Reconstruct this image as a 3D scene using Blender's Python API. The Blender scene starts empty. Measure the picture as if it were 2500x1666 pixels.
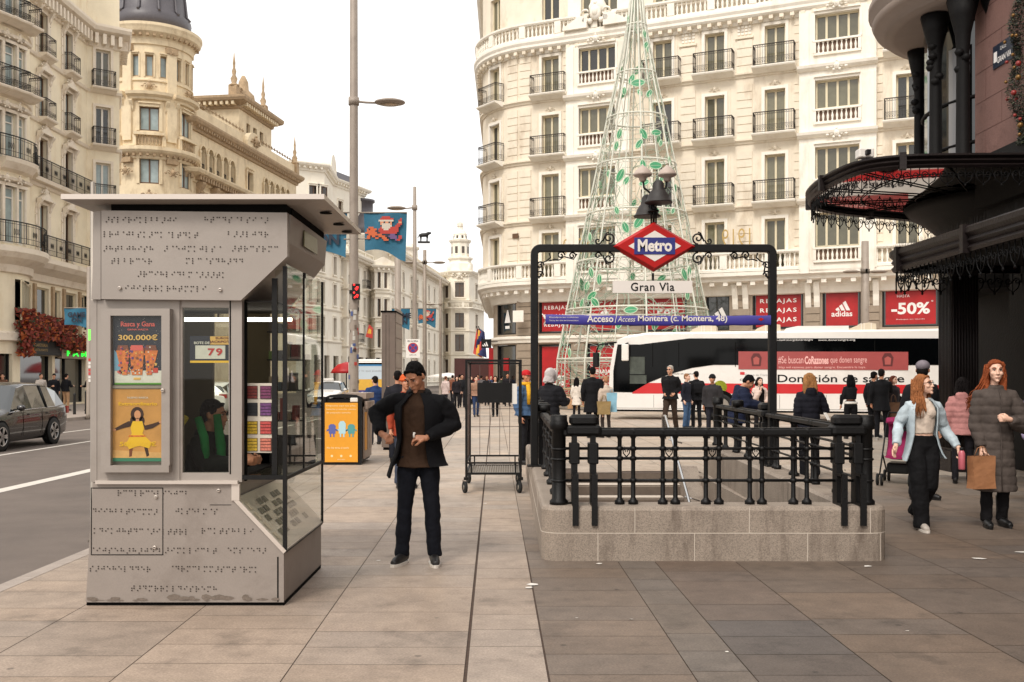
import bpy, bmesh, math, random
from mathutils import Vector, Matrix, noise
from math import sin, cos, pi, sqrt, radians, atan2
scn = bpy.context.scene
COL = scn.collection
# ---------------------------------------------------------------- camera, sky, sun, exposure
EYE = 1.61
camd = bpy.data.cameras.new("camera"); cam = bpy.data.objects.new("camera", camd); COL.objects.link(cam)
camd.sensor_width = 36; camd.lens = 35.0; camd.clip_end = 2000; camd.clip_start = 0.1
cam.location = (0, 0, EYE); cam.rotation_euler = (radians(90), 0, 0)
camd.shift_x = 0.0032; camd.shift_y = 0.0344
scn.camera = cam
world = bpy.data.worlds.new("World"); scn.world = world; world.use_nodes = True
wn = world.node_tree.nodes; wl = world.node_tree.links
bg = wn['Background']
sky = wn.new('ShaderNodeTexSky'); sky.sky_type = 'NISHITA'; sky.sun_disc = False
SUN_EL, SUN_ROT = radians(48), radians(205)
sky.sun_elevation = SUN_EL; sky.sun_rotation = SUN_ROT
sky.air_density = 1.0; sky.dust_density = 5.0; sky.ozone_density = 1.0
mixw = wn.new('ShaderNodeMix'); mixw.data_type = 'RGBA'; mixw.inputs[0].default_value = 0.80
wl.new(sky.outputs[0], mixw.inputs[6]); mixw.inputs[7].default_value = (10.3, 10.0, 9.6, 1)   # an even bright cloud deck
wl.new(mixw.outputs[2], bg.inputs['Color']); bg.inputs['Strength'].default_value = 0.105
sund = bpy.data.lights.new("sun", 'SUN'); sun = bpy.data.objects.new("sun", sund); COL.objects.link(sun)
sund.energy = 1.45; sund.angle = radians(18); sund.color = (1.0, 0.95, 0.88)
sdir = Vector((sin(SUN_ROT) * cos(SUN_EL), cos(SUN_ROT) * cos(SUN_EL), sin(SUN_EL)))
sun.rotation_euler = (-sdir).to_track_quat('-Z', 'Y').to_euler(); sun.location = (0, -10, 40)
scn.view_settings.view_transform = 'Standard'; scn.view_settings.look = 'None'
scn.view_settings.exposure = 0.57; scn.view_settings.gamma = 1.0
scn.render.engine = 'CYCLES'
# ---------------------------------------------------------------- helpers
def PX(px, d): return (px - 1169) * d / 2288.0            # picture column at a distance -> metres
def PZ(py, d): return EYE - (py - 865) * d / 2288.0
def GD(py): return 3684.0 / (py - 865)
def lin(c):
    return tuple(((v / 255) / 12.92 if v / 255 <= 0.04045 else ((v / 255 + 0.055) / 1.055) ** 2.4) for v in c)
class MB:
    def __init__(s): s.v = []; s.f = []; s.m = []; s.mats = []; s.sm = []
    def mi(s, mat):
        if mat not in s.mats: s.mats.append(mat)
        return s.mats.index(mat)
    def poly(s, pts, mat, smooth=False):
        b = len(s.v); s.v += [tuple(p) for p in pts]; s.f.append(tuple(range(b, b + len(pts)))); s.m.append(s.mi(mat)); s.sm.append(smooth)
    def grid(s, rows, mat, closed=False, smooth=True, cap0=False, cap1=False):
        b = len(s.v); n = len(rows[0]); k = s.mi(mat)
        for r in rows: s.v += [tuple(p) for p in r]
        for i in range(len(rows) - 1):
            for j in range(n if closed else n - 1):
                j2 = (j + 1) % n
                s.f.append((b + i * n + j, b + i * n + j2, b + (i + 1) * n + j2, b + (i + 1) * n + j)); s.m.append(k); s.sm.append(smooth)
        if cap0: s.f.append(tuple(b + j for j in range(n - 1, -1, -1))); s.m.append(k); s.sm.append(False)
        if cap1: s.f.append(tuple(b + (len(rows) - 1) * n + j for j in range(n))); s.m.append(k); s.sm.append(False)
    def box(s, x0, x1, y0, y1, z0, z1, mat, M=None):
        c = [(x0, y0, z0), (x1, y0, z0), (x1, y1, z0), (x0, y1, z0), (x0, y0, z1), (x1, y0, z1), (x1, y1, z1), (x0, y1, z1)]
        if M is not None: c = [tuple(M @ Vector(p)) for p in c]
        b = len(s.v); s.v += c; k = s.mi(mat)
        for f in ((0, 3, 2, 1), (4, 5, 6, 7), (0, 1, 5, 4), (1, 2, 6, 5), (2, 3, 7, 6), (3, 0, 4, 7)):
            s.f.append(tuple(b + i for i in f)); s.m.append(k); s.sm.append(False)
    def rbox(s, x0, x1, y0, y1, z0, z1, mat, r=0.01, M=None, n=2):   # box with rounded vertical edges and softened top and bottom
        ring = []
        for cx, cy, a0 in ((x1 - r, y1 - r, 0), (x0 + r, y1 - r, 90), (x0 + r, y0 + r, 180), (x1 - r, y0 + r, 270)):
            for k in range(n + 1):
                a = radians(a0 + 90 * k / n); ring.append((cx, cy, cos(a), sin(a)))
        rows = []
        for (dz, rr) in ((0, r * .4), (r * .6, r), (z1 - z0 - r * .6, r), (z1 - z0, r * .4)):
            row = [Vector((cx + ca * rr, cy + sa * rr, z0 + dz)) for cx, cy, ca, sa in ring]
            rows.append([M @ p if M is not None else p for p in row])
        s.grid(rows, mat, closed=True, smooth=False, cap0=True, cap1=True)
    def tube(s, pts, r, mat, n=8, caps=True, smooth=True, closed=False):
        pts = [Vector(p) for p in pts]; N = len(pts)
        rs = r if isinstance(r, (list, tuple)) else [r] * N
        rows = []; up = None
        for i, p in enumerate(pts):
            if closed: t = pts[(i + 1) % N] - pts[i - 1]
            else: t = pts[min(i + 1, N - 1)] - pts[max(i - 1, 0)]
            if t.length < 1e-9: t = Vector((0, 0, 1))
            t.normalize()
            if up is None:
                up = Vector((0, 0, 1)) if abs(t.z) < 0.9 else Vector((1, 0, 0))
            a = t.cross(up)
            if a.length < 1e-6: a = t.orthogonal()
            a.normalize(); b2 = a.cross(t); up = b2
            ri = rs[i]; rx, ry = ri if isinstance(ri, (list, tuple)) else (ri, ri)
            rows.append([p + a * (rx * cos(2 * pi * k / n)) + b2 * (ry * sin(2 * pi * k / n)) for k in range(n)])
        if closed: rows.append(rows[0]); caps = False
        s.grid(rows, mat, closed=True, smooth=smooth, cap0=caps, cap1=caps)
    def lathe(s, prof, mat, o=(0, 0, 0), n=16, smooth=True, M=None, a0=0, a1=2 * pi, sx=1, sy=1):
        full = abs(a1 - a0 - 2 * pi) < 1e-6; cnt = n if full else n + 1
        rows = []
        for (r, z) in prof:
            row = [Vector((o[0] + sx * r * cos(a0 + (a1 - a0) * k / n), o[1] + sy * r * sin(a0 + (a1 - a0) * k / n), o[2] + z)) for k in range(cnt)]
            rows.append([M @ p for p in row] if M is not None else row)
        s.grid(rows, mat, closed=full, smooth=smooth, cap0=prof[0][0] > 1e-4 and full, cap1=prof[-1][0] > 1e-4 and full)
    def sph(s, c, r, mat, n=10, m=7, M=None):
        rx, ry, rz = r if isinstance(r, (tuple, list)) else (r, r, r)
        rows = []
        for i in range(m + 1):
            a = -pi / 2 + pi * i / m; rr = max(cos(a), 0.001)
            row = [Vector((c[0] + rx * rr * cos(2 * pi * k / n), c[1] + ry * rr * sin(2 * pi * k / n), c[2] + rz * sin(a))) for k in range(n)]
            rows.append([M @ p for p in row] if M is not None else row)
        s.grid(rows, mat, closed=True, cap0=True, cap1=True)
    def prism(s, poly, y0, y1, mat, ax='y', M=None):      # outline in (x,z) extruded along y (or given axis)
        def P(a, b, c):
            p = Vector((a, c, b)) if ax == 'y' else (Vector((c, a, b)) if ax == 'x' else Vector((a, b, c)))
            return M @ p if M is not None else p
        f = [P(a, b, y0) for a, b in poly]; g = [P(a, b, y1) for a, b in poly]
        s.poly(f, mat); s.poly(g[::-1], mat)
        for i in range(len(poly)):
            j = (i + 1) % len(poly); s.poly([f[j], f[i], g[i], g[j]], mat)
    def mesh(s, name):
        me = bpy.data.meshes.new(name); me.from_pydata(s.v, [], s.f)
        for m in s.mats: me.materials.append(m)
        me.polygons.foreach_set('material_index', s.m); me.polygons.foreach_set('use_smooth', s.sm)
        me.update(); return me
    def build(s, name, parent=None, loc=None, fix=True):
        me = s.mesh(name)
        if fix:
            bm = bmesh.new(); bm.from_mesh(me); bmesh.ops.remove_doubles(bm, verts=bm.verts, dist=1e-5); bmesh.ops.recalc_face_normals(bm, faces=bm.faces); bm.to_mesh(me); bm.free()
        o = bpy.data.objects.new(name, me); COL.objects.link(o)
        if parent is not None: o.parent = parent
        if loc is not None: o.location = loc
        return o
def empty(name, loc=(0, 0, 0), rz=0, label=None, cat=None, group=None):
    o = bpy.data.objects.new(name, None); COL.objects.link(o); o.location = loc; o.rotation_euler = (0, 0, rz); o.empty_display_size = .2
    return tag(o, label, cat, group)
def tag(o, label=None, cat=None, group=None, kind=None):
    if label: o['label'] = label
    if cat: o['category'] = cat
    if group: o['group'] = group
    if kind: o['kind'] = kind
    return o
def place(o, parent, M=None, name=None):                 # a copy of one object, sharing its mesh
    c = o.copy(); COL.objects.link(c); c.parent = parent
    if M is not None: c.matrix_local = M
    return c
def copy_tree(o, parent=None):
    c = o.copy(); COL.objects.link(c); c.parent = parent
    for ch in list(o.children): copy_tree(ch, c)
    return c
def remove(o):
    for ch in list(o.children): remove(ch)
    bpy.data.objects.remove(o)
def text_obj(name, txt, w, h, M, mat, parent=None, bold=0.0, depth=0.002, align='C', italic=0.0, spacing=1.0, mirror=False):
    cu = bpy.data.curves.new(name, 'FONT'); cu.body = txt; cu.size = 1; cu.offset = bold; cu.extrude = 0; cu.shear = italic; cu.space_character = spacing
    cu.resolution_u = 3
    t = bpy.data.objects.new(name, cu); COL.objects.link(t)
    dg = bpy.context.evaluated_depsgraph_get(); me = bpy.data.meshes.new_from_object(t.evaluated_get(dg)); bpy.data.objects.remove(t)
    xs = [v.co.x for v in me.vertices]; ys = [v.co.y for v in me.vertices]
    if not xs: return None
    x0, x1, y0, y1 = min(xs), max(xs), min(ys), max(ys)
    k = (w / (x1 - x0)) if w else None; ky = (h / (y1 - y0)) if h else k
    if k is None: k = ky
    cx = (x0 + x1) / 2 if align == 'C' else x0
    for v in me.vertices:
        v.co = M @ Vector(((v.co.x - cx) * k, -0.0, (v.co.y - (y0 + y1) / 2) * ky))
    me.materials.clear(); me.materials.append(mat)
    o = bpy.data.objects.new(name, me); COL.objects.link(o)
    if parent is not None: o.parent = parent
    return o
def T(x, y, z): return Matrix.Translation((x, y, z))
def RZ(a): return Matrix.Rotation(a, 4, 'Z')
def RX(a): return Matrix.Rotation(a, 4, 'X')
def RY(a): return Matrix.Rotation(a, 4, 'Y')
# ---------------------------------------------------------------- materials
MATS = {}
def mat(name, col, rough=0.6, metal=0.0, var=0.0, scale=4.0, bump=0.0, bscale=60.0, spec=0.5, stain=None, stain_amt=0.0, stain_scale=1.0,
        rnd=0.0, emit=None, alpha=1.0, trans=0.0, coat=0.0, grain=0.0, stretch=None):
    if name in MATS: return MATS[name]
    m = bpy.data.materials.new(name); m.use_nodes = True; MATS[name] = m
    nt = m.node_tree; N = nt.nodes; L = nt.links; b = N['Principled BSDF']
    c = lin(col) if max(col) > 1.0 else tuple(col)
    b.inputs['Roughness'].default_value = rough; b.inputs['Metallic'].default_value = metal
    b.inputs['Specular IOR Level'].default_value = spec; b.inputs['Coat Weight'].default_value = coat
    b.inputs['Base Color'].default_value = (*c, 1)
    tc = N.new('ShaderNodeTexCoord'); src = tc.outputs['Object']
    if stretch:
        mp = N.new('ShaderNodeMapping'); mp.inputs['Scale'].default_value = stretch; L.new(src, mp.inputs[0]); ssrc = mp.outputs[0]
    else: ssrc = src
    cur = None
    def mixc(fac_sock, ca, cb, ca_sock=None):
        x = N.new('ShaderNodeMix'); x.data_type = 'RGBA'; L.new(fac_sock, x.inputs[0])
        if ca_sock is not None: L.new(ca_sock, x.inputs[6])
        else: x.inputs[6].default_value = (*ca, 1)
        x.inputs[7].default_value = (*cb, 1); return x.outputs[2]
    def rmp(sock, a, bb, lo=0., hi=1.):
        r = N.new('ShaderNodeMapRange'); L.new(sock, r.inputs[0]); r.inputs[1].default_value = a; r.inputs[2].default_value = bb; r.inputs[3].default_value = lo; r.inputs[4].default_value = hi; return r.outputs[0]
    if var:
        n1 = N.new('ShaderNodeTexNoise'); n1.inputs['Scale'].default_value = scale; n1.inputs['Detail'].default_value = 6; n1.inputs['Roughness'].default_value = .65
        L.new(src, n1.inputs['Vector'])
        dark = tuple(v * (1 - var) for v in c); light = tuple(min(1, v * (1 + var * .7)) for v in c)
        cur = mixc(rmp(n1.outputs[0], .3, .7), dark, light)
    if grain:
        n3 = N.new('ShaderNodeTexNoise'); n3.inputs['Scale'].default_value = bscale * 1.5; n3.inputs['Detail'].default_value = 2; L.new(src, n3.inputs['Vector'])
        cur = mixc(rmp(n3.outputs[0], .4, .75, 0, grain), c, tuple(v * .35 for v in c), cur)
    if stain:
        n2 = N.new('ShaderNodeTexNoise'); n2.inputs['Scale'].default_value = stain_scale; n2.inputs['Detail'].default_value = 8; n2.inputs['Roughness'].default_value = .7
        L.new(ssrc, n2.inputs['Vector'])
        cur = mixc(rmp(n2.outputs[0], .52, .72, 0, stain_amt), c, lin(stain) if max(stain) > 1 else stain, cur)
    if rnd:
        oi = N.new('ShaderNodeObjectInfo'); hs = N.new('ShaderNodeHueSaturation')
        L.new(rmp(oi.outputs['Random'], 0, 1, 1 - rnd, 1 + rnd), hs.inputs['Value'])
        if cur is not None: L.new(cur, hs.inputs['Color'])
        else: hs.inputs['Color'].default_value = (*c, 1)
        cur = hs.outputs[0]
    if cur is not None: L.new(cur, b.inputs['Base Color'])
    if bump:
        nb = N.new('ShaderNodeTexNoise'); nb.inputs['Scale'].default_value = bscale; nb.inputs['Detail'].default_value = 4; L.new(src, nb.inputs['Vector'])
        bp = N.new('ShaderNodeBump'); bp.inputs['Strength'].default_value = bump; bp.inputs['Distance'].default_value = 0.02; L.new(nb.outputs[0], bp.inputs['Height']); L.new(bp.outputs[0], b.inputs['Normal'])
    if emit is not None:
        b.inputs['Emission Color'].default_value = (*(lin(emit[0])), 1); b.inputs['Emission Strength'].default_value = emit[1]
    if trans: b.inputs['Transmission Weight'].default_value = trans
    if alpha < 1: b.inputs['Alpha'].default_value = alpha
    return m
def glass(name, tint=(0.9, 0.93, 0.9), refl=0.08, rough=0.02):      # thin clear pane: lets light through and mirrors at a glancing angle
    if name in MATS: return MATS[name]
    m = bpy.data.materials.new(name); m.use_nodes = True; MATS[name] = m
    N = m.node_tree.nodes; L = m.node_tree.links; N.remove(N['Principled BSDF']); out = N['Material Output']
    t = N.new('ShaderNodeBsdfTransparent'); t.inputs[0].default_value = (*tint, 1)
    g = N.new('ShaderNodeBsdfGlossy'); g.inputs['Roughness'].default_value = rough; g.inputs[0].default_value = (1, 1, 1, 1)
    lw = N.new('ShaderNodeLayerWeight'); lw.inputs[0].default_value = .5
    pw = N.new('ShaderNodeMath'); pw.operation = 'POWER'; L.new(lw.outputs['Facing'], pw.inputs[0]); pw.inputs[1].default_value = 4.0
    mr = N.new('ShaderNodeMapRange'); mr.inputs[3].default_value = refl; mr.inputs[4].default_value = 0.9; L.new(pw.outputs[0], mr.inputs[0])
    mx = N.new('ShaderNodeMixShader'); L.new(mr.outputs[0], mx.inputs[0]); L.new(t.outputs[0], mx.inputs[1]); L.new(g.outputs[0], mx.inputs[2]); L.new(mx.outputs[0], out.inputs[0])
    return m
random.seed(7)
M_black = mat('black_paint', (14, 13, 13), .5, .0, spec=.28, var=.25, scale=8, bump=.15, bscale=80)
M_iron = mat('iron', (18, 16, 15), .6, .0, var=.2)
M_steel = mat('galvanised', (150, 142, 132), .45, .5, var=.12, scale=3, stain=(110, 98, 88), stain_amt=.4, stain_scale=3)
M_post = mat('lamp_post_grey', (150, 138, 126), .55, .1, var=.1, scale=2, stain=(112, 100, 90), stain_amt=.5, stain_scale=2.5)
M_rub = mat('rubber', (18, 18, 18), .8)
M_white = mat('white_paint', (225, 220, 212), .5, var=.05)
M_chrome = mat('chrome', (190, 190, 190), .15, 1.0)
# ---------------------------------------------------------------- ground
M_asph = mat('asphalt', (104, 93, 85), .85, var=.18, scale=1.2, bump=.25, bscale=140, grain=.35, stain=(82, 74, 68), stain_amt=.5, stain_scale=.5)
M_joint = mat('joint', (78, 62, 52), .95, var=.3, scale=30)
M_line = mat('road_paint', (205, 198, 188), .7, var=.12, scale=20, stain=(150, 140, 130), stain_amt=.5, stain_scale=8)
M_kerb = mat('kerb_stone', (160, 148, 138), .8, var=.15, scale=6, grain=.3, bscale=90)
def paving_material():
    m = mat('paving_granite', (150, 140, 130), .62, var=0, bump=.12, bscale=160)
    nt = m.node_tree; N = nt.nodes; L = nt.links; b = N['Principled BSDF']
    at = N.new('ShaderNodeAttribute'); at.attribute_name = 'tone'
    tc = N.new('ShaderNodeTexCoord')
    def nz(sc, det=5):
        n = N.new('ShaderNodeTexNoise'); n.inputs['Scale'].default_value = sc; n.inputs['Detail'].default_value = det; n.inputs['Roughness'].default_value = .7; L.new(tc.outputs['Object'], n.inputs['Vector']); return n.outputs[0]
    def mul(col, f, a, bb, lo, hi):
        r = N.new('ShaderNodeMapRange'); L.new(f, r.inputs[0]); r.inputs[1].default_value = a; r.inputs[2].default_value = bb; r.inputs[3].default_value = lo; r.inputs[4].default_value = hi
        x = N.new('ShaderNodeMix'); x.data_type = 'RGBA'; x.blend_type = 'MULTIPLY'; x.inputs[0].default_value = 1; L.new(col, x.inputs[6]); L.new(r.outputs[0], x.inputs[7]); return x.outputs[2]
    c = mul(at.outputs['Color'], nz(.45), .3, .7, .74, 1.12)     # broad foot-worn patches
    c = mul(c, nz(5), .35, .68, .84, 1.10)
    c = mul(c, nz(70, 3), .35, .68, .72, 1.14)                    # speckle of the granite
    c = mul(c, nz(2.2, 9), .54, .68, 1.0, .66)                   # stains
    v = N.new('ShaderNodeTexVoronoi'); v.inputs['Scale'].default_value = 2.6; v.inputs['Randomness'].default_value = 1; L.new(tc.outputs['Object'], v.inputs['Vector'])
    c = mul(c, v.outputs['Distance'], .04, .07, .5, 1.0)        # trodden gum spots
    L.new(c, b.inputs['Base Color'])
    r = N.new('ShaderNodeMapRange'); L.new(nz(1.1), r.inputs[0]); r.inputs[3].default_value = .40; r.inputs[4].default_value = .72; L.new(r.outputs[0], b.inputs['Roughness'])
    return m
M_pave = paving_material()
HX0, HX1, HY0, HY1 = 0.50, 3.22, 8.95, 16.6            # the stair well
KERB = -3.93
def pavement():
    vs, fs, cs = [], [], []
    rr = random.Random(3)
    xb = [KERB + .14, -2.95, -2.1, -1.2, -0.235, .215, 1.0, 1.32, 2.02, 2.9, 3.7, 4.5, 5.4, 6.3, 7.3, 8.4, 10, 12, 14, 16.5, 19, 22, 25, 28, 32]
    def lean(x, y): return x - 0.014 * (y - 5)
    for i in range(len(xb) - 1):
        xa, xc = xb[i], xb[i + 1]; y = -2.0 + rr.random() * .3
        while y < 66:
            near = y < 22
            L = (rr.choice([.36, .40, .40, .46, .40, .52, .8]) if near else rr.choice([.8, 1.2, 1.2, 1.6]))
            y2 = min(y + L, 66); g = .003 if near else .006
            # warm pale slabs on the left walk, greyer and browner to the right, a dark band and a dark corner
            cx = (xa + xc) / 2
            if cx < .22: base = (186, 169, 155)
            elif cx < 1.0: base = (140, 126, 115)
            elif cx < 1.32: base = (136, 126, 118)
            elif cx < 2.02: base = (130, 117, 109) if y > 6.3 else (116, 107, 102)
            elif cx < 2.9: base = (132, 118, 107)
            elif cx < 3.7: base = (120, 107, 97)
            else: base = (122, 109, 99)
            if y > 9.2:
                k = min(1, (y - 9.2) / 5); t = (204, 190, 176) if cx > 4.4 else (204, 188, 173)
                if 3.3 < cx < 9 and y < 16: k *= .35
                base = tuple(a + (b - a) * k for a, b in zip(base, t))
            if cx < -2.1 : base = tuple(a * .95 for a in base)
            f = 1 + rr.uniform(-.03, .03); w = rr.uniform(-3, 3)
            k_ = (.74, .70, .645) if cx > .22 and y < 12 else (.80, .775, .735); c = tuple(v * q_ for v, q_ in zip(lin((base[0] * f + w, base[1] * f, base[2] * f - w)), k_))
            # skip / trim around the stair well
            segs = [(xa, xc)]
            if y2 > HY0 - .001 and y < HY1 + .001:
                segs = []
                if xa < HX0 and xc > HX0: segs.append((xa, HX0))
                elif xc <= HX0: segs.append((xa, xc))
                if xc > HX1 and xa < HX1: segs.append((HX1, xc))
                elif xa >= HX1: segs.append((xa, xc))
            inhole = (y < HY1 and y2 > HY0)
            for (a, bx) in segs:
                def lx(x, yy): return x if (inhole and (abs(x - HX0) < 1e-6 or abs(x - HX1) < 1e-6)) else lean(x, yy)
                if i == 0 and a == xa: p0 = (a + .0, y + g, 0); p3 = (a, y2 - g, 0)
                else: p0 = (lx(a, y) + g, y + g, 0); p3 = (lx(a, y2) + g, y2 - g, 0)
                p1 = (lx(bx, y) - g, y + g, 0); p2 = (lx(bx, y2) - g, y2 - g, 0)
                if i == 4 and y < 40: p0 = (p0[0] + .014, p0[1], 0); p3 = (p3[0] + .014, p3[1], 0)
                if i == 5 and y < 9: p0 = (p0[0] + .006, p0[1], 0); p3 = (p3[0] + .006, p3[1], 0)
                if p1[0] - p0[0] < .02: continue
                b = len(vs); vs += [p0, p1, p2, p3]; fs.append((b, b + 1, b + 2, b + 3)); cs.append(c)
            y = y2
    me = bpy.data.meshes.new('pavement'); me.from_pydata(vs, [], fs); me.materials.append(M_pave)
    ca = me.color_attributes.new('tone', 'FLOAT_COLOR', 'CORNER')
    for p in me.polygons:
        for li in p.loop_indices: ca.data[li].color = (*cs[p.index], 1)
    o = bpy.data.objects.new('pavement', me); COL.objects.link(o); tag(o, kind='structure')
    # mortar bed just below the slabs, with the stair well left open
    b = MB(); X1 = 32; z = -.008
    for (xa, xc, ya, yc) in ((KERB + .14, HX0, -2, 66), (HX1, X1, -2, 66), (HX0, HX1, -2, HY0), (HX0, HX1, HY1, 66)):
        b.poly([(xa, ya, z), (xc, ya, z), (xc, yc, z), (xa, yc, z)], M_joint)
    b.poly([(X1, -2, z), (X1 + 60, -2, z), (X1 + 60, 66, z), (X1, 66, z)], M_kerb)
    tag(b.build('pavement_bed'), kind='structure')
    # kerb
    b = MB(); y = -2
    while y < 120:
        b.box(KERB, KERB + .138, y + .004, y + .996, -.14, .002, M_kerb); y += 1
    b.box(KERB + .01, KERB + .139, -2, 120, -.14, -.01, M_kerb)
    tag(b.build('kerb'), kind='structure')
pavement()
def roads():
    b = MB(); z = -.125
    b.poly([(-600, -600, z), (KERB + .1, -600, z), (KERB + .1, 900, z), (-600, 900, z)], M_asph)
    b.poly([(KERB + .1, 66, z), (600, 66, z), (600, 900, z), (KERB + .1, 900, z)], M_asph)
    b.poly([(KERB + .1, -600, z), (600, -600, z), (600, -2, z), (KERB + .1, -2, z)], M_asph)
    tag(b.build('road'), kind='structure')
    b = MB(); z += .004
    def ln(x, w, y0, y1): b.poly([(x - w / 2, y0, z), (x + w / 2, y0, z), (x + w / 2, y1, z), (x - w / 2, y1, z)], M_line)
    ln(-7.7, .26, -5, 30)
    ln(-11.15, .12, 5, 62)
    for y in range(33, 62, 5): ln(-7.7, .14, y, y + 2.5)
    ln(-13.7, .12, 20, 62)
    for k in range(8): b.poly([(-7 + k * .0 - k * 1.0, 31.2, z), (-6.5 - k * 1.0, 31.2, z), (-6.5 - k * 1.0, 33.6, z), (-7 - k * 1.0, 33.6, z)], M_line) if k % 2 == 0 and False else None
    for y in (27.5, 40, 41.2): b.poly([(-10.3, y, z + .001), (-4.3, y, z + .001), (-4.3, y + .35, z + .001), (-10.3, y + .35, z + .001)], M_line)
    tag(b.build('road_marking'), kind='structure')
    b = MB()
    b.box(-26, -17, 20, 74, -.14, .0, M_kerb)            # far pavement on the left
    b.box(-3.9, 8, 66.01, 150, -.14, .0, M_kerb)
    tag(b.build('far_pavement'), kind='structure')
roads()
# small litter that catches the light on the slabs
def litter():
    b = MB(); rr = random.Random(5)
    for (px, py, w) in ((1225, 1345, .05), (1215, 1352, .04), (1378, 1297, .03), (1450, 1425, .015), (1325, 1422, .012), (2250, 1285, .07), (2345, 1270, .05), (1995, 1303, .04), (1115, 1158, .03), (1670, 1500, .012), (870, 1290, .02), (2085, 1452, .012)):
        d = GD(py); x = PX(px, d); a = rr.random() * 3
        p = [(x + w * cos(a + t) * rr.uniform(.7, 1.2), d + w * sin(a + t) * rr.uniform(.5, 1), .004 + rr.random() * .004) for t in (0, 1.1, 2.4, 3.6, 5)]
        b.poly(p, M_white)
    o = b.build('litter', fix=False); tag(o, kind='stuff')
    tag(o, 'scattered pale paper scraps and cigarette ends on the paving', 'litter')
litter()
# ---------------------------------------------------------------- facade kit
class Path:
    def __init__(s, pts):
        s.p = [Vector((a, b)) for a, b in pts]; s.c = [0]
        for i in range(1, len(s.p)): s.c.append(s.c[-1] + (s.p[i] - s.p[i - 1]).length)
        s.L = s.c[-1]
    def fr(s, u):
        i = 0
        while i < len(s.p) - 2 and u > s.c[i + 1]: i += 1
        t = (s.p[i + 1] - s.p[i]).normalized(); p = s.p[i] + t * (u - s.c[i])
        return p, t, Vector((t.y, -t.x))
    def at(s, u, z, w=0.0):
        p, t, n = s.fr(u); i = 0
        # mitre near path corners
        for k in range(1, len(s.p) - 1):
            if abs(u - s.c[k]) < 1e-4:
                n1 = (s.p[k] - s.p[k - 1]).normalized(); n2 = (s.p[k + 1] - s.p[k]).normalized()
                m = (Vector((n1.y, -n1.x)) + Vector((n2.y, -n2.x))); m.normalize()
                c = m.dot(Vector((n1.y, -n1.x))); q = s.p[k] + m * (w / max(c, .3)); return Vector((q.x, q.y, z))
        q = p + n * w; return Vector((q.x, q.y, z))
    def M(s, u, z, w=0.0):
        p, t, n = s.fr(u); q = p + n * w
        return Matrix(((t.x, -n.x, 0, q.x), (t.y, -n.y, 0, q.y), (0, 0, 1, z), (0, 0, 0, 1)))
    def us(s, u0, u1):
        return [u0] + [c for c in s.c if u0 + 1e-3 < c < u1 - 1e-3] + [u1]
    def at_px(s, px, lo=0, hi=None):      # where the facade stands in a given picture column
        k = (px - 1169) / 2288.0; best = None; n = 4000; hi = s.L if hi is None else hi; pv = None
        for i in range(n + 1):
            u = lo + (hi - lo) * i / n; p = s.fr(u)[0]; f = p.x - k * p.y
            if pv is not None and pv * f <= 0: return u
            pv = f
        return lo
    def d(s, u): return s.fr(u)[0].y
def arc(cx, cy, r, a0, a1, n=10): return [(cx + r * cos(a0 + (a1 - a0) * i / n), cy + r * sin(a0 + (a1 - a0) * i / n)) for i in range(n + 1)]
def wall(mb, P, u0, u1, z0, z1, holes, mt, depth=.35, w=0.0, mt_in=None):
    mt_in = mt_in or mt
    ub = set(P.us(u0, u1)); zb = {z0, z1}
    for (a, b, c, d) in holes: ub |= {max(a, u0), min(b, u1)}; zb |= {max(c, z0), min(d, z1)}
    ub = sorted(x for x in ub if u0 - 1e-6 <= x <= u1 + 1e-6); zb = sorted(x for x in zb if z0 - 1e-6 <= x <= z1 + 1e-6)
    for i in range(len(ub) - 1):
        if ub[i + 1] - ub[i] < 1e-5: continue
        run = None
        for j in range(len(zb) - 1):
            cu, cz = (ub[i] + ub[i + 1]) / 2, (zb[j] + zb[j + 1]) / 2
            if zb[j + 1] - zb[j] < 1e-6: continue
            if any(a < cu < b and c < cz < d for (a, b, c, d) in holes): continue
            mb.poly([P.at(ub[i], zb[j], w), P.at(ub[i + 1], zb[j], w), P.at(ub[i + 1], zb[j + 1], w), P.at(ub[i], zb[j + 1], w)], mt)
    for (a, b, c, d) in holes:
        for x, y in ((a, c), (b, c)):
            mb.poly([P.at(x, c, w), P.at(x, d, w), P.at(x, d, w - depth), P.at(x, c, w - depth)], mt_in)
        for z in (c, d):
            mb.poly([P.at(a, z, w), P.at(b, z, w), P.at(b, z, w - depth), P.at(a, z, w - depth)], mt_in)
def mould(mb, P, u0, u1, prof, mt, ends=True):      # prof: list of (w, z)
    us = P.us(u0, u1)
    rows = [[P.at(u, z, w) for (w, z) in prof] for u in us]
    mb.grid(rows, mt, smooth=False)
    if ends: mb.poly(rows[0][::-1], mt); mb.poly(rows[-1], mt)
def fbox(mb, P, u, hw, z0, z1, w0, w1, mt): mb.box(-hw, hw, -w1, -w0, z0, z1, mt, P.M(u, 0))
BAL = [(.055, 0), (.055, .05), (.03, .08), (.06, .22), (.062, .3), (.03, .45), (.028, .52), (.055, .58), (.055, .62)]
def balusters(mb, P, u0, u1, z, mt, h=.62, gap=.24, w=.0, rk=1.35):
    n = max(1, int((u1 - u0) / gap))
    for i in range(n):
        u = u0 + (u1 - u0) * (i + .5) / n; M = P.M(u, z, w)
        mb.lathe([(r * rk, q * h / .62) for r, q in BAL], mt, n=6, M=M)
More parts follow.
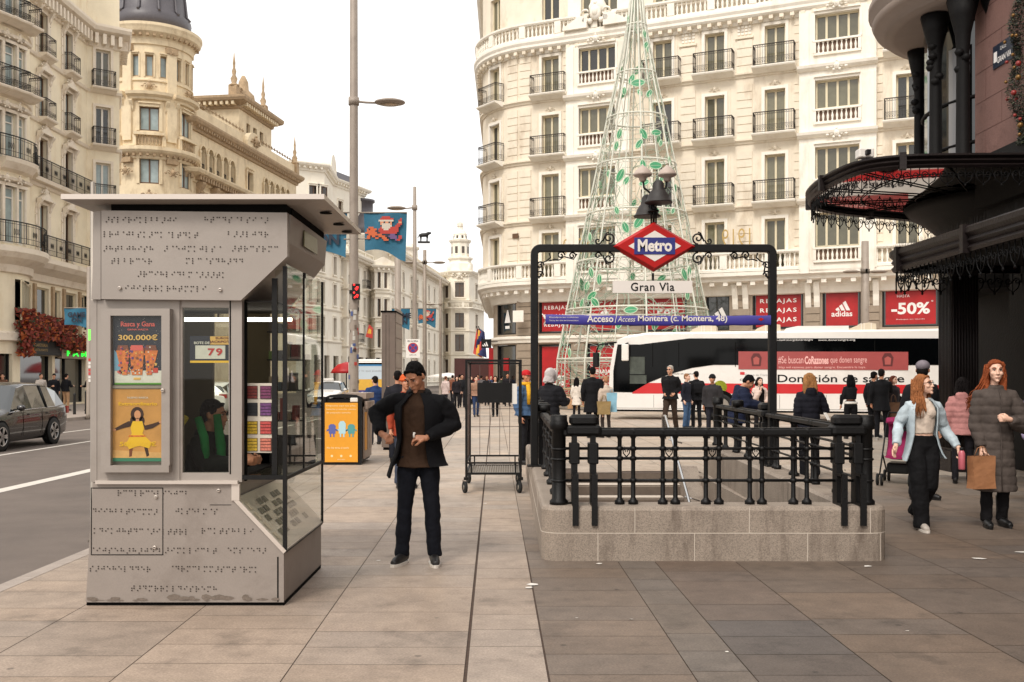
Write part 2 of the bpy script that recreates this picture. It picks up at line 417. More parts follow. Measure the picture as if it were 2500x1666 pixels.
def balustrade(mb, P, u0, u1, z, mt, h=1.0, ped=2.6, w=0.0, seg_solid=False):
    mould(mb, P, u0, u1, [(w - .14, z), (w + .14, z), (w + .14, z + .14), (w + .1, z + .18), (w - .14, z + .18)], mt)
    mould(mb, P, u0, u1, [(w - .16, z + h - .18), (w + .12, z + h - .18), (w + .18, z + h - .1), (w + .18, z + h), (w - .16, z + h)], mt)
    n = max(1, round((u1 - u0) / ped))
    for i in range(n + 1):
        u = u0 + (u1 - u0) * i / n; u = min(max(u, u0 + .2), u1 - .2)
        fbox(mb, P, u, .2, z + .18, z + h - .18, w - .13, w + .15, mt)
        if i < n: balusters(mb, P, u + .22, u0 + (u1 - u0) * (i + 1) / n - .22, z + .18, mt, h=h - .36, w=w)
def cartouche(mb, M, s, mt, rr):                     # carved shield with scrolls, in relief
    mb.sph((0, -.06 * s, 0), (.22 * s, .12 * s, .28 * s), mt, 8, 6, M)
    mb.sph((0, -.14 * s, .02 * s), (.12 * s, .08 * s, .17 * s), mt, 8, 6, M)
    for sx in (-1, 1):
        pts = []
        for k in range(11):
            a = k / 10 * 2.0 * pi; r = .19 * s * (1 - k / 13)
            pts.append((sx * (.36 * s + r * cos(a)), -.05 * s, -.02 * s + r * sin(a)))
        mb.tube(pts, .045 * s, mt, 5, M is None)if False else None
        mb.grid([[M @ (Vector(p) + Vector((0, cos(q) * .05 * s, sin(q) * .045 * s))) for q in (0, 1.57, 3.14, 4.71)] for p in pts], mt, closed=True)
        mb.sph((sx * .62 * s, -.04 * s, -.1 * s), (.14 * s, .07 * s, .08 * s), mt, 6, 4, M)
        mb.sph((sx * .2 * s, -.06 * s, -.27 * s), (.1 * s, .07 * s, .1 * s), mt, 6, 4, M)
    mb.sph((0, -.08 * s, .32 * s), (.1 * s, .08 * s, .09 * s), mt, 6, 4, M)
def bracket(mb, M, s, mt, h=.5, w=.2, out=.4):           # scrolled console
    prof = [(0, 0), (-out, 0), (-out, -.12 * h), (-out * .8, -.3 * h), (-out * .45, -.55 * h), (-out * .35, -.8 * h), (-out * .12, -h), (0, -h)]
    mb.prism([(a, b) for a, b in prof], -w / 2 * s, w / 2 * s, mt, ax='x', M=M @ Matrix(((1, 0, 0, 0), (0, 1, 0, 0), (0, 0, 1, 0), (0, 0, 0, 1))))
# glass of house windows: dark room, pale curtain on some, mirror of the bright street
def win_glass(name, col, rnd=.35): return mat(name, col, .08, var=.25, scale=1.5, rnd=rnd, spec=.6, coat=.3)
M_glass_c = win_glass('curtain_glass', (104, 100, 80), .35)
M_glass_d = win_glass('dark_glass', (46, 46, 42), .5)
M_glass_b = win_glass('sky_glass', (150, 165, 165), .15)
M_frame = mat('cream_window_frame', (214, 202, 172), .6)
M_brown = mat('brown_window_frame', (98, 72, 52), .6)
M_whitef = mat('white_window_frame', (222, 216, 205), .6)
WIN = {}
def window(w, h, kind='french', glassm=None, framem=None, parent=None, M=None, d=.3):
    key = (round(w, 2), round(h, 2), kind, glassm.name, framem.name)
    if key not in WIN:
        mb = MB(); f = .09; y0 = d - .05; y1 = d + .03
        mb.box(-w / 2, -w / 2 + f, y0, y1, 0, h, framem); mb.box(w / 2 - f, w / 2, y0, y1, 0, h, framem)
        mb.box(-w / 2 + f, w / 2 - f, y0, y1, h - f, h, framem); mb.box(-w / 2 + f, w / 2 - f, y0, y1, 0, f * 1.4, framem)
        nl = {'french': 2, 'quad': 4, 'plain': 1, 'shop': 1}[kind]
        for i in range(1, nl):
            x = -w / 2 + w * i / nl; mb.box(x - .055, x + .055, y0 - .01, y1, f, h - f, framem)
        if kind == 'french' and h > 2.2: mb.box(-w / 2 + f, w / 2 - f, y0 - .005, y1, h * .80, h * .80 + .06, framem) if w > 1.3 else None
        m1 = mb.mesh('window')
        g = MB(); g.poly([(-w / 2, d, 0), (w / 2, d, 0), (w / 2, d, h), (-w / 2, d, h)], glassm); m2 = g.mesh('pane')
        WIN[key] = (m1, m2)
    m1, m2 = WIN[key]
    o = bpy.data.objects.new('window', m1); COL.objects.link(o); o.parent = parent; o.matrix_local = M
    p = bpy.data.objects.new('pane', m2); COL.objects.link(p); p.parent = o
    return o
RAIL = {}
M_riron = mat('balcony_iron', (46, 38, 34), .6, var=.2)
def balcony_mesh(w, dep, h, stone, slab=True, belly=0.0):
    key = (w, dep, h, stone.name, slab)
    if key in RAIL: return RAIL[key]
    mb = MB()
    if slab:
        mb.prism([(0, -.30), (-.35 * dep, -.30), (-.8 * dep, -.17), (-dep - .06, -.12), (-dep - .1, -.05), (-dep - .1, 0), (0, 0)], -w / 2 - .08, w / 2 + .08, stone, ax='x')
    sm = mb.mesh('balcony_slab') if slab else None
    r = MB()
    def seg(p, q):
        p, q = Vector(p), Vector(q); L = (q - p).length; n = max(2, round(L / .125))
        for z, t in ((h, .024), (h - .13, .010), (.28 * h + .1, .01), (.06, .014)):
            a, b = p.copy(), q.copy(); a.z = b.z = z; r.tube([a, b], t, M_riron, 4)
        for i in range(n + 1):
            c = p.lerp(q, i / n); r.tube([(c.x, c.y, 0.05), (c.x, c.y, h)], .0075 if i % n else .016, M_riron, 4)
            if i < n:                     # scroll rings low down and a finial row up high
                m = p.lerp(q, (i + .5) / n); dx = (q - p).normalized()
                for (zc, rr) in ((.14 * h + .05, .055), (.28 * h + .02, .04), (h - .066, .045)):
                    pts = [m + dx * (rr * cos(a)) + Vector((0, 0, zc + rr * sin(a))) for a in [2 * pi * k / 7 for k in range(8)]]
                    r.tube(pts, .007, M_riron, 3, caps=False)
    seg((-w / 2, -dep, 0), (w / 2, -dep, 0)); seg((-w / 2, -dep, 0), (-w / 2, 0, 0)); seg((w / 2, -dep, 0), (w / 2, 0, 0))
    RAIL[key] = (sm, r.mesh('railing')); return RAIL[key]
def balcony(w, dep, h, stone, parent, M):
    sm, rm = balcony_mesh(w, dep, h, stone)
    s = bpy.data.objects.new('balcony', sm); COL.objects.link(s); s.parent = parent; s.matrix_local = M
    r = bpy.data.objects.new('railing', rm); COL.objects.link(r); r.parent = s
def surround(mb, P, u, hw, z0, z1, mt, t=.16, w=.05, sill=True, keystone=True):
    fbox(mb, P, u - hw - t / 2, t / 2, z0, z1 + t, -.02, w, mt); fbox(mb, P, u + hw + t / 2, t / 2, z0, z1 + t, -.02, w, mt)
    fbox(mb, P, u, hw - .001, z1 + .001, z1 + t, -.02, w - .003, mt)
    fbox(mb, P, u, hw + t * .4, z1 + t + .002, z1 + t + .09, -.02, w + .1, mt) if keystone else None
def quoins(mb, P, u, hw, z0, z1, mt, h=.42, gap=.045, w=.05):
    n = int((z1 - z0) / h)
    for i in range(n):
        a = z0 + (z1 - z0) * i / n; fbox(mb, P, u, hw, a + gap / 2, a + (z1 - z0) / n - gap / 2, -.02, w, mt)
# ================================================================ the big cream corner building (right)
M_cream = mat('cream_stucco', (230, 219, 200), .85, var=.07, scale=1.2, bump=.2, bscale=30, stain=(186, 168, 144), stain_amt=.75, stain_scale=.9, stretch=(1, 1, .35))
M_pale = mat('pale_stucco', (238, 232, 220), .8, var=.05, scale=2, bump=.2, bscale=25, stain=(196, 180, 156), stain_amt=.5, stain_scale=1.0, stretch=(1, 1, .3))
M_gran = mat('shop_granite', (158, 142, 124), .7, var=.12, scale=3, grain=.3, bscale=40, stain=(120, 105, 92), stain_amt=.5, stain_scale=1)
M_shopd = mat('dark_shop_glass', (20, 22, 22), .06, spec=.8, coat=.5)
M_red = mat('red_poster', (176, 26, 30), .45, var=.25, scale=.8)
M_txtw = mat('white_lettering', (232, 228, 224), .6)
M_gold = mat('gilded_lettering', (190, 158, 96), .4, .5)
bigP = None
def big_building():
    global bigP
    R = Vector((.9117, -.4108)); P0 = Vector((1.21, 60.2)); rr = 4.9
    C = P0 + Vector((.4108, .9117)) * rr
    a1 = atan2(P0.y - C.y, P0.x - C.x); pts = [(C.x - rr, C.y + 22)]
    pts += arc(C.x, C.y, rr, pi, a1 + 2 * pi if a1 < 0 else a1, 14)
    e = P0 + R * 34; pts.append((e.x, e.y))
    P = Path(pts); bigP = P; off = .7; nR = Vector((.4108, .9117)); q0 = P0 + nR * off; qe = e + nR * off
    Ps = Path([(C.x - rr + off, C.y + 22)] + arc(C.x, C.y, rr - off, pi, a1 + 2 * pi if a1 < 0 else a1, 14) + [(qe.x, qe.y)])
    uc0 = P.c[1]; uc1 = P.c[15]; U1 = P.L; rnd = random.Random(11)
    B = empty('corner_building', (P0.x, P0.y, 0), 0, 'tall cream stone corner block with iron balconies above a sportswear shop with red sale windows', 'building')
    inv = T(-P0.x, -P0.y, 0)
    def bp(mb, name): 
        o = mb.build(name, B); o.matrix_local = inv; return o
    up = lambda px: P.at_px(px, uc1 * .55, U1)
    cols = [(1137, 'r'), (1265, 'b'), (1376, 'w'), (1522, 'b'), (1642, 'b'), (1781, 'b'), (1925, 'w'), (2085, 'b'), (2215, 'b')]
    cu = [(up(px), k) for px, k in cols]
    floors = [(7.45, 2.75), (11.1, 2.6), (14.8, 2.45), (18.45, 2.3)]
    top = 21.5
    m = MB(); holes = []; wins = []
    for u, k in cu:
        for fi, (z, h) in enumerate(floors):
            if k == 'w': holes.append((u - 1.12, u + 1.12, z + 1.0, z + h + .1)); wins.append((u, z + 1.0, 2.24, h - .9, 'quad', fi))
            else: holes.append((u - .55, u + .55, z, z + h)); wins.append((u, z, 1.1, h, 'french', fi))
        if k != 'w': holes.append((u - .55, u + .55, 22.9, 25.1)); wins.append((u, 22.9, 1.1, 2.2, 'french', 4))
        else: holes.append((u - 1.12, u + 1.12, 22.9, 25.1)); wins.append((u, 22.9, 2.24, 2.2, 'quad', 4))
    for u in (5, 9.5, 14, 18):                      # side street windows
        for z, h in floors: holes.append((u - .55, u + .55, z, z + h)); wins.append((u, z, 1.1, h, 'french', 0))
    # white bays project: leave their band out of the cream wall
    bays = [(u - 1.95, u + 1.95) for u, k in cu if k == 'w']
    hb = [h for h in holes if not any(a < (h[0] + h[1]) / 2 < b for a, b in bays)]
    hw = [h for h in holes if any(a < (h[0] + h[1]) / 2 < b for a, b in bays)]
    wall(m, P, 0, U1, 7.2, 27.5, hb + [(a, b, 7.2, 27.5) for a, b in bays], M_cream)
    bp(m, 'wall')
    for a, b in bays:
        m = MB()
        wall(m, P, a, b, 7.2, 21.3, [h for h in hw if a < h[0] < b and h[3] < 22], M_pale, w=.35, depth=.45)
        for s in (a, b): m.poly([P.at(s, 7.2, .35), P.at(s, 21.3, .35), P.at(s, 21.3, -.1), P.at(s, 7.2, -.1)], M_pale)
        wall(m, P, a, b, 21.3, 27.5, [h for h in hw if a < h[0] < b and h[3] > 22], M_pale, w=.0, depth=.3)
        u = (a + b) / 2
        for fi, (z, h) in enumerate(floors):
            for s in (-1, 1):                                # bay pilasters
                fbox(m, P, u + s * 1.65, .22, z - .35, z + h + .25, .33, .42, M_pale)
            fbox(m, P, u, 1.2, z + .2, z + .32, .33, .47, M_pale); fbox(m, P, u, 1.22, z + .9, z + 1.0, .33, .5, M_pale)
            balusters(m, P, u - 1.05, u + 1.05, z + .32, M_pale, h=.58, gap=.21, w=.38, rk=1.15)
            fbox(m, P, u, 1.08, z + .33, z + .9, .30, .355, M_brown)
            fbox(m, P, u - 1.14, .08, z + .32, z + .9, .33, .48, M_pale); fbox(m, P, u + 1.14, .08, z + .32, z + .9, .33, .48, M_pale)
            surround(m, P, u, 1.12, z + 1.0, z + h + .1, M_pale, .14, .40)
            if fi < 3:
                mould(m, P, a - .08, b + .08, [(.3, z + h + .58), (.48, z + h + .62), (.62, z + h + .74), (.66, z + h + .88), (.3, z + h + .9)], M_pale)
            cartouche(m, P.M(u, z + h + (.72 if fi < 3 else .5), .55), .75, M_pale, rnd)
            bracket(m, P.M(u, z + h + .55, .35), 1, M_pale, .35, .4, .2)
        # broken pediment in front of the attic balustrade
        for s in (-1, 1):
            pts = [(s * .5, 0), (s * 2.0, 0), (s * 2.0, .15), (s * .95, .72), (s * .5, .62)]
            m.prism(pts if s > 0 else pts[::-1], -.75, -.35, M_pale, M=P.M(u, 21.9))
            m.lathe([(.17, -.2), (.2, 0), (.17, .2)], M_pale, n=10, M=P.M(u, 22.35) @ T(s * .62, -.55, 0) @ RX(pi / 2))
        cartouche(m, P.M(u, 22.75, .5), 1.7, M_pale, rnd)
        m.lathe([(.5, 0), (.55, .5), (.3, 1.0), (.05, 1.15)], M_pale, n=10, M=P.M(u, 22.7, .2))
        bp(m, 'bay')
    m = MB()
    # mouldings: modillion cornice with balustrade, string courses, first-floor balustrade
    mould(m, P, 0, U1, [(-.05, 20.95), (.1, 20.95), (.14, 21.15), (.42, 21.22), (.5, 21.32), (.5, 21.45), (.58, 21.6), (.58, 21.72), (0, 21.8)], M_pale)
    u = .6
    while u < U1:
        m.box(-.11, .11, -.4, -.1, 21.0, 21.2, M_cream, P.M(u, 0)); m.sph((0, -.25, 21.0), (.1, .14, .07), M_cream, 6, 4, P.M(u, 0)); u += .56
    balustrade(m, P, 0, U1, 21.75, M_pale, 1.05, 2.3, w=.34)
    for z in (10.75, 14.4, 18.05):
        mould(m, P, 0, U1, [(-.03, z - .02), (.07, z), (.1, z + .1), (.2, z + .16), (.2, z + .26), (-.03, z + .3)], M_cream)
    mould(m, P, 0, U1, [(-.75, 6.1), (-.6, 6.15), (-.5, 6.45), (-.4, 6.6), (-.36, 6.75), (.1, 6.85), (.15, 7.0), (.35, 7.12), (.35, 7.3), (0, 7.4)], M_pale)
    u = .5
    while u < U1: fbox(m, P, u, .13, 6.62, 6.83, -.4, .05, M_pale); u += .75
    balustrade(m, P, 0, U1, 7.35, M_pale, 1.1, 2.5, w=.16)
    mould(m, P, 0, U1, [(-.02, 26.9), (.3, 27.0), (.5, 27.2), (.5, 27.5), (-.4, 27.6)], M_pale)
    bp(m, 'cornice')
    # rusticated piers and window surrounds
    m = MB(); us = [c[0] for c in cu]
    for i in range(len(cu) - 1):
        a, ka = cu[i]; b, kb = cu[i + 1]
        mid = (a + b) / 2 if 'w' not in (ka, kb) else ((a + b - 1.6) / 2 if kb == 'w' and ka != 'w' else (a + b + 1.6) / 2)
        room = (b - a)
        for fi, (z, h) in enumerate(floors):
            m = MB()
            if i == 0:
                for s in (-.55, .35): quoins(m, P, mid + s + .1, .38, z - .2, z + 3.0, M_cream)
            elif ka == 'w' or kb == 'w':
                quoins(m, P, (a + 2.1 if ka == 'w' else b - 2.1), .14, z - .2, z + 3.0, M_cream)
            else:
                quoins(m, P, mid, .42, z - .2, z + 2.9 if fi < 3 else z + 1.7, M_cream)
                if fi == 3:
                    mould(m, P, mid - .5, mid + .5, [(-.01, z + 1.72), (.12, z + 1.76), (.12, z + 1.86), (-.01, z + 1.9)], M_cream)
                    for q in range(4):
                        for r_ in range(3): fbox(m, P, mid - .3 + q * .2, .07, z + 1.98 + r_ * .18, z + 2.1 + r_ * .18, -.02, .05, M_pale)
            bp(m, 'pilaster')
    for u, k in cu:
        for fi, (z, h) in enumerate(floors):
            if k == 'w': continue
            m = MB(); surround(m, P, u, .55, z, z + h, M_pale, .17, .07, keystone=False)
            cartouche(m, P.M(u, z + h + .36, .05), .42, M_cream, rnd)
            for s in (-1, 1): fbox(m, P, u + s * .85, .035, z + .1, z + h + .3, -.02, .03, M_cream)
            bp(m, 'window_surround')
    for (u, z, w, h, kind, fi) in wins:
        inbay = any(a < u < b for a, b in bays) and z < 22
        g = M_glass_c if rnd.random() < .72 else M_glass_d
        window(w, h, kind, g, M_frame, B, inv @ P.M(u, z, .35 if inbay else 0))
    for u, k in cu:
        if k == 'w': continue
        for z, h in floors[1:]:
            balcony(2.15 if k != 'r' else 1.9, .62, 1.12, M_pale, B, inv @ P.M(u, z, 0))
    # old gilded letters fixed above the first floor, read from behind as in a mirror
    # ---- shop level, set back under the upper floors
    Pu = P; P = Ps; uS0 = P.c[1]; up = lambda px: P.at_px(px, P.c[15] * .55, P.L); U1 = P.L
    m = MB(); ex = lambda a, b: (up(a), up(b))
    pan = [(1144, 1186, 'k'), (1237, 1312, 'R'), (1348, 1418, 'A'), (1480, 1578, 'H'), (1622, 1676, 'L'), (1729, 1846, 'R'), (1890, 1978, 'A'), (2027, 2158, 'H'), (2200, 2290, 'A')]
    holes = []
    for a, b, k in pan:
        ua, ub = ex(a, b); holes += [(ua, ub, 4.2, 6.25), (ua, ub, .25, 3.55)]
    wall(m, P, 0, U1, 0, 7.2, holes, M_gran, depth=.3, w=.02)
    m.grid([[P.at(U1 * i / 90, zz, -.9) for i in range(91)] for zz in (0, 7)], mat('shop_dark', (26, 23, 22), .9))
    mould(m, P, 0, U1, [(0, 3.62), (.16, 3.66), (.2, 3.8), (.28, 3.9), (.28, 4.02), (0, 4.08)], M_pale)
    mould(m, P, 0, U1, [(0, 0), (.1, 0), (.1, .5), (0, .55)], M_gran)
    ed = [ex(a, b) for a, b, k in pan]
    for i in range(len(ed) - 1):
        a, b = ed[i][1], ed[i + 1][0]; mid = (a + b) / 2; hw_ = (b - a) / 2
        if hw_ > 1.5:
            for s in (-1, 1): quoins(m, P, mid + s * (hw_ - .55), .42, 4.12, 6.3, M_gran, w=.09); quoins(m, P, mid + s * (hw_ - .55), .42, .5, 3.6, M_gran, w=.09)
        else:
            quoins(m, P, mid, hw_ - .14, 4.12, 6.3, M_gran, w=.09); quoins(m, P, mid, hw_ - .14, .5, 3.6, M_gran, w=.09)
        if i > 3:
            for s in (-1, 1): bracket(m, P.M(mid + s * (hw_ * .45), 6.7, .05), 1, M_pale, 1.35, .3, .4)
    bp(m, 'shop_front')
    for (a, b, k), (ua, ub) in zip(pan, ed):
        u = (ua + ub) / 2; w = ub - ua
        for lvl, (z0, z1) in enumerate(((4.2, 6.25), (.25, 3.55))):
            M0 = inv @ P.M(u, z0, 0); h = z1 - z0
            f = MB(); t = .08
            for (x0, x1, q0, q1) in ((-w / 2, -w / 2 + t, 0, h), (w / 2 - t, w / 2, 0, h), (-w / 2 + t, w / 2 - t, 0, t), (-w / 2 + t, w / 2 - t, h - t, h)): f.box(x0, x1, .1, .2, q0, q1, M_iron)
            f.box(-w / 2, w / 2, .22, .26, 0, h, M_shopd)
            o = f.build('shop_window', B); o.matrix_local = M0
            red = (k in 'RAH' and lvl == 0) or (k in 'RH' and lvl == 1)
            if k == 'A' and a < 1400: red = True
            if red:
                g = MB(); g.box(-w / 2 + .16, w / 2 - .16, .195, .215, .14, h - .14, M_red); g.build('poster', o)
            def txt(s, x, z, ww, hh, bold=.01, mt=M_txtw, **kw): text_obj('lettering', s, ww, hh, T(x, .19, z), mt, o, bold=bold, **kw)
            def bars(x, z, s, mt=M_txtw):          # three slanted bars of the shop's emblem
                g = MB()
                for i, hh in enumerate((.33, .62, .92)):
                    x0 = x + (-.62 + i * .42) * s; wd = .31 * s
                    g.prism([(x0, z), (x0 + wd, z), (x0 + wd - .0 * s + hh * s * -.3 + .14 * s * 0, z + 0)][:0] or [(x0 + .0, z), (x0 + wd, z), (x0 + wd - hh * .42 * s, z + hh * s * .9), (x0 - hh * .42 * s + .07 * s, z + hh * s * .9 - .17 * s)], .17, .19, mt)
                g.build('emblem', o)
            if lvl == 0:
                if k == 'R':
                    for j in range(3): txt('REBAJAS', 0, h - .5 - j * .52, w * .72, .3, .02, spacing=1.3)
                elif k == 'A': bars(.1, .95, .62); txt('adidas', 0, .78, w * .55, .3, .02)
                elif k == 'L': bars(.1, .65, .8)
                elif k == 'H':
                    txt('HASTA', -.35, h - .42, .62, .14, .0); txt('-50%', 0, h / 2 - .05, w * .68, .62, .03); txt('*', w * .38, h - .72, .1, .1, .01); txt('Rebajas en tienda', 0, .4, w * .5, .06, 0)
                elif k == 'k': 
                    g = MB(); g.prism([(-.32, .75), (.3, .75), (.05, 1.55), (-.05, 1.55)], .17, .19, M_txtw); g.build('emblem', o)
                    txt('', 0, 0, 1, 1) if False else None
                    g = MB(); g.box(-.25, .2, .17, .19, .38, .56, M_txtw); g.build('sign_board', o)
            else:
                if k == 'R': txt('HASTA', -.2, 1.75, .8, .16, .02); txt('-50%', -.1, 1.1, w * .62, .62, .03)
                elif k == 'A' and a < 1400: txt('REBAJAS', 0, 1.6, w * .7, .32, .02)
                elif k == 'H': txt('REBAJAS', 0, 1.8, w * .6, .3, .02)
                elif k == 'k':
                    g = MB(); g.box(-.45, .1, .17, .2, 1.7, 2.5, M_red); g.build('poster', o); txt('REBAJAS', -.17, 2.15, .42, .14, .02)
    # gilded hanging letters on the first floor
    P = Pu; up = lambda px: P.at_px(px, uc1 * .55, P.L)
    for px in (1327, 1694):
        u = up(px); t = text_obj('gilded_letters', '1919', 1.55, .95, inv @ P.M(u, 9.25, .35) @ Matrix.Scale(-1, 4, (1, 0, 0)), M_gold, B, bold=-.01)
    # street-name plaque, pier plaque
    for (px, z, w, h, s) in ((1187, 10.0, .45, .28, None), (1193, 4.9, .75, .7, None)):
        g = MB(); g.box(-w / 2, w / 2, -.09, -.06, 0, h, M_brown if h < .4 else M_pale); o = g.build('plaque', B); o.matrix_local = inv @ P.M(up(px), z, .05)
    return B
big_building()
# ================================================================ cream building on the left with bowed bay
M_yel = mat('yellow_stucco', (232, 220, 194), .85, var=.06, scale=1.5, bump=.2, bscale=30, stain=(196, 168, 126), stain_amt=.5, stain_scale=.8, stretch=(1, 1, .3))
M_trim = mat('white_trim', (226, 214, 196), .8, var=.08, scale=3, stain=(168, 146, 118), stain_amt=.6, stain_scale=1.5)
M_ochre = mat('ochre_stone', (222, 204, 172), .85, var=.1, scale=2, bump=.25, bscale=20, stain=(160, 134, 100), stain_amt=.65, stain_scale=1.1, stretch=(1, 1, .4))
M_ochred = mat('weathered_stone', (172, 148, 118), .9, var=.25, scale=3, bump=.3, bscale=12)
M_slate = mat('slate', (84, 80, 84), .45, var=.15, scale=8, stain=(60, 56, 58), stain_amt=.5, stain_scale=2)
M_far = mat('white_stone', (234, 226, 210), .85, var=.05, scale=1, stain=(196, 176, 148), stain_amt=.5, stain_scale=.5, stretch=(1, 1, .4))
M_farw = win_glass('far_glass', (70, 58, 46), .45)
def origin_parts(B):
    inv = B.matrix_basis.inverted() if B.matrix_basis else Matrix()
    inv = T(-B.location.x, -B.location.y, -B.location.z)
    def bp(mb, name):
        o = mb.build(name, B); o.matrix_local = inv; return o
    return inv, bp
def left_building():
    pts = [(-25, 30), (-25, 46.6)] + [(-25 + 1.0 * sin(pi * k / 10) ** .8, 46.6 + 5.0 * k / 10) for k in range(1, 10)] + [(-25, 51.6), (-25, 59.0), (-23.5, 60.1), (-24.7, 63.0)]
    P = Path(pts); u0 = 4; U = P.L
    B = empty('apartment_building', (-25, 55, 0), 0, 'yellow stucco block with bowed bay and white carved window surrounds above shops on the left', 'building')
    inv, bp = origin_parts(B); rr = random.Random(4)
    sx = lambda px: P.at_px(px, 5, U)
    floors = [(8.05, 2.75), (12.0, 2.35), (15.4, 2.3), (18.8, 2.3)]
    cs = [(sx(8), 1.5), (sx(36), 1.5), (sx(98), .95), (sx(156), .95), (P.c[-2] - .95, .85)]
    holes = []; m = MB(); t = MB()
    for ci, (u, w) in enumerate(cs):
        for fi, (z, h) in enumerate(floors):
            holes.append((u - w / 2, u + w / 2, z, z + h))
            g = rr.choice([M_glass_b, M_glass_d, M_glass_c]) if ci > 1 else M_glass_b
            window(w, h, 'french', g, M_brown if (ci in (2, 3)) else M_whitef, B, inv @ P.M(u, z, 0), d=.25)
            surround(t, P, u, w / 2, z, z + h, M_trim, .16, .08, keystone=False)
            if ci in (2, 3):
                cartouche(t, P.M(u, z - .55, .15), .75, M_trim, rr)
                t.prism([(-.75, 0), (.75, 0), (.55, .12), (0, .42), (-.55, .12)], -.3, -.05, M_trim, M=P.M(u, z + h + .2))
                for s in (-1, 1): bracket(t, P.M(u + s * .68, z + h + .25, .05), 1, M_trim, .6, .22, .3)
                quoins(t, P, u - .78, .1, z - .2, z + h, M_trim, .5); quoins(t, P, u + .78, .1, z - .2, z + h, M_trim, .5)
            if ci < 2: mould(t, P, u - 1.1, u + 1.1, [(0, z + h + .2), (.25, z + h + .28), (.3, z + h + .4), (0, z + h + .5)], M_trim); cartouche(t, P.M(u, z + h + .35, .2), .6, M_trim, rr)
        holes.append((u - w / 2, u + w / 2, 24.2, 26.2)); window(w, 2, 'french', M_glass_d, M_whitef, B, inv @ P.M(u, 24.2, 0), d=.25)
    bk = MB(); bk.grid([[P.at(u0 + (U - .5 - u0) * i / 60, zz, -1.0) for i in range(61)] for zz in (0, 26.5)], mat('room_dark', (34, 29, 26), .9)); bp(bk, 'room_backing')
    # mezzanine and shop openings
    mez = [(34, 70), (84, 112), (126, 139), (150, 176), (186, 200)]
    for a, b in mez:
        ua, ub = sx(a), sx(b); holes.append((ua, ub, 4.35, 6.35))
        window(ub - ua, 2.0, 'quad' if b - a > 30 else 'plain', M_glass_d, M_frame, B, inv @ P.M((ua + ub) / 2, 4.35, 0), d=.2)
    sh = [(-8, 28), (46, 120), (126, 196)]
    for a, b in sh:
        ua, ub = sx(a), sx(b); holes.append((ua, ub, .1, 2.7))
        g = MB(); g.box(-(ub - ua) / 2, (ub - ua) / 2, .3, .34, 0, 2.6, M_shopd)
        for x in (-(ub - ua) / 2, -.3, (ub - ua) / 2 - .08): g.box(x, x + .08, .22, .30, 0, 2.6, M_iron)
        o = g.build('shop_window', B); o.matrix_local = inv @ P.M((ua + ub) / 2, .1, 0)
    wall(m, P, u0, U, 0, 27, holes, M_yel, depth=.3); bp(m, 'wall')
    for z in (11.65, 15.05, 18.45): mould(t, P, u0, U, [(0, z), (.1, z + .05), (.16, z + .2), (0, z + .25)], M_trim)
    for i in range(len(mez) - 1):
        u = (sx(mez[i][1]) + sx(mez[i + 1][0])) / 2; fbox(t, P, u, .13, 3.4, 6.5, -.02, .12, M_ochred)
    mould(t, P, u0, U, [(0, 21.2), (.1, 21.25), (.15, 21.9), (.6, 22.1), (.7, 22.3), (.7, 22.45), (0, 22.6)], M_trim)
    mould(t, P, u0, U, [(0, 6.6), (.15, 6.65), (.2, 7.0), (.7, 7.3), (.9, 7.55), (.9, 7.8), (0, 7.95)], M_trim)
    mould(t, P, u0, U, [(0, 3.3), (.2, 3.35), (.2, 3.7), (0, 3.8)], M_trim)
    u = u0 + .3
    while u < U: t.box(-.1, .1, -.5, 0, 21.35, 21.95, M_trim, P.M(u, 0)); u += .45
    bp(t, 'trim')
    # railings: long continuous ones at the first and second floors, single ones elsewhere
    def long_rail(ua, ub, z, w, h=1.05):
        r = MB(); n = int((ub - ua) / .13)
        for zz, th in ((h, .03), (h - .12, .012), (.3, .012), (.05, .016)): r.tube([P.at(ua + (ub - ua) * i / 40, z + zz, w) for i in range(41)], th, M_iron, 4)
        for i in range(n + 1):
            u = ua + (ub - ua) * i / n; p = P.at(u, z, w); r.tube([(p.x, p.y, z + .05), (p.x, p.y, z + h)], .01 if i % 8 else .025, M_iron, 4)
            if i % 8 in (3, 4, 5):
                r.tube([P.at(u + .05 * cos(a), z + .55 + .16 * sin(a), w) for a in [2 * pi * k / 7 for k in range(8)]], .012, M_iron, 3, caps=False)
        bp(r, 'railing')
    long_rail(u0, sx(198), 7.95, .8); long_rail(sx(62), sx(198), 12.1, .35); long_rail(6, sx(60), 12.1, .5)
    s = MB(); mould(s, P, sx(-4), sx(60), [(0, 11.5), (.3, 11.6), (.55, 11.9), (.6, 12.1), (0, 12.1)], M_trim); mould(s, P, sx(62), sx(198), [(0, 11.85), (.4, 11.9), (.45, 12.1), (0, 12.1)], M_trim); bp(s, 'balcony_slab')
    for ci, (u, w) in enumerate(cs):
        for fi, (z, h) in enumerate(floors):
            if fi == 0 or (fi == 1 and ci < 4): continue
            balcony(1.25 if ci == 4 else (1.2 if ci > 1 else 1.9), .45 if ci > 1 else .7, 1.0, M_trim, B, inv @ P.M(u, z, 0))
    # shop signs: dark fascia, green glowing letters, menu board
    u = sx(86); g = MB(); L = sx(122) - sx(52); g.box(-L / 2, L / 2, -.28, -.05, 2.75, 3.75, M_iron); o = g.build('fascia', B); o.matrix_local = inv @ P.M(u, 0, 0)
    text_obj('lettering', 'CAFETERIA', 1.5, .16, T(-.2, -.29, 3.25), mat('gold_letter', (170, 140, 80), .5), o, bold=.01)
    text_obj('lettering', 'RESTAURANTE', 1.5, .13, T(-.2, -.29, 3.0), MATS['gold_letter'], o)
    M_neon = mat('green_neon', (40, 220, 70), .5, emit=((40, 230, 60), 1.2))
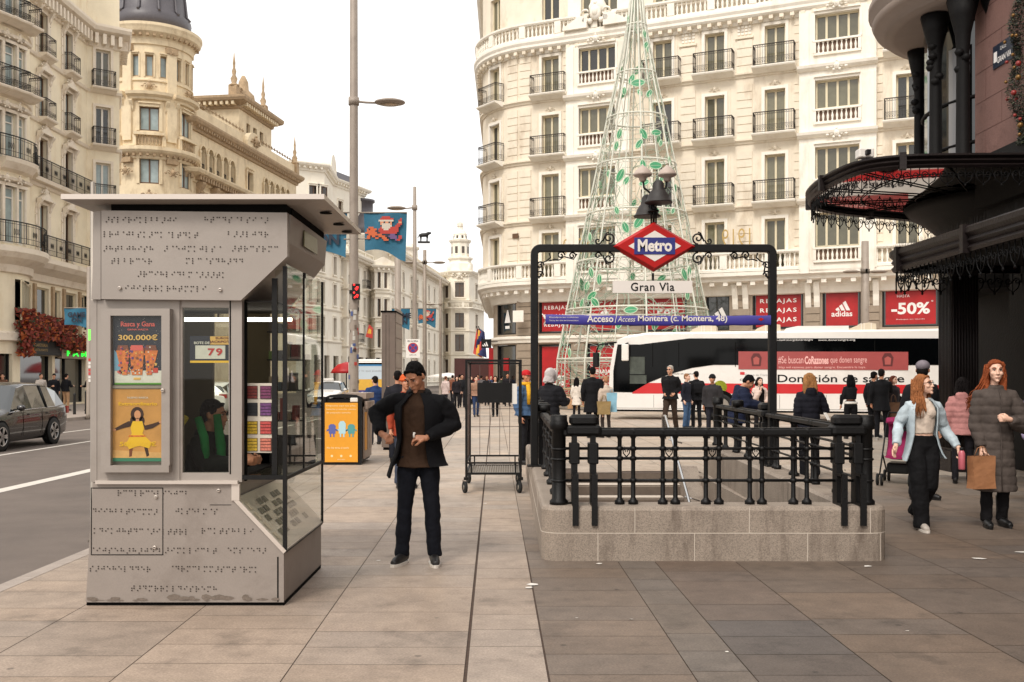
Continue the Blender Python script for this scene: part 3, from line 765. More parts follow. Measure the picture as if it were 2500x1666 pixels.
    ua, ub = sx(130), sx(196); g = MB(); L = ub - ua; g.box(-L / 2, L / 2, -.3, -.05, 2.6, 3.1, M_gran); o = g.build('fascia', B); o.matrix_local = inv @ P.M((ua + ub) / 2, 0, 0)
    text_obj('neon_lettering', 'F A M', L * .7, .32, T(0, -.33, 2.9), M_neon, o, bold=.03)
    return P
LP = left_building()
def flower_garland():
    rr = random.Random(9); P = LP; b = MB()
    M_rf = mat('red_foliage', (124, 46, 32), .7, var=.4, scale=3, rnd=0); M_of = mat('orange_foliage', (176, 92, 42), .7, var=.3, scale=3); M_gf = mat('dark_green_foliage', (58, 62, 34), .7, var=.3, scale=3)
    ua, ub, uc = P.at_px(38, 5), P.at_px(120, 5), P.at_px(200, 5)
    def leafy(u, z, w):
        p = P.at(u, z, w); s = rr.uniform(.08, .19); mt = rr.choices([M_rf, M_of, M_gf], [6, 2, 1.6])[0]
        d1 = Vector((rr.gauss(0, 1), rr.gauss(0, 1), rr.gauss(0, 1))).normalized(); d2 = d1.orthogonal().normalized()
        b.poly([p - d1 * s, p - d2 * s * .5, p + d1 * s, p + d2 * s * .5], mt)
    for i in range(5200):
        r = rr.random()
        if r < .6: u = rr.uniform(ua, ub + 1.6); z = rr.gauss(4.15, .3) ; z = min(max(z, 3.55), 4.75)
        elif r < .72: u = rr.gauss(ua + .15, .22); z = rr.uniform(2.6, 4.9)
        else: u = rr.uniform(ub - .2, uc); z = rr.gauss(3.45, .22) + max(0, (ub + 1.5 - u)) * .1
        leafy(u, z, rr.uniform(.1, .75))
    o = b.build('flower_garland', fix=False); tag(o, 'red and orange artificial autumn foliage hanging over the dark cafe front', 'foliage garland')
flower_garland()
# ================================================================ round domed tower and arcaded building behind it
def tower():
    cx, cy, r = -26.7, 74.5, 2.87
    B = empty('round_tower_building', (cx, cy, 0), 0, 'round ochre corner tower with dark slate dome behind the yellow block', 'building'); inv, bp = origin_parts(B)
    P = Path(arc(cx, cy, r, radians(188), radians(380), 40)); U = P.L
    sx = lambda px: P.at_px(px, 0, U * .75)
    m = MB(); t = MB(); holes = []; rr = random.Random(2)
    c0 = sx(343); c1 = c0 + r * radians(62)
    for u, mid in ((c0, 1), (c1, 0), (c0 - r * radians(62), 0)):
        for k in (-1, 0, 1):
            holes.append((u + k * 1.02 - .28, u + k * 1.02 + .28, 23.2, 24.8)) if True else None
            window(.56, 1.6, 'plain', M_glass_b, M_ochred, B, inv @ P.M(u + k * 1.02, 23.2, 0), d=.22)
            surround(t, P, u + k * 1.02, .28, 23.2, 24.8, M_ochre, .1, .06)
        for z, h in ((19.3, 1.75), (15.5, 1.9), (11.6, 2.2), (7.6, 2.4)):
            holes.append((u - .68, u + .68, z, z + h)); window(1.36, h, 'french', M_glass_b, M_brown, B, inv @ P.M(u, z, -.02), d=.25)
            surround(t, P, u, .68, z, z + h, M_ochre, .2, .08)
        mould(t, P, u - 1.45, u + 1.45, [(0, 21.5), (.2, 21.55), (.25, 21.7), (.5, 21.85), (.55, 22.05), (0, 22.1)], M_ochre)
        for s in (-1, 1): bracket(t, P.M(u + s * 1.2, 21.5, 0), 1, M_ochre, .8, .25, .35)
        cartouche(t, P.M(u, 22.55, .12), .75, M_ochred, rr); cartouche(t, P.M(u, 14.6, .2), 1.1, M_ochred, rr)
        balusters(t, P, u - .8, u + .8, 18.25, M_ochred, h=.7, gap=.2, w=.15, rk=1.0)
        fbox(t, P, u, 1.05, 18.95, 19.15, 0, .3, M_ochre); fbox(t, P, u - .95, .12, 18.2, 18.95, 0, .28, M_ochre); fbox(t, P, u + .95, .12, 18.2, 18.95, 0, .28, M_ochre)
    for u in (c0 - r * radians(31), c0 + r * radians(31)):          # giant pilasters between the window bays
        fbox(t, P, u, .36, 18.6, 25.0, -.1, .16, M_ochre); fbox(t, P, u, .44, 25.0, 25.45, -.1, .24, M_ochred); cartouche(t, P.M(u, 25.1, .2), .5, M_ochred, rr)
        cartouche(t, P.M(u, 16.4, .25), .9, M_ochred, rr); fbox(t, P, u, .42, 17.0, 17.35, -.1, .3, M_ochred)
    wall(m, P, 0, U, 0, 26.2, holes, M_ochre, depth=.28); bp(m, 'wall')
    mould(t, P, 0, U, [(0, 25.5), (.12, 25.55), (.15, 25.9), (.2, 26.0), (.6, 26.35), (.68, 26.6), (.75, 26.75), (.75, 26.95), (-.3, 27.1)], M_ochre)
    mould(t, P, 0, U, [(0, 22.85), (.1, 22.9), (.1, 23.0), (0, 23.05)], M_ochre)
    mould(t, P, 0, U, [(0, 17.25), (.12, 17.3), (.18, 17.5), (.5, 17.7), (.62, 17.85), (.62, 18.1), (0, 18.2)], M_ochre)
    k = .2
    while k < U:
        fbox(t, P, k, .09, 26.05, 26.32, 0, .5, M_ochred); fbox(t, P, k, .08, 17.45, 17.66, 0, .42, M_ochred); k += .42
    bp(t, 'trim')
    d = MB(); d.lathe([(r - .05, 27.05), (r - .05, 28.1), (r - .3, 28.3), (r - .42, 29.5), (r - .7, 31.5), (r - 1.3, 33.4), (r - 2.2, 34.8), (.4, 35.4), (.3, 36.5), (.02, 37.5)], M_slate, o=(cx, cy, 0), n=40)
    for a in range(0, 360, 30):
        q = radians(a); pts = [(cx + (rr_ + .04) * cos(q), cy + (rr_ + .04) * sin(q), z) for rr_, z in ((r - .05, 28.1), (r - .3, 28.4), (r - .42, 29.5), (r - .7, 31.5), (r - 1.3, 33.4), (r - 2.2, 34.8))]
        d.tube(pts, .1, M_slate, 5)
    bp(d, 'dome')
tower()
def pinnacle(t, M, z, s, mt):
    t.box(-.35 * s, .35 * s, -.35 * s, .35 * s, z - .6 * s, z + .5 * s, mt, M)
    t.lathe([(.45 * s, z + .5 * s), (.45 * s, z + .6 * s), (.2 * s, z + .75 * s), (.3 * s, z + 1.1 * s), (.14 * s, z + 1.4 * s), (.2 * s, z + 1.7 * s), (.1 * s, z + 2.0 * s), (.12 * s, z + 2.4 * s), (.02, z + 3.3 * s)], mt, n=7, M=M)
def arcade():
    V = Vector((.139, .99)); p0 = Vector((-23.9, 75)); P = Path([(p0.x - .7, p0.y - .4), (p0.x, p0.y), tuple(p0 + V * 22.5), tuple(p0 + V * 22.5 + Vector((-2, .3)))])
    B = empty('arcaded_building', (p0.x, p0.y, 0), 0, 'ochre stone building with arched top-floor loggia, carved parapet and pinnacles past the tower', 'building'); inv, bp = origin_parts(B)
    o0 = P.c[1]; m = MB(); t = MB(); rr = random.Random(6); holes = []
    arches = [o0 + 1.9 + 1.35 * i for i in range(5)] + [o0 + 14.6 + 1.35 * i for i in range(5)]
    def archpts(u, z0, zs, r, n=8): return [(u - r, z0)] + [(u - r * cos(pi * k / n), zs + r * sin(pi * k / n)) for k in range(n + 1)] + [(u + r, z0)]
    # loggia wall: strips between arches, plus the spandrels cut to the arch
    R = .46; zb, zs, zt = 17.25, 18.9, 20.2
    allh = [(u - R, u + R, zb, zs + R) for u in arches]
    for u in (o0 + 11.0,):
        allh.append((u - .6, u + .6, 17.3, 19.2)); window(1.2, 1.9, 'french', M_glass_d, M_brown, B, inv @ P.M(u, 17.3, 0)); surround(t, P, u, .6, 17.3, 19.2, M_ochre, .2, .12)
    for z in (13.4, 9.8, 6.2):
        for u in [o0 + 2.4 + 2.5 * i for i in range(8)]:
            allh.append((u - .6, u + .6, z, z + 2.2)); window(1.2, 2.2, 'french', M_glass_d, M_brown, B, inv @ P.M(u, z, 0)); surround(t, P, u, .6, z, z + 2.2, M_ochre, .2, .1)
    wall(m, P, 0, P.L, 0, 20.8, allh, M_ochre, depth=.7)
    for u in arches:
        for s in (-1, 1):
            n = 6; c = [(u + s * R * cos(pi / 2 * k / n), zs + R * sin(pi / 2 * k / n)) for k in range(n + 1)]
            m.poly([P.at(u + s * R, zs + R, .0)] + [P.at(a, b, 0) for a, b in c], M_ochre)
            for k in range(n): m.poly([P.at(c[k][0], c[k][1], 0), P.at(c[k + 1][0], c[k + 1][1], 0), P.at(c[k + 1][0], c[k + 1][1], -.7), P.at(c[k][0], c[k][1], -.7)], M_ochre)
        t.tube([P.at(u - (R + .06) * cos(pi * k / 10), zs + (R + .06) * sin(pi * k / 10), .06) for k in range(11)], .07, M_ochre, 5)
        for s in (-1, 1): t.lathe([(.12, zb), (.09, zb + .2), (.085, zs - .2), (.14, zs)], M_ochre, n=7, M=P.M(u + s * (R + .13), 0, .1))
        g = MB(); g.poly([P.at(u - R, zb, -.65), P.at(u + R, zb, -.65), P.at(u + R, zs + R, -.65), P.at(u - R, zs + R, -.65)], M_farw); bp(g, 'pane')
        r = MB()
        for q in range(7): x = u - R + q * 2 * R / 6; r.tube([P.at(x, zb, -.1), P.at(x, zb + .75, -.1)], .02, M_iron, 4)
        r.tube([P.at(u - R, zb + .78, -.1), P.at(u + R, zb + .78, -.1)], .035, M_iron, 4); bp(r, 'railing')
    bp(m, 'wall')
    mould(t, P, 0, P.L, [(0, 20.2), (.15, 20.25), (.2, 20.5), (.55, 20.75), (.65, 20.95), (.65, 21.1), (-.4, 21.2)], M_ochred)
    mould(t, P, 0, P.L, [(0, 16.3), (.1, 16.35), (.2, 16.7), (.75, 16.95), (.85, 17.15), (.85, 17.25), (0, 17.3)], M_ochre)
    u = .3
    while u < P.L: fbox(t, P, u, .08, 20.45, 20.72, 0, .45, M_ochred); fbox(t, P, u, .1, 16.5, 16.93, 0, .6, M_ochred); u += .45
    for u in [o0 + 1.0 + 2.5 * i for i in range(9)]: bracket(t, P.M(u, 16.4, 0), 1, M_ochred, 1.3, .5, .6); cartouche(t, P.M(u, 15.6, .3), .7, M_ochred, rr)
    # parapet with openwork crest
    mould(t, P, 0, P.L, [(-.25, 21.15), (.1, 21.15), (.1, 22.1), (-.25, 22.1)], M_ochre)
    for i in range(34):
        u = .4 + i * .66
        if o0 + 9.6 < u < o0 + 12.4: continue
        cartouche(t, P.M(u, 22.45, 0), .42, M_ochred, rr)
    # round pediment on the front and pinnacles
    t.prism([(-1.5, 0)] + [(-1.5 * cos(pi * k / 12), .2 + 1.25 * sin(pi * k / 12)) for k in range(13)] + [(1.5, 0)], -.5, 0, M_ochre, M=P.M(o0 + 11, 21.1)); cartouche(t, P.M(o0 + 11, 21.8, .55), 1.3, M_ochred, rr)
    bp(t, 'trim')
    t = MB()
    for u, z, s in ((.6, 22.0, 1.0), (P.L - 2.4, 21.8, .95)): t = MB(); pinnacle(t, P.M(u, 0), z, s, M_ochred); bp(t, 'pinnacle')
    # pavilion storey rising behind the parapet
    q = MB(); e = Vector((V.y, -V.x)); a = p0 + V * 10.2 - e * .6; b_ = p0 + V * 17.6 - e * .6; c = a - e * 9; dd = b_ - e * 9
    P2 = Path([tuple(c), tuple(a), tuple(b_), tuple(dd)]); hs = []
    for i in range(3): uu = P2.c[1] + 2.0 + i * 1.5; hs.append((uu - .4, uu + .4, 21.9, 23.7)); window(.8, 1.8, 'plain', M_farw, M_brown, B, inv @ P2.M(uu, 21.9, 0))
    wall(q, P2, 0, P2.L, 20.5, 24.9, hs, M_ochre); bp(q, 'upper_storey')
    t = MB(); mould(t, P2, 0, P2.L, [(0, 24.5), (.15, 24.55), (.2, 24.8), (.8, 25.1), (.9, 25.3), (.9, 25.5), (-.3, 25.6)], M_ochred)
    u = .2
    while u < P2.L: fbox(t, P2, u, .12, 24.75, 25.05, 0, .7, M_ochre); u += .5
    for uu in (P2.c[1] - .6, P2.c[1] + 2.0, P2.c[2] - 1.0): pass
    pinnacle(t, P2.M(P2.c[1] - .7, 0, -.6), 26.1, 1.05, M_ochred); pinnacle(t, P2.M(P2.c[2] - .5, 0, -.6), 26.0, 1.0, M_ochred)
    M0 = P2.M(P2.c[1] + 2.6, 25.6, -.7); cartouche(t, M0 @ T(0, 0, .9), 2.2, M_ochred, rr); t.lathe([(1.1, 0), (1.0, .7), (.5, 1.2), (.45, 1.9), (.15, 2.5)], M_ochred, n=8, M=M0)
    bp(t, 'roof_cornice')
    q = MB(); q.poly([P2.at(0, 25.55, 0), P2.at(P2.c[1], 25.55, 0), P2.at(P2.c[2], 25.55, 0), P2.at(P2.L, 25.55, 0)], M_slate); bp(q, 'roof')
arcade()
# ================================================================ white blocks farther down the street
def block(name, label, pts, z1, rows, cols, mt=M_far, fr=M_farw, ww=1.1, wh=2.2, cor=.6, back=9, balc=(), extra=None, z0=0, ground=None, kind='french', rail_every=None):
    """pts: (px, distance) of the facade corners; rows: window sill heights; cols: picture columns of the window axes"""
    g = [(PX(px, d), d) for px, d in pts]; e = Vector(g[-1]) - Vector(g[0]); e.normalize(); nb = Vector((-e.y, e.x))
    g2 = [tuple(Vector(g[0]) + nb * back)] + g + [tuple(Vector(g[-1]) + nb * back)]
    P = Path(g2); B = empty(name, (g[0][0], g[0][1], 0), 0, label, 'building'); inv, bp = origin_parts(B)
    m = MB(); t = MB(); holes = []; lo, hi = P.c[1], P.c[-2]
    for px in cols:
        u = P.at_px(px, lo, hi)
        for ri, z in enumerate(rows):
            h = wh if not isinstance(wh, (list, tuple)) else wh[ri]
            holes.append((u - ww / 2, u + ww / 2, z, z + h)); window(ww, h, kind, fr, M_brown, B, inv @ P.M(u, z, 0), d=.3)
            surround(t, P, u, ww / 2, z, z + h, mt, .18, .07); fbox(t, P, u, ww / 2 + .25, z - .22, z - .05, -.02, .2, mt)
            if (px, ri) in balc: balcony(1.7, .6, 1.1, mt, B, inv @ P.M(u, z, 0))
    if ground:
        for px0, px1 in ground:
            ua, ub = P.at_px(px0, lo, hi), P.at_px(px1, lo, hi); holes.append((ua, ub, .2, 4.0))
            q = MB(); q.poly([P.at(ua, .2, -.5), P.at(ub, .2, -.5), P.at(ub, 4.0, -.5), P.at(ua, 4.0, -.5)], M_shopd); bp(q, 'shop_window')
    wall(m, P, 0, P.L, z0, z1, holes, mt, depth=.35); bp(m, 'wall')
    for k, z in enumerate(rows):
        mould(t, P, 0, P.L, [(0, z - .75), (.12, z - .7), (.2, z - .55), (0, z - .5)], mt)
    mould(t, P, 0, P.L, [(0, z1 - .9), (.15, z1 - .85), (.2, z1 - .5), (cor, z1 - .3), (cor + .12, z1 - .1), (cor + .12, z1 + .05), (-.5, z1 + .15)], mt)
    u = .3
    while u < P.L: fbox(t, P, u, .14, z1 - .6, z1 - .33, 0, cor * .85, mt); u += .7
    q = MB(); q.poly([P.at(c, z1, 0) for c in P.c], M_slate); bp(q, 'roof')
    if extra: extra(B, inv, bp, P, t)
    bp(t, 'trim'); return P
def ex1(B, inv, bp, P, t):
    balustrade(t, P, P.c[1], P.c[-2], 16.9, M_far, 1.0, 4)
    M = P.M((P.c[1] + P.c[-2]) / 2, 0, -6)
def dark_ground(B, inv, bp, P, t): ex1(B, inv, bp, P, t)
block('white_block', 'white stone apartment block with narrow windows directly behind the kiosk roof', [(664, 104), (800, 121)], 16.8, [13.5, 9.9, 6.2], [690, 712, 731, 742, 769, 786], ww=.95, wh=[2.1, 2.4, 2.2], extra=dark_ground, ground=[(700, 712), (722, 735), (745, 757), (766, 778), (784, 794)])
def ex2(B, inv, bp, P, t):
    # curved gable and mansard of the taller block
    q = MB(); M = P.M(P.at_px(764, P.c[1], P.c[-2]), 27.3, -.4)
    q.prism([(-2.6, 0)] + [(-2.6 * cos(pi * k / 12), .3 + 1.9 * sin(pi * k / 12)) for k in range(13)] + [(2.6, 0)], -.6, .6, M_far, M=M); bp(q, 'gable')
    q = MB(); u0, u1 = P.at_px(772, P.c[1], P.c[-2]), P.c[-2]
    rows = [[P.at(u0, 25, -.2), P.at(u1, 25, -.2)], [P.at(u0, 28.2, -1.2), P.at(u1, 28.2, -1.2)], [P.at(u0, 28.4, -6), P.at(u1, 28.4, -6)]]; q.grid(rows, M_slate, smooth=False); bp(q, 'mansard')
block('setback_block', 'tall pale block with curved gable set back above the narrow-windowed block', [(676, 116), (745, 118), (765, 126), (838, 134)], 26.6, [22.4, 18.6], [722, 742, 782, 812], ww=1.3, wh=1.7, extra=ex2)
def ex3(B, inv, bp, P, t): balustrade(t, P, P.c[1], P.c[-2], 16.4, M_far, 1.0, 4)
block('balcony_block', 'white block with dark overhanging cornice and iron balconies behind the near lamp post', [(797, 119), (856, 131)], 16.3, [12.7, 9.3, 5.8], [806, 822, 837], ww=1.1, wh=2.3, cor=1.1, balc=[(806, 0), (837, 0), (806, 1), (822, 2)], extra=ex3, ground=[(800, 815), (820, 835), (840, 850)])
def ex4(B, inv, bp, P, t):
    u = P.at_px(879, P.c[1], P.c[-2]); t.prism([(-1.75, 0), (1.75, 0), (1.75, .3), (0, 1.1), (-1.75, .3)], -.4, .3, M_far, M=P.M(u, 15.9))
    q = MB(); M = P.M(u, 0, -7)
    q.lathe([(3.9, 15), (3.9, 20.0), (4.1, 20.2), (4.1, 20.4)], M_far, n=20, M=M); q.lathe([(4.0, 20.4), (3.4, 21.6), (2.0, 23.2), (1.5, 23.6), (1.45, 23.8), (1.45, 25.0), (1.7, 25.1), (1.7, 25.4), (.4, 25.6), (.05, 26.6)], M_slate, n=20, M=M); bp(q, 'mansard_dome')
block('pedimented_block', 'white block with small pediment and dark domed roof left of the info pillar top', [(850, 130), (862, 128), (895, 129), (908, 133)], 15.9, [13.0, 9.3, 5.3], [857, 868, 889, 902], ww=.8, wh=[2.2, 2.3, 2.4], extra=ex4, ground=[(864, 874), (880, 892)])
def ex5(B, inv, bp, P, t):
    balustrade(t, P, P.c[1], P.c[-2], 18.4, M_far, 1.1, 5)
    M = P.M(P.at_px(975, P.c[1], P.c[-2]), 0, -3); q = MB()
    q.lathe([(2.6, 17), (2.6, 19.4), (2.9, 19.6), (2.1, 19.9), (1.9, 21.6), (2.2, 21.8), (2.2, 22.1), (1.2, 22.3), (1.1, 22.7), (.05, 22.75)], M_far, n=16, M=M); bp(q, 'roof_turret')
    # red roof pavilion
    q = MB(); u0, u1 = P.at_px(925, P.c[1], P.c[-2]), P.at_px(968, P.c[1], P.c[-2])
    q.grid([[P.at(u0, 18.5, -2.5), P.at(u1, 18.5, -2.5)], [P.at(u0, 20.3, -2.5), P.at(u1, 20.3, -2.5)], [P.at(u0, 21.2, -5), P.at(u1, 21.2, -5)]], mat('red_roof', (160, 96, 76), .8), smooth=False); bp(q, 'attic')
block('long_white_block', 'long white facade with tall dark windows receding behind the far lamp posts', [(905, 134), (942, 146), (1020, 178)], 18.3, [13.9, 10.0, 5.9, 1.2], [914, 927, 945, 959, 972, 985, 998, 1010], ww=1.3, wh=[2.4, 2.8, 2.8, 2.9], cor=1.2, extra=ex5)
def roof_statue():
    px, d = 974, 158.0; k = d / 2288; z = 23.0; x = PX(px, d); q = MB(); D = M_iron
    q.tube([(x - .75, d, z + .95), (x - .3, d, z + 1.0), (x + .4, d, z + 1.05), (x + .75, d, z + 1.3), (x + 1.15, d, z + 1.35)], [.2, .32, .33, .25, .14], D, 8)
    for dx in (-.6, -.45, .42, .58): q.tube([(x + dx, d, z + 1.0), (x + dx + .05, d, z + .5), (x + dx, d, z)], [.13, .07, .06], D, 5)
    q.tube([(x - .75, d, z + 1.0), (x - 1.0, d, z + .5)], .06, D, 5)
    q.box(x - .95, x + .95, d - .4, d + .4, z - .25, z, D)
    tag(q.build('roof_statue'), 'dark bronze four-legged animal statue on top of the round roof turret', 'statue')
roof_statue()
def ex6(B, inv, bp, P, t):
    balustrade(t, P, P.c[1], P.c[-2], 13.6, M_far, 1.2, 3, w=.6)
    u = P.at_px(1056, P.c[1], P.c[-2]); M = P.M(u, 0, -2.2); q = MB(); n = 8
    q.lathe([(2.4, 19), (2.3, 21.6), (2.0, 22.0), (2.0, 22.3), (2.3, 22.5), (2.3, 22.8), (1.65, 22.9), (1.65, 25.3), (1.95, 25.6), (2.05, 25.9), (1.35, 26.0), (1.2, 26.8), (1.25, 27.0), (.9, 27.6), (.5, 27.8), (.45, 28.3), (.6, 28.4), (.5, 28.9), (.08, 29), (.04, 31.5)], M_far, n=n, smooth=False, M=M)
    for a in range(n):
        A = M @ RZ(2 * pi * (a + .5) / n) @ T(0, 0, 0)
        q.box(-.24, .24, -1.60, -1.50, 23.5, 24.7, M_farw, A); q.box(-.3, .3, -1.62, -1.52, 23.2, 23.4, M_far, A)
        q.lathe([(.1, 28.4), (.1, 29.0), (.02, 29.4)], M_far, n=5, M=A @ T(0, -.5, 0))
        q.box(-.18, .18, -1.22, -1.12, 26.1, 26.7, M_farw, A)
    bp(q, 'tower_turret')
    for s in (-1, 1): t.sph((0, 0, 0), (.6, .5, .9), M_far, 8, 6, P.M(u + s * 2.6, 20.8, -.3)); cartouche(t, P.M(u, 19.6, .2), 2.0, M_far, random.Random(1))
block('tower_block', 'far white building with slim octagonal turret closing the view down the street', [(1016, 179), (1036, 176), (1078, 176), (1112, 186)], 20.2, [15.6, 10.2, 6.0, 2.0], [1026, 1056, 1095], ww=1.6, wh=[2.6, 2.6, 3.0, 2.6], extra=ex6, kind='french')
# ================================================================ lottery kiosk with braille lettering
M_kio = mat('kiosk_metal', (156, 147, 139), .42, .15, var=.07, scale=2.5, bump=.05, bscale=200, stain=(118, 106, 96), stain_amt=.35, stain_scale=1.4, grain=.08)
M_kiod = mat('kiosk_metal_lower', (146, 136, 128), .5, .1, var=.09, scale=2, stain=(104, 92, 82), stain_amt=.5, stain_scale=1.6, grain=.1)
M_gap = mat('dark_gap', (12, 11, 10), .9, spec=.1)
M_dot = mat('braille_hole', (52, 42, 36), .8)
M_alu = mat('aluminium', (205, 194, 184), .35, .4)
M_gl = glass('clear_pane', (.86, .88, .83), .03)
M_gl2 = glass('shaded_pane', (.80, .82, .76), .03)
def flat(name, c, **k): return mat(name, c, k.pop('rough', .5), **k)
def kiosk():
    Y0, Y1 = 6.98, 8.37; fx = lambda p: PX(p, Y0); fz = lambda p: PZ(p, Y0)
    B = empty('lottery_kiosk', (-2.27, 7.67, 0), 0, 'grey metal lottery kiosk with rows of braille dots, two posters and a glass counter', 'kiosk'); inv, bp = origin_parts(B)
    X1 = fx(652)
    m = MB()                                    # base with the sloping display cut
    prof = [(fx(197), .025), (fx(652), .025), (fx(652), fz(1272)), (fx(537), fz(1150)), (fx(548), fz(1110)), (fx(213), fz(1110))]
    m.prism(prof, Y0, Y1, M_kiod); bp(m, 'base_cabinet')
    m = MB(); m.box(fx(197) - .0, X1 + .0, Y0 + .012, Y1 - .01, 0, .03, M_gap); bp(m, 'plinth')
    f = MB()                                     # white trim lines of counter and display
    f.box(fx(222), fx(548), Y0 - .028, Y0 + .02, fz(1112), fz(1104), M_alu)
    a, b_ = Vector((fx(537), Y0 - .012, fz(1150))), Vector((fx(652), Y0 - .012, fz(1272)))
    n = Vector((b_.z - a.z, 0, -(b_.x - a.x))).normalized() * -.028
    f.poly([a, b_, b_ + n, a + n], M_alu); f.poly([a, a + n, a + n + Vector((0, .05, 0)), a + Vector((0, .05, 0))], M_alu)
    f.poly([a + n, b_ + n, b_ + n + Vector((0, 1.4, 0)), a + n + Vector((0, 1.4, 0))], M_alu)
    f.box(fx(533), fx(551), Y0 - .014, Y0 + .02, fz(1150), fz(1112), M_alu)
    bp(f, 'counter_edge')
    # inspection doors, locks
    d = MB()
    def frame(x0, x1, z0, z1, y, t, mt):
        d.box(x0, x1, y, y + .004, z0, z0 + t, mt); d.box(x0, x1, y, y + .004, z1 - t, z1, mt); d.box(x0, x0 + t, y, y + .004, z0 + t, z1 - t, mt); d.box(x1 - t, x1, y, y + .004, z0 + t, z1 - t, mt)
    frame(fx(209), fx(375), fz(1276), fz(1121), Y0 - .003, .005, M_gap)
    d.box(fx(637), fx(640), Y0 - .003, Y0 + .001, .03, fz(1280), M_gap)
    for px, py in ((359, 1142), (356, 1258), (503, 1127), (283, 664), (512, 668), (382, 897)):
        yy = Y0 - .004 if py > 700 else Y0 - .062
        if py == 897: yy = Y0 - .072
        d.lathe([(.013, 0), (.013, .006), (.009, .009)], M_alu, n=12, M=T(fx(px), yy, fz(py)) @ RX(pi / 2)); d.box(fx(px) - .008, fx(px) + .008, yy - .011, yy - .009, fz(py) - .002, fz(py) + .002, M_gap)
    d.box(fx(482), fx(531), Y0 - .003, Y0, fz(1161), fz(1160), M_gap); 
    bp(d, 'inspection_door')
    # upper sign box
    yb = Y0 - .055
    m = MB(); m.prism([(fx(240), fz(689)), (fx(558), fz(692)), (fx(664), fz(592)), (fx(664), fz(492)), (fx(240), fz(487))], yb, Y0 + .01, M_kio)
    bp(m, 'sign_panel')
    m = MB(); m.prism([(fx(213), fz(689)), (fx(234), fz(689)), (fx(234), fz(487)), (fx(219), fz(487))], Y0 - .02, Y1, M_kio)
    m.prism([(fx(230), fz(688) + .01), (fx(560), fz(690) + .01), (-1.64, 2.43), (-1.545, 2.55), (-1.53, 2.745), (fx(230), 2.745)], Y0 + .012, Y1, M_kio)
    bp(m, 'sign_box')
    m = MB(); m.box(-1.531, -1.524, Y0 + .45, Y0 + .95, 2.58, 2.70, flat('olive_display', (120, 116, 72), rough=.3)); bp(m, 'route_display')
    # braille rows
    rr = random.Random(17); dots = MB(); words = {}
    rows = [(508, (252, 418), (477, 628)), (541, (247, 467), (530, 628)), (574, (247, 365), (385, 520), (540, 650)), (602, (265, 363), (435, 570)), (632, (325, 530)), (664, (296, 486)),
            (1133, (272, 440)), (1175, (215, 368), (405, 506)), (1220, (217, 440), (465, 590)), (1265, (210, 375), (381, 505), (525, 618)), (1307, (208, 352), (392, 600)), (1352, (303, 505))]
    for row in rows:
        py = row[0]; y = (yb if py < 700 else Y0) - .0035
        for (pa, pb) in row[1:]:
            n = max(3, round((pb - pa) / 13.2)); st = (fx(pb) - fx(pa)) / n
            for i in range(n):
                pat = rr.choice([(0, 3), (0, 1, 4), (0, 2), (0, 3, 4), (1, 3), (0, 1, 2, 4), (1, 2, 3), (0, 4), (2, 3, 4), (0, 2, 3), (1, 3, 4), (0, 1), (0, 1, 2), (3,), (1, 2, 3, 4)])
                tilt = (i * st) * -.012
                for k in pat:
                    cx = fx(pa) + i * st + (k // 3) * .0155; cz = fz(py) + .0155 - (k % 3) * .0155 + tilt
                    dots.poly([(cx + .0052 * cos(q * pi / 4), y, cz + .0052 * sin(q * pi / 4)) for q in range(8)], M_dot)
    for up_, nm in ((0, 'braille_text'),): bp(dots, nm)
    # roof slab, tapering to a thin edge; louvre band under it
    XR0, XR1, YR0, YR1, ZR = -3.06, -1.26, 6.80, 8.49, 2.855
    r = MB(); cor = [(XR0, YR0), (XR1, YR0), (XR1, YR1), (XR0, YR1)]; inn = [(-2.95, 6.95), (-1.45, 6.95), (-1.45, 8.35), (-2.95, 8.35)]
    top = [(x, y, ZR) for x, y in cor]; ed = [(x, y, ZR - .035) for x, y in cor]; bo = [(x, y, ZR - .05) for x, y in inn]
    r.poly(top, M_kio)
    for i in range(4):
        j = (i + 1) % 4; r.poly([ed[i], ed[j], top[j], top[i]], M_alu); r.poly([bo[i], bo[j], ed[j], ed[i]], M_kio)
    r.poly(bo[::-1], M_kio); ro = bp(r, 'roof')
    q = MB(); q.box(-2.82, -1.60, 7.07, 8.22, 2.745, 2.77, M_gap); 
    for k in range(5): q.box(-2.80, -1.56, 7.0 + 0, 8.3, 2.752 + k * .0, 2.755, M_gap) if k == 0 else None
    for (lx, ly) in ((-1.42, 7.3), (-1.42, 7.85), (-1.42, 8.25)): q.lathe([(.045, 0), (.045, .004)], M_gap, n=14, M=T(lx + .08, ly, ZR - .052))
    bp(q, 'vent_band')
    q = MB(); q.box(-1.50, -1.27, 8.20, 8.42, 2.64, 2.72, M_alu) if False else q.box(fx(262), fx(662), Y0 - .05, 8.3, 2.74, ZR - .045, M_gap); q.box(-1.548, -1.54, Y0 + .1, 8.3, 2.73, ZR - .045, M_gap); bp(q, 'louvre')
    # ---- middle: walls, posters, windows
    zc0, zc1 = fz(1108), fz(690); m = MB()
    m.box(fx(208), fx(222) , Y0, Y1, zc0, zc1, M_kio)
    m.box(fx(222), fx(412), Y0 + .004, Y0 + .05, zc0, zc1, M_kio)                       # poster wall
    m.box(fx(412), fx(418), Y0 + .012, Y0 + .05, zc0, zc1, M_kiod)
    m.box(fx(418), fx(530), Y0 + .004, Y0 + .05, zc0, fz(1087), M_kio); m.box(fx(418), fx(530), Y0 + .004, Y0 + .05, fz(707), zc1, M_kio)
    m.box(fx(526), fx(556), Y0 - .004, Y0 + .06, zc0, zc1, M_kio); m.box(fx(528), fx(531), Y0 - .006, Y0 - .003, fz(1090), zc1, M_gap)
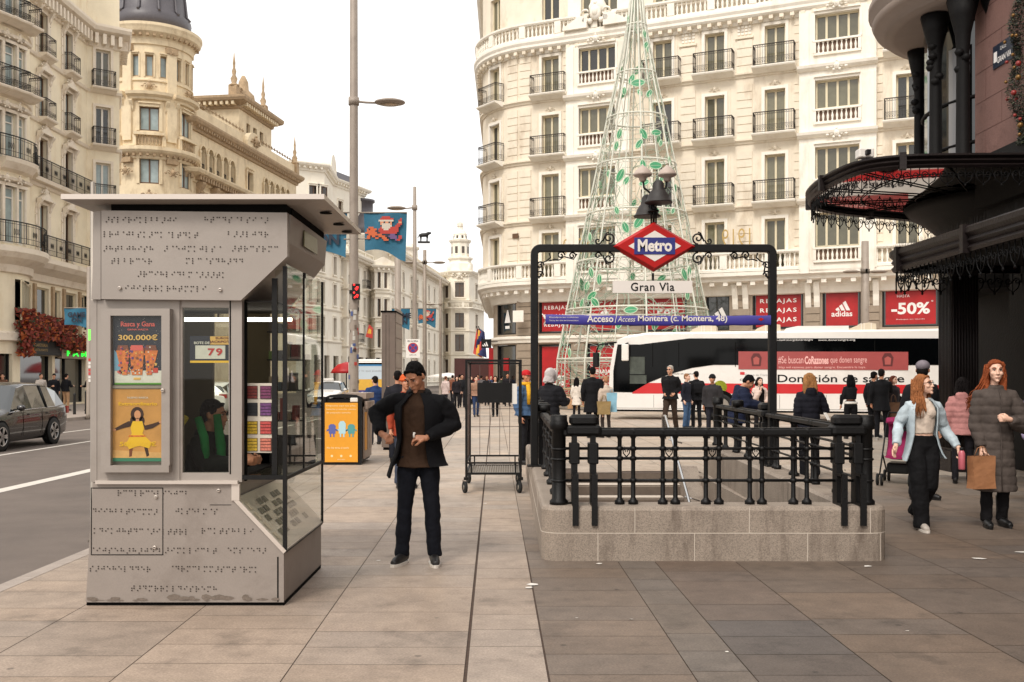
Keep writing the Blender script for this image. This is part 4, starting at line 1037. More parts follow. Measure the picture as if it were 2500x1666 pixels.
    m.box(fx(548), fx(560), Y0 + .06, Y0 + .1, zc0, zc1, M_gap)
    bp(m, 'front_wall')
    m = MB(); m.box(fx(240), fx(395), Y0 - .065, Y0 + .003, fz(1084), fz(1068), M_kio); m.box(fx(240), fx(262), Y0 - .065, Y0 + .003, fz(1068), fz(727), M_kio)
    m.box(fx(378), fx(397), Y0 - .065, Y0 + .003, fz(1068), fz(727), M_kio); m.box(fx(240), fx(397), Y0 - .065, Y0 + .003, fz(727), fz(711), M_kio)
    m.box(fx(262), fx(378), Y0 - .03, Y0 + .003, fz(893), fz(886), M_kio)
    case = bp(m, 'poster_case')
    M0 = T(0, Y0 - .02, 0)
    def pbox(mb, a, b, c, d_, mt, y=0.0): mb.box(fx(a), fx(b), Y0 - .02 - y - .003, Y0 - .02 - y, fz(d_), fz(c), mt)
    navy = flat('poster_navy', (22, 26, 46)); pk = flat('poster_pink', (214, 92, 86)); gd = flat('poster_gold', (222, 178, 96)); br = flat('poster_brown', (120, 64, 40)); orr = flat('poster_orange', (214, 118, 48), var=.5, scale=40)
    lb = flat('poster_blue', (112, 160, 190)); gr = flat('poster_green', (96, 150, 66)); wh = flat('poster_white', (214, 212, 204), var=.1, scale=20); och = flat('poster_ochre', (206, 150, 84), var=.15, scale=8); skin = flat('poster_skin', (212, 150, 112)); yl = flat('poster_yellow', (238, 190, 44)); dk = flat('poster_hair', (60, 34, 26))
    p1 = MB(); pbox(p1, 263, 377, 728, 885, navy); pbox(p1, 266, 375, 852, 880, wh, .001); pbox(p1, 266, 375, 880, 884, gr, .002)
    p1.prism([(fx(266), fz(852)), (fx(293), fz(852)), (fx(272), fz(812)), (fx(266), fz(805))], Y0 - .027, Y0 - .024, lb)
    for k, (a, b_) in enumerate(((272, 300), (302, 334), (336, 364))):
        p1.prism([(fx(a + (12 if k == 0 else 4)), fz(862)), (fx(b_ - (12 if k == 2 else 4)), fz(862)), (fx(b_ + (2 if k == 2 else 0)), fz(806)), (fx(a - (2 if k == 0 else 0)), fz(806))], Y0 - .0285, Y0 - .026, orr)
        p1.prism([(fx(a), fz(806)), (fx(b_), fz(806)), (fx(b_ - 3), fz(794)), (fx(a + 3), fz(794))], Y0 - .0295, Y0 - .0255, pk if k == 1 else br)
    pbox(p1, 345, 366, 846, 857, flat('poster_redbox', (196, 60, 40)), .004)
    rq = random.Random(4)
    for _ in range(90):
        cx_ = rq.uniform(274, 362); cy_ = rq.uniform(798, 858); rr_ = rq.uniform(1.2, 3.4); p1.prism([(fx(cx_ + rr_ * cos(q_)), fz(cy_ + rr_ * sin(q_))) for q_ in (0, 1.05, 2.1, 3.14, 4.2, 5.24)], Y0 - .0305, Y0 - .0295, rq.choice([gd, orr, pk, br, flat('poster_violet', (96, 60, 120)), wh]))
    for _ in range(60): cx_ = rq.uniform(266, 375); cy_ = rq.uniform(730, 850); pbox(p1, cx_, cx_ + .9, cy_, cy_ + .9, wh, .0005); pbox(p1, 310, 326, 868, 873, gd, .004)
    o = bp(p1, 'poster'); tag(o, 'navy lottery poster with gold prize figure')
    def tx(s, px, py, w, h, mt, par, **k): return text_obj('lettering', s, w * .00305, h * .00305, inv @ T(fx(px), Y0 - .0275, fz(py)), mt, par, **k)
    def px_parent(o_): return o_
    for s, x, y, w, h, mt in (('Rasca y Gana', 320, 747, 78, 15, pk), ('GANA HASTA', 320, 758, 48, 4, pk), ('300.000€', 320, 776, 90, 13, gd)):
        t_ = text_obj('lettering', s, w * .00305, h * .00305, T(fx(x), Y0 - .0275, fz(y)), mt, None, bold=.02); t_.parent = o
    p2 = MB(); pbox(p2, 262, 376, 894, 1060, och); pbox(p2, 262, 376, 1052, 1060, flat('poster_teal', (60, 130, 104)), .001)
    def pp(pts, mt, y): p2.prism([(fx(a), fz(b_)) for a, b_ in pts], Y0 - .0235 - y, Y0 - .023 - y + .001, mt)
    def el(cx_, cy_, rx_, ry_, mt, y, n=14): pp([(cx_ + rx_ * cos(2 * pi * q_ / n), cy_ + ry_ * sin(2 * pi * q_ / n)) for q_ in range(n)], mt, y)
    el(318, 952, 15, 17, dk, .002); el(308, 966, 6, 9, dk, .002); el(329, 966, 6, 9, dk, .002); el(319, 953, 7.5, 10, skin, .003); pp([(316, 961), (322, 961), (323, 968), (315, 968)], skin, .003)
    pp([(308, 968), (330, 968), (334, 985), (330, 996), (352, 1018), (346, 1030), (322, 1024), (300, 1032), (292, 1020), (306, 996), (303, 982)], yl, .0025); pp([(300, 1000), (336, 1000), (338, 1004), (298, 1004)], orr, .0035)
    pp([(308, 968), (303, 980), (286, 984), (268, 990), (266, 985), (284, 975), (298, 968)], dk, .003); pp([(330, 968), (336, 978), (352, 974), (370, 968), (371, 973), (354, 984), (336, 988)], dk, .003); el(266, 988, 4, 3, skin, .0035); el(372, 970, 4, 3, skin, .0035)
    pp([(300, 1030), (308, 1027), (306, 1048), (300, 1050)], br, .002); pp([(334, 1027), (342, 1029), (346, 1046), (340, 1050)], dk, .002); pp([(262, 1034), (376, 1040), (376, 1052), (262, 1052)], flat('poster_sand', (222, 172, 110), var=.2, scale=12), .0015)
    o = bp(p2, 'poster'); tag(o, 'ochre lottery poster with a dancing figure')
    for s, x, y, w, h, mt in (('500.000€', 320, 1020, 84, 11, yl), ('Extraordinario', 320, 928, 88, 8, yl), ('NUEVO RASCA', 320, 914, 48, 4, wh)):
        t_ = text_obj('lettering', s, w * .00305, h * .00305, T(fx(x), Y0 - .0275, fz(y)), mt, None, bold=.02); t_.parent = o
    g = MB(); g.poly([(fx(262), Y0 - .045, fz(1068)), (fx(378), Y0 - .045, fz(1068)), (fx(378), Y0 - .045, fz(727)), (fx(262), Y0 - .045, fz(727))], M_gl); bp(g, 'poster_glass')
    # windows
    g = MB(); g.poly([(fx(418), Y0 + .02, fz(1087)), (fx(527), Y0 + .02, fz(1087)), (fx(527), Y0 + .02, fz(707)), (fx(418), Y0 + .02, fz(707))], M_gl2); bp(g, 'front_window')
    s = MB(); zz = Y0 + .03
    s.box(fx(433), fx(528), zz, zz + .006, fz(834), fz(772), navy); s.box(fx(434), fx(528), zz - .003, zz + .001, fz(834), fz(829), yl); s.box(fx(446), fx(515), zz - .004, zz + .001, fz(825), fz(794), wh); s.box(fx(480), fx(527), zz - .003, zz, fz(792), fz(773), gd)
    o = bp(s, 'jackpot_sign')
    for st, x, y, w, h, mt, dy in (('BOTE DE', 461, 788, 36, 6, wh, .005), ('79', 492, 809, 34, 17, flat('red_digits', (190, 40, 36)), .007), ('JACKPOT', 502, 786, 46, 7, br, .006), ('EUROS', 508, 777, 30, 5, br, .006)):
        t_ = text_obj('lettering', st, w * .00305, h * .00305, T(fx(x), zz - dy, fz(y)), mt, None, bold=.03, spacing=1.2 if st == '79' else 1); t_.parent = o
    # interior: olive back panel, shelves of goods, floor
    m = MB(); ol = flat('olive_panel', (92, 82, 60), rough=.7, var=.1, scale=4); dkp = flat('interior_dark', (34, 30, 28), rough=.8)
    m.box(fx(214), -2.47, Y1 - .06, Y1 - .01, zc0, zc1, ol); m.box(fx(222), fx(240), Y0 + .06, Y1 - .07, zc0, zc1, ol)
    m.box(fx(240), -1.95, Y0 + .06, Y1 - .07, zc0 - .001, zc0 + .015, dkp); m.box(-2.47, -1.62, Y1 - .05, Y1 - .01, zc0, zc0 + .25, dkp); m.box(-2.2, -2.0, Y1 - .05, Y1 - .01, zc0, zc1, ol)
    m.box(-2.9, -1.66, Y0 + .06, Y1 - .02, zc1 - .01, zc1 + .0, dkp)
    bp(m, 'interior_lining')
    m = MB(); rr = random.Random(8); 
    cols = [flat('goods_%d' % i, c, rough=.6) for i, c in enumerate([(60, 52, 46), (120, 44, 34), (44, 60, 70), (140, 126, 104), (90, 110, 60), (30, 26, 26)])]
    for z in (1.25, 1.5, 1.75, 1.98):
        m.box(-1.98, -1.72, Y1 - .22, Y1 - .06, z - .012, z, dkp)
        x = -1.97
        while x < -1.76: w = rr.uniform(.03, .06); m.box(x, x + w, Y1 - .2, Y1 - .1, z, z + rr.uniform(.06, .18), rr.choice(cols)); x += w + .01
    bp(m, 'goods_shelf')
    m = MB(); m.tube([(-2.75, 7.9, 2.06), (-1.72, 7.9, 2.06)], .016, mat('lit_tube', (255, 250, 235), .5, emit=((255, 244, 224), 3)), 8); bp(m, 'tube_lamp')
    # ticket rack facing the street beside the front window
    yr = Y0 + .16; m = MB(); ra, rb, rc, rd = 562, 628, 881, 1041
    k = (Y0 + .16) / Y0; rx = lambda p: PX(p, yr); rz = lambda p: PZ(p, yr)
    wf = flat('rack_white', (216, 206, 190))
    m.box(rx(ra), rx(rb), yr, yr + .012, rz(rd), rz(rc), wf)
    cl = [(130, 52, 46), (120, 56, 92), (38, 40, 46), (112, 66, 118), (206, 170, 40), (196, 76, 72), (226, 186, 60), (206, 120, 100)]
    for j in range(4):
        for i in range(2):
            a = ra + 4 + i * 32; b0 = rc + 6 + j * 39 + (3 if j > 1 else 0); c_ = cl[j * 2 + i]
            m.box(rx(a), rx(a + 26), yr - .006, yr - .001, rz(b0 + 30), rz(b0), flat('ticket_back_%d%d' % (i, j), tuple(v * .6 for v in c_)))
            for q in range(4): m.box(rx(a + 1), rx(a + 25), yr - .012 + q * .001, yr - .007, rz(b0 + 7 + q * 7.2), rz(b0 + 1.5 + q * 7.2), flat('ticket_%d%d' % (i, j), c_, var=.5, scale=90))
    bp(m, 'ticket_rack')
    # glass box: frames and panes
    m = MB(); Xg = fx(655) + .012; zt = 2.42; zsh = fz(1097)
    bar = lambda x0, x1, y0, y1, z0, z1: m.box(x0, x1, y0, y1, z0, z1, M_black)
    bar(Xg - .028, Xg, Y0 - .005, Y0 + .02, fz(1270), fz(612)); bar(Xg - .016, Xg, Y1 - .03, Y1 - .008, .38, 2.4); bar(Xg - .02, Xg - .004, Y0 + .62, Y0 + .64, zsh, 2.4)
    bar(Xg - .024, Xg, Y0 + .02, Y1 - .03, zsh - .02, zsh + .004); bar(Xg - .018, Xg - .002, Y0 + .02, Y1 - .03, .372, .392)
    bar(fx(556), Xg - .03, Y0, Y0 + .03, zsh - .018, zsh + .012); bar(fx(622), fx(634), Y0 + .03, Y0 + .06, zsh, 2.3)
    bar(Xg - .14, Xg - .0, Y0 + .64, Y0 + .66, 2.36, 2.4)
    bp(m, 'glass_frame')
    m = MB(); m.box(fx(558), Xg - .03, Y0 + .03, Y1 - .05, zsh - .012, zsh - .002, M_gl2); m.poly([(Xg - .01, Y0, .385), (Xg - .01, Y1 - .02, .385), (Xg - .01, Y1 - .02, zsh), (Xg - .01, Y0, zsh)], M_gl)
    m.poly([(Xg - .01, Y0 + .02, zsh), (Xg - .01, Y1 - .02, zsh), (Xg - .01, Y1 - .02, 2.4), (Xg - .01, Y0 + .02, 2.4)], M_gl2)
    m.poly([(fx(628), Y0 + .05, zsh), (Xg - .02, Y0 + .05, zsh), (Xg - .02, Y0 + .05, 2.36), (fx(628), Y0 + .05, 2.36)], M_gl2)
    m.poly([(fx(540), Y0 + .004, fz(1110)), (Xg - .028, Y0 + .004, fz(1110)), (Xg - .028, Y0 + .004, fz(1268)), (fx(545), Y0 + .004, fz(1155))], M_gl)
    m.poly([(-1.60, Y1 - .02, zc0), (-2.47, Y1 - .02, zc0), (-2.47, Y1 - .02, zc1), (-1.60, Y1 - .02, zc1)], M_gl2)
    bp(m, 'glazing')
    # papers laid out on the sloping display
    m = MB(); pp_ = flat('newsprint', (186, 176, 150), var=.2, scale=60); pd = flat('newsprint_dark', (104, 98, 80), var=.3, scale=50); pr = flat('paper_strip', (196, 130, 96), var=.4, scale=40)
    sl = lambda t, y, h: (fx(548) + (fx(640) - fx(548)) * t + h * .7, y, fz(1165) + (fz(1262) - fz(1165)) * t + .02 + h * .7)
    for (t0, t1, y0, y1, mt) in ((.02, .98, Y0 + .03, Y0 + .12, pr), (.05, .95, Y0 + .16, Y0 + .6, pp_), (.1, .9, Y0 + .64, Y0 + 1.2, pp_)):
        m.poly([sl(t0, y0, .02), sl(t1, y0, .02), sl(t1, y1, .02), sl(t0, y1, .02)], mt)
    for i in range(5):
        for j in range(7): 
            t0 = .08 + i * .17; y0 = Y0 + .18 + j * .14
            if (i + j) % 3: m.poly([sl(t0, y0, .024), sl(t0 + .13, y0, .024), sl(t0 + .13, y0 + .11, .024), sl(t0, y0 + .11, .024)], pd)
    for j in range(4): m.poly([sl(.04 + .24 * j, Y0 + .04, .025), sl(.22 + .24 * j, Y0 + .04, .025), sl(.22 + .24 * j, Y0 + .1, .025), sl(.04 + .24 * j, Y0 + .1, .025)], flat('paper_strip_b', (206, 190, 170), var=.3, scale=80))
    bp(m, 'newspaper_display')
    # dirt line along the foot
    m = MB(); rr = random.Random(5)
    for k in range(26):
        x = rr.uniform(fx(200), fx(640)); w = rr.uniform(.01, .06); h = rr.uniform(.004, .016)
        if x > fx(400): h *= 1.8
        m.poly([(x + w * cos(a) * rr.uniform(.7, 1), Y0 - .0015 - k * .0003, .035 + h + h * sin(a) * rr.uniform(.6, 1)) for a in [i * pi / 4 for i in range(8)]], flat('scuff', (112, 100, 90), var=.3, scale=60))
    bp(m, 'scuff_mark')
kiosk()
# ================================================================ metro entrance
M_coping = mat('stair_granite', (156, 142, 128), .7, var=.14, scale=3, bump=.3, bscale=70, grain=.75, stain=(88, 74, 64), stain_amt=.8, stain_scale=4.2, stretch=(1, 1, .22))
M_step = mat('stair_step', (150, 138, 126), .75, var=.1, scale=4, grain=.3, bscale=80)
M_riser = mat('riser_shade', (104, 92, 82), .9, var=.2, scale=6)  # stone of the risers, darkened in its colour for the shade of the well
M_mort_and_lit = mat('mortar_and_lit_tread', (198, 186, 172), .9)
def rrect(x0, x1, y0, y1, r, n=6):
    p = []
    for cx, cy, a in ((x1 - r, y1 - r, 0), (x0 + r, y1 - r, 90), (x0 + r, y0 + r, 180), (x1 - r, y0 + r, 270)):
        p += [(cx + r * cos(radians(a + 90 * k / n)), cy + r * sin(radians(a + 90 * k / n))) for k in range(n + 1)]
    return p
def metro():
    YF, YB = 8.67, 16.6; XA, XB = .285, 3.325; ZC = .475; W = .34
    B = empty('stair_parapet', ((XA + XB) / 2, YF, 0), 0, 'low speckled granite parapet around the underground stairs with rounded corners', 'parapet'); inv, bp = origin_parts(B)
    # parapet path: open at the back; right arm splays slightly
    r = .16; out = [(XA, YB)] + [(XA, YF + r)] + [(XA + r - r * cos(pi / 2 * k / 5), YF + r - r * sin(pi / 2 * k / 5)) for k in range(1, 6)] + [(XB - r + r * sin(pi / 2 * k / 5), YF + r - r * cos(pi / 2 * k / 5)) for k in range(0, 6)] + [(XB + .28, YB)]
    P = Path(out); m = MB()
    # outward is right-hand of heading; path runs back-left -> front -> back-right: heading -y first => right = -x (outward)
    mould(m, P, 0, P.L, [(-W, -.01), (0, -.01), (0, .238), (-.003, .243), (0, .248), (0, ZC - .035), (-.012, ZC - .012), (-.035, ZC), (-W + .03, ZC), (-W, ZC - .03), (-W, -.0)], M_coping)
    bp(m, 'coping')
    j = MB(); u0 = P.c[1]; uf = P.c[7]; L = P.c[-2] - P.c[1]
    fxu = lambda px: P.c[6] + (PX(px, YF) - (XA + r))
    mould(j, P, 0, P.L, [(-.001, .2395), (.0015, .2395), (.0015, .2465), (-.001, .2465)], M_mort_and_lit)
    for px in (1459, 1722, 2000): j.box(-.003, .003, -.0018, .001, .247, ZC - .01, M_mort_and_lit, P.M(fxu(px), 0))
    for px in (1374, 1596, 1856, 2045 - 18): j.box(-.003, .003, -.0018, .001, 0, .239, M_mort_and_lit, P.M(fxu(px), 0))
    for k in range(1, 6):
        for s, uu in ((0, k * 1.35), (1, P.L - k * 1.35)): j.box(-.004, .004, -.0018, .001, .247 if k % 2 else 0, ZC - .01 if k % 2 else .239, M_mort_and_lit, P.M(uu, 0))
    bp(j, 'mortar_joint')
    # well walls, steps, landing
    w = MB(); zb = -3.2
    w.poly([(HX0 + .1, HY0, zb), (HX0 + .1, HY1, zb), (HX0 + .1, HY1, .1), (HX0 + .1, HY0, .1)], M_coping)
    w.poly([(HX1 - .12, HY0, zb), (HX1 + .1, HY1, zb), (HX1 + .1, HY1, .1), (HX1 - .12, HY0, .1)], M_coping)
    w.poly([(HX0, HY0 + .05, zb), (HX1, HY0 + .05, zb), (HX1, HY0 + .05, .1), (HX0, HY0 + .05, .1)], M_coping)
    for (xa, xb) in ((HX0 - .01, HX0 + .1), (HX1 - .12, HX1 + .3)): w.box(xa, xb, HY0 + .06, HY1, -.3, -.002, M_coping)
    # inner stone kerb with sloping top along the right wall
    sl = [(HY1 - .2, .0), (HY1 - .2, .22), (HY0 + .1, -3.3), (HY0 + .1, -3.3 - .22)]
    w.prism([(a, b_) for a, b_ in ((HY1 - .1, -.25), (HY1 - .1, .12), (HY0 + .1, -3.7), (HY0 + .1, -4.07))], HX1 - .42, HX1 - .10, M_coping, ax='x')
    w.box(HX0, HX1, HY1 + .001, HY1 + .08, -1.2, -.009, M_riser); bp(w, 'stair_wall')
    s = MB(); n = 20; d = .33; h = .165
    for i in range(n):
        y1 = HY1 - i * d; s.box(HX0 + .1, HX1 - .12, y1 - d - .02, y1, -(i + 1) * h - .6, -(i + 1) * h, M_step)
        s.box(HX0 + .101, HX1 - .121, y1 - .001, y1 + .004, -(i + 1) * h, -i * h - .03, M_dot) if False else None
        s.box(HX0 + .101, HX1 - .121, y1 - d - .024, y1 - d - .019, -(i + 1) * h - h + .0, -(i + 1) * h - .03, M_riser); s.box(HX0 + .101, HX1 - .121, y1 - d - .03, y1 - d + .26, -(i + 1) * h, -(i + 1) * h + .004, M_mort_and_lit)  # riser slabs coloured as shaded, tread slabs coloured pale as lit
    bp(s, 'steps')
    hr = MB()
    for dx in (0, .10): hr.tube([(HX1 - .62 + dx * .3, HY1 + .15, .55), (HX1 - .62 + dx * .3, HY1 + .2, .95), (HX1 - .62 + dx * .3, HY1 - .1, .95 - dx), (HX1 - .62 + dx * .3, HY0 + .6, -2.75 - dx)], .022, M_chrome, 8)
    for k in range(5): y = HY1 - .4 - k * 1.5; hr.tube([(HX1 - .62, y, .78 - (HY1 - y) * .5), (HX1 - .4, y, .72 - (HY1 - y) * .5)], .012, M_chrome, 6)
    bp(hr, 'handrail')
    # ---- black iron railing standing on the parapet
    R = empty('entrance_railing', ((XA + XB) / 2, YF + .17, ZC), 0, 'heavy black wrought iron railing with paired balusters standing on the granite parapet', 'railing'); inv2, bp2 = origin_parts(R)
    P2 = Path([(XA + .16, YB - .1), (XA + .16, YF + .17), (XB - .16, YF + .17), (XB + .12, YB - .1)])
    yf = YF + .17; K = M_black
    zt = 1.146; hz = [(.969, .013), (.881, .013), (.685, .013)]
    t = MB(); mould(t, P2, 0, P2.L, [(-.035, zt - .07), (.035, zt - .07), (.045, zt - .05), (.045, zt - .012), (.035, zt), (-.035, zt), (-.045, zt - .012), (-.045, zt - .05)], K)
    mould(t, P2, .1, P2.L - .1, [(-.07, zt + .005), (.07, zt + .005), (.07, zt + .03), (-.07, zt + .03)][:0] or [(-.03, zt), (.03, zt), (.03, zt + .008), (-.03, zt + .008)], K); bp2(t, 'top_rail')
    t = MB()
    for z, rad in hz: t.tube([P2.at(u, z) for u in (0.05, P2.c[1], P2.c[2], P2.L - .05)], rad, K, 8)
    bp2(t, 'cross_rail')
    bal = MB()
    bal.lathe([(.045, 0), (.045, .03), (.028, .045), (.021, .06), (.019, .3), (.019, .58), (.03, .6), (.03, .62), (.048, .632), (.048, .675)], K, n=8)
    for z, _ in hz: bal.lathe([(.028, -.018), (.031, 0), (.028, .018)], K, o=(0, 0, z - ZC), n=8)
    bme = bal.mesh('baluster')
    def bput(u):
        o = bpy.data.objects.new('baluster', bme); COL.objects.link(o); o.parent = R; o.matrix_local = inv2 @ P2.M(u, ZC)
    uf0 = P2.c[1]
    fu = lambda px: uf0 + PX(px, yf) - (XA + .16)
    for px in (1286, 1424, 1455, 1523, 1552, 1622, 1652, 1723, 1751, 1823, 1854): bput(fu(px))
    for k in range(8):
        base = uf0 - .75 - k * .86
        for q in (0, .13): bput(base - q) if base > .3 and not (3.4 < uf0 - base < 4.3) else None
        base = P2.c[2] + .75 + k * .86
        for q in (0, .13): bput(base + q) if base < P2.L - .3 and not (3.4 < base - P2.c[2] < 4.3) else None
    # heart scrolls between the pairs
    hs = MB()
    for s in (-1, 1):
        pts = [(s * (.004 + .03 * math.sin(a) ** 1 * (1 if True else 0)), 0, .032 * math.cos(a) - .0) for a in [q * pi / 8 for q in range(9)]]
        pts = [(0, 0, -.032), (s * .026, 0, .0), (s * .03, 0, .02), (s * .018, 0, .032), (s * .006, 0, .022), (s * .012, 0, .01)]
        hs.tube(pts, .0055, K, 5)
    hs.tube([(0, 0, -.032), (0, 0, -.045)], .012, K, 6)
    hme = hs.mesh('heart_scroll')
    for a, b_ in ((1424, 1455), (1523, 1552), (1622, 1652), (1723, 1751), (1823, 1854)):
        o = bpy.data.objects.new('heart_scroll', hme); COL.objects.link(o); o.parent = R; o.matrix_local = inv2 @ P2.M(fu((a + b_) / 2), .926)
    # double posts with shouldered caps and straps running down the stone
    def dpost(M, strap=True):
        p = MB()
        for sx_ in (-1, 1):
            x = sx_ * .083
            p.box(x - .026, x + .026, -.06, .06, 0, .46, K, M); p.box(x - .022, x + .022, -.055, .055, .46, .62, K, M)
            p.rbox(x - .045, x + .045, -.07, .07, .36, .545, K, .012, M)
            if strap: p.box(x - .026, x + .026, -.195, -.172, -.165, .28, K, M); p.box(x - .026, x + .026, -.19, -.055, .0, .022, K, M); p.box(x - .026, x + .026, -.19, -.055, .26, .282, K, M)
            for z in (.08, .16, .24, .32): p.sph((x, -.06 if not strap else -.197, z - (.0)), .006, K, 5, 3, M)
        p.rbox(-.155, .155, -.085, .085, .615, .70, K, .03, M); p.rbox(-.128, .128, -.08, .08, .695, .795, K, .045, M, 4)
        return p
    for px in (1341, 1946): bp2(dpost(P2.M(fu(px), ZC)), 'double_post')
    for u in (P2.c[1] - 4.0, P2.c[2] + 4.0): bp2(dpost(P2.M(u, ZC), False), 'double_post')
    # drum corner posts and end posts
    for (u, r_) in ((P2.c[1], .062), (P2.c[2], .062), (.1, .07), (P2.L - .1, .07)):
        q = P2.at(u, 0); c = MB(); o_ = (q.x, q.y, ZC)
        c.lathe([(r_ + .02, 0), (r_ + .02, .03), (r_, .05), (r_, .66), (r_ + .02, .67), (r_ + .022, .72), (r_ + .012, .74), (r_ + .012, .79)], K, o=o_, n=18)
        for z in (.21, .40, .49): c.lathe([(r_ + .002, z - .012), (r_ + .014, z), (r_ + .002, z + .012)], K, o=o_, n=18)
        bp2(c, 'corner_post')
    # capped rollers on the left and right
    for u in (1.8, 3.9, P2.L - 1.8):
        q = P2.at(u, 0); c = MB(); c.lathe([(.05, -.08), (.055, 0), (.05, .08)], K, n=14, M=T(q.x, q.y, zt + .06) @ RY(pi / 2)); bp2(c, 'rail_roller')
    # ---- arch with the diamond sign
    D = 12.54; ax = lambda p: PX(p, D); az = lambda p: PZ(p, D)
    A = empty('metro_arch', (ax(1502), D, ZC), 0, 'tall black steel arch over the stairs carrying the red diamond metro sign', 'sign arch'); inv3, bp3 = origin_parts(A)
    xl, xr, zr, tb = ax(1228), ax(1775), az(571), .047
    f = MB(); rad = .075; pts = [(xl, ZC), (xl, zr - rad)] + [(xl + rad - rad * cos(pi / 2 * k / 6), zr - rad + rad * sin(pi / 2 * k / 6)) for k in range(1, 7)] + [(xr - rad + rad * sin(pi / 2 * k / 6), zr - rad + rad * cos(pi / 2 * k / 6)) for k in range(0, 6)] + [(xr, zr - rad), (xr, ZC)]
    rows = []
    for i, (x, z) in enumerate(pts):
        a = Vector(pts[max(i - 1, 0)]); b_ = Vector(pts[min(i + 1, len(pts) - 1)]); tt = (b_ - a).normalized(); nn = Vector((tt.y, -tt.x)) * tb
        ch = .012
        rows.append([(x + nn.x, D - tb + ch, z + nn.y), (x + nn.x * .8, D - tb, z + nn.y * .8), (x - nn.x * .8, D - tb, z - nn.y * .8), (x - nn.x, D - tb + ch, z - nn.y), (x - nn.x, D + tb, z - nn.y), (x + nn.x, D + tb, z + nn.y)])
    f.grid(rows, K, closed=True, smooth=False); 
    for x in (xl, xr): f.box(x - .09, x + .09, D - .09, D + .09, ZC, ZC + .02, K)
    bp3(f, 'frame')
    def spiral(cx, cz, r0, a0, turns, sgn, n=26, rend=.15):
        return [(cx + r0 * (1 - (1 - rend) * k / n) * cos(a0 + sgn * turns * 2 * pi * k / n), D, cz + r0 * (1 - (1 - rend) * k / n) * sin(a0 + sgn * turns * 2 * pi * k / n)) for k in range(n + 1)]
    for sx_ in (-1, 1):
        s = MB(); cx0 = (xl + xr) / 2
        mir = lambda pts: [(x if sx_ < 0 else 2 * cx0 - x, y, z) for x, y, z in pts]
        def X(px): return ax(px)
        # pairs above and below the beam beside the diamond
        for up_ in (1, -1):
            z0 = zr + up_ * .052
            big = spiral(X(1399), z0 + up_ * .075, .075, -up_ * pi / 2 + (0), 1.4, up_ * 1); small = spiral(X(1374), z0 + up_ * .04, .045, 0, 1.2, -up_ * 1)
            s.tube(mir(big), .011, K, 6); s.tube(mir(small), .010, K, 6)
            s.tube(mir([(X(1374) + .045, D, z0 + up_ * .045), (X(1385), D, z0 + up_ * .035), (X(1399) - .03, D, z0 + up_ * .14), (X(1399), D, z0 + up_ * .15)]), .011, K, 6)
        # corner brackets
        for (px, py, r0) in ((1289, 587, .05), (1315, 588, .045), (1241, 610, .05), (1240, 632, .05)):
            s.tube(mir(spiral(X(px), az(py), r0, 0, 1.3, 1)), .010, K, 6)
        s.tube(mir([(X(1238), D, az(640)), (X(1247), D, az(625)), (X(1244), D, az(605)), (X(1256), D, az(600)), (X(1265), D, az(592)), (X(1262), D, az(582))]), .010, K, 6)
        s.tube(mir([(X(1262), D, az(600)), (X(1275), D, az(596)), (X(1285), D, az(598)), (X(1296), D, az(590)), (X(1318), D, az(596)), (X(1326), D, az(584))]), .009, K, 6)
        bp3(s, 'scrollwork')
    # diamond: faceted red frame, white lozenge, blue plate
    red = mat('metro_red', (172, 20, 18), .5, spec=.25, var=.06, scale=3); wht = mat('metro_white', (222, 214, 206), .45); blu = mat('metro_blue', (28, 34, 112), .4)
    cx, cz = ax(1502), az(568); hw, hh = ax(1599) - cx, az(511) - cz; s = MB()
    o4 = [(cx - hw, cz), (cx, cz + hh), (cx + hw, cz), (cx, cz - hh)]; k = .88; i4 = [(cx + (x - cx) * k, cz + (z - cz) * k) for x, z in o4]
    for sg in (-1, 1):
        y0, y1 = D + sg * .03, D + sg * .10
        for i in range(4):
            j = (i + 1) % 4; s.poly([(o4[i][0], y0, o4[i][1]), (o4[j][0], y0, o4[j][1]), (i4[j][0], y1, i4[j][1]), (i4[i][0], y1, i4[i][1])], red)
            m_ = .60; s.poly([(i4[i][0], y1, i4[i][1]), (i4[j][0], y1, i4[j][1]), (cx, y1, cz)], red)
    for i in range(4): j = (i + 1) % 4; s.poly([(o4[i][0], D - .03, o4[i][1]), (o4[j][0], D - .03, o4[j][1]), (o4[j][0], D + .03, o4[j][1]), (o4[i][0], D + .03, o4[i][1])], red)
    dm = bp3(s, 'diamond_sign')
    s = MB(); hw2, hh2 = ax(1562) - cx, az(533) - cz
    for sg in (-1, 1): s.prism([(cx - hw2, cz), (cx, cz + hh2), (cx + hw2, cz), (cx, cz - hh2)], D + sg * .104, D + sg * .098, wht)
    o = s.build('white_lozenge', dm)
    s = MB()
    for sg in (-1, 1): s.box(ax(1455), ax(1548), min(D + sg * .112, D + sg * .10), max(D + sg * .112, D + sg * .10), az(587), az(549), blu)
    o = s.build('blue_plate', dm)
    text_obj('lettering', 'Metro', ax(1541) - ax(1463), .155, T(cx, D - .1145, az(567)), wht, o, bold=.035)
    # station board and the blue notice roll
    s = MB(); s.box(ax(1498), ax(1503), D - .01, D + .01, az(646), az(628), K); s.box(ax(1408), ax(1590), D - .025, D + .025, az(674), az(646), wht); o = bp3(s, 'station_board')
    text_obj('lettering', 'Gran Via', ax(1549) - ax(1449), .108, T(ax(1499), D - .028, az(660)), M_black, o, bold=.018, spacing=1.12)
    s_ = MB(); s_.tube([(ax(1531), D - .028, az(655)), (ax(1533), D - .028, az(650))], .005, M_black, 4); s_.build('accent', o)
    V = empty('notice_roll', (cx, D - .06, az(735)), 0, 'blue access notice strip tied across between the arch posts', 'notice'); inv4, bp4 = origin_parts(V)
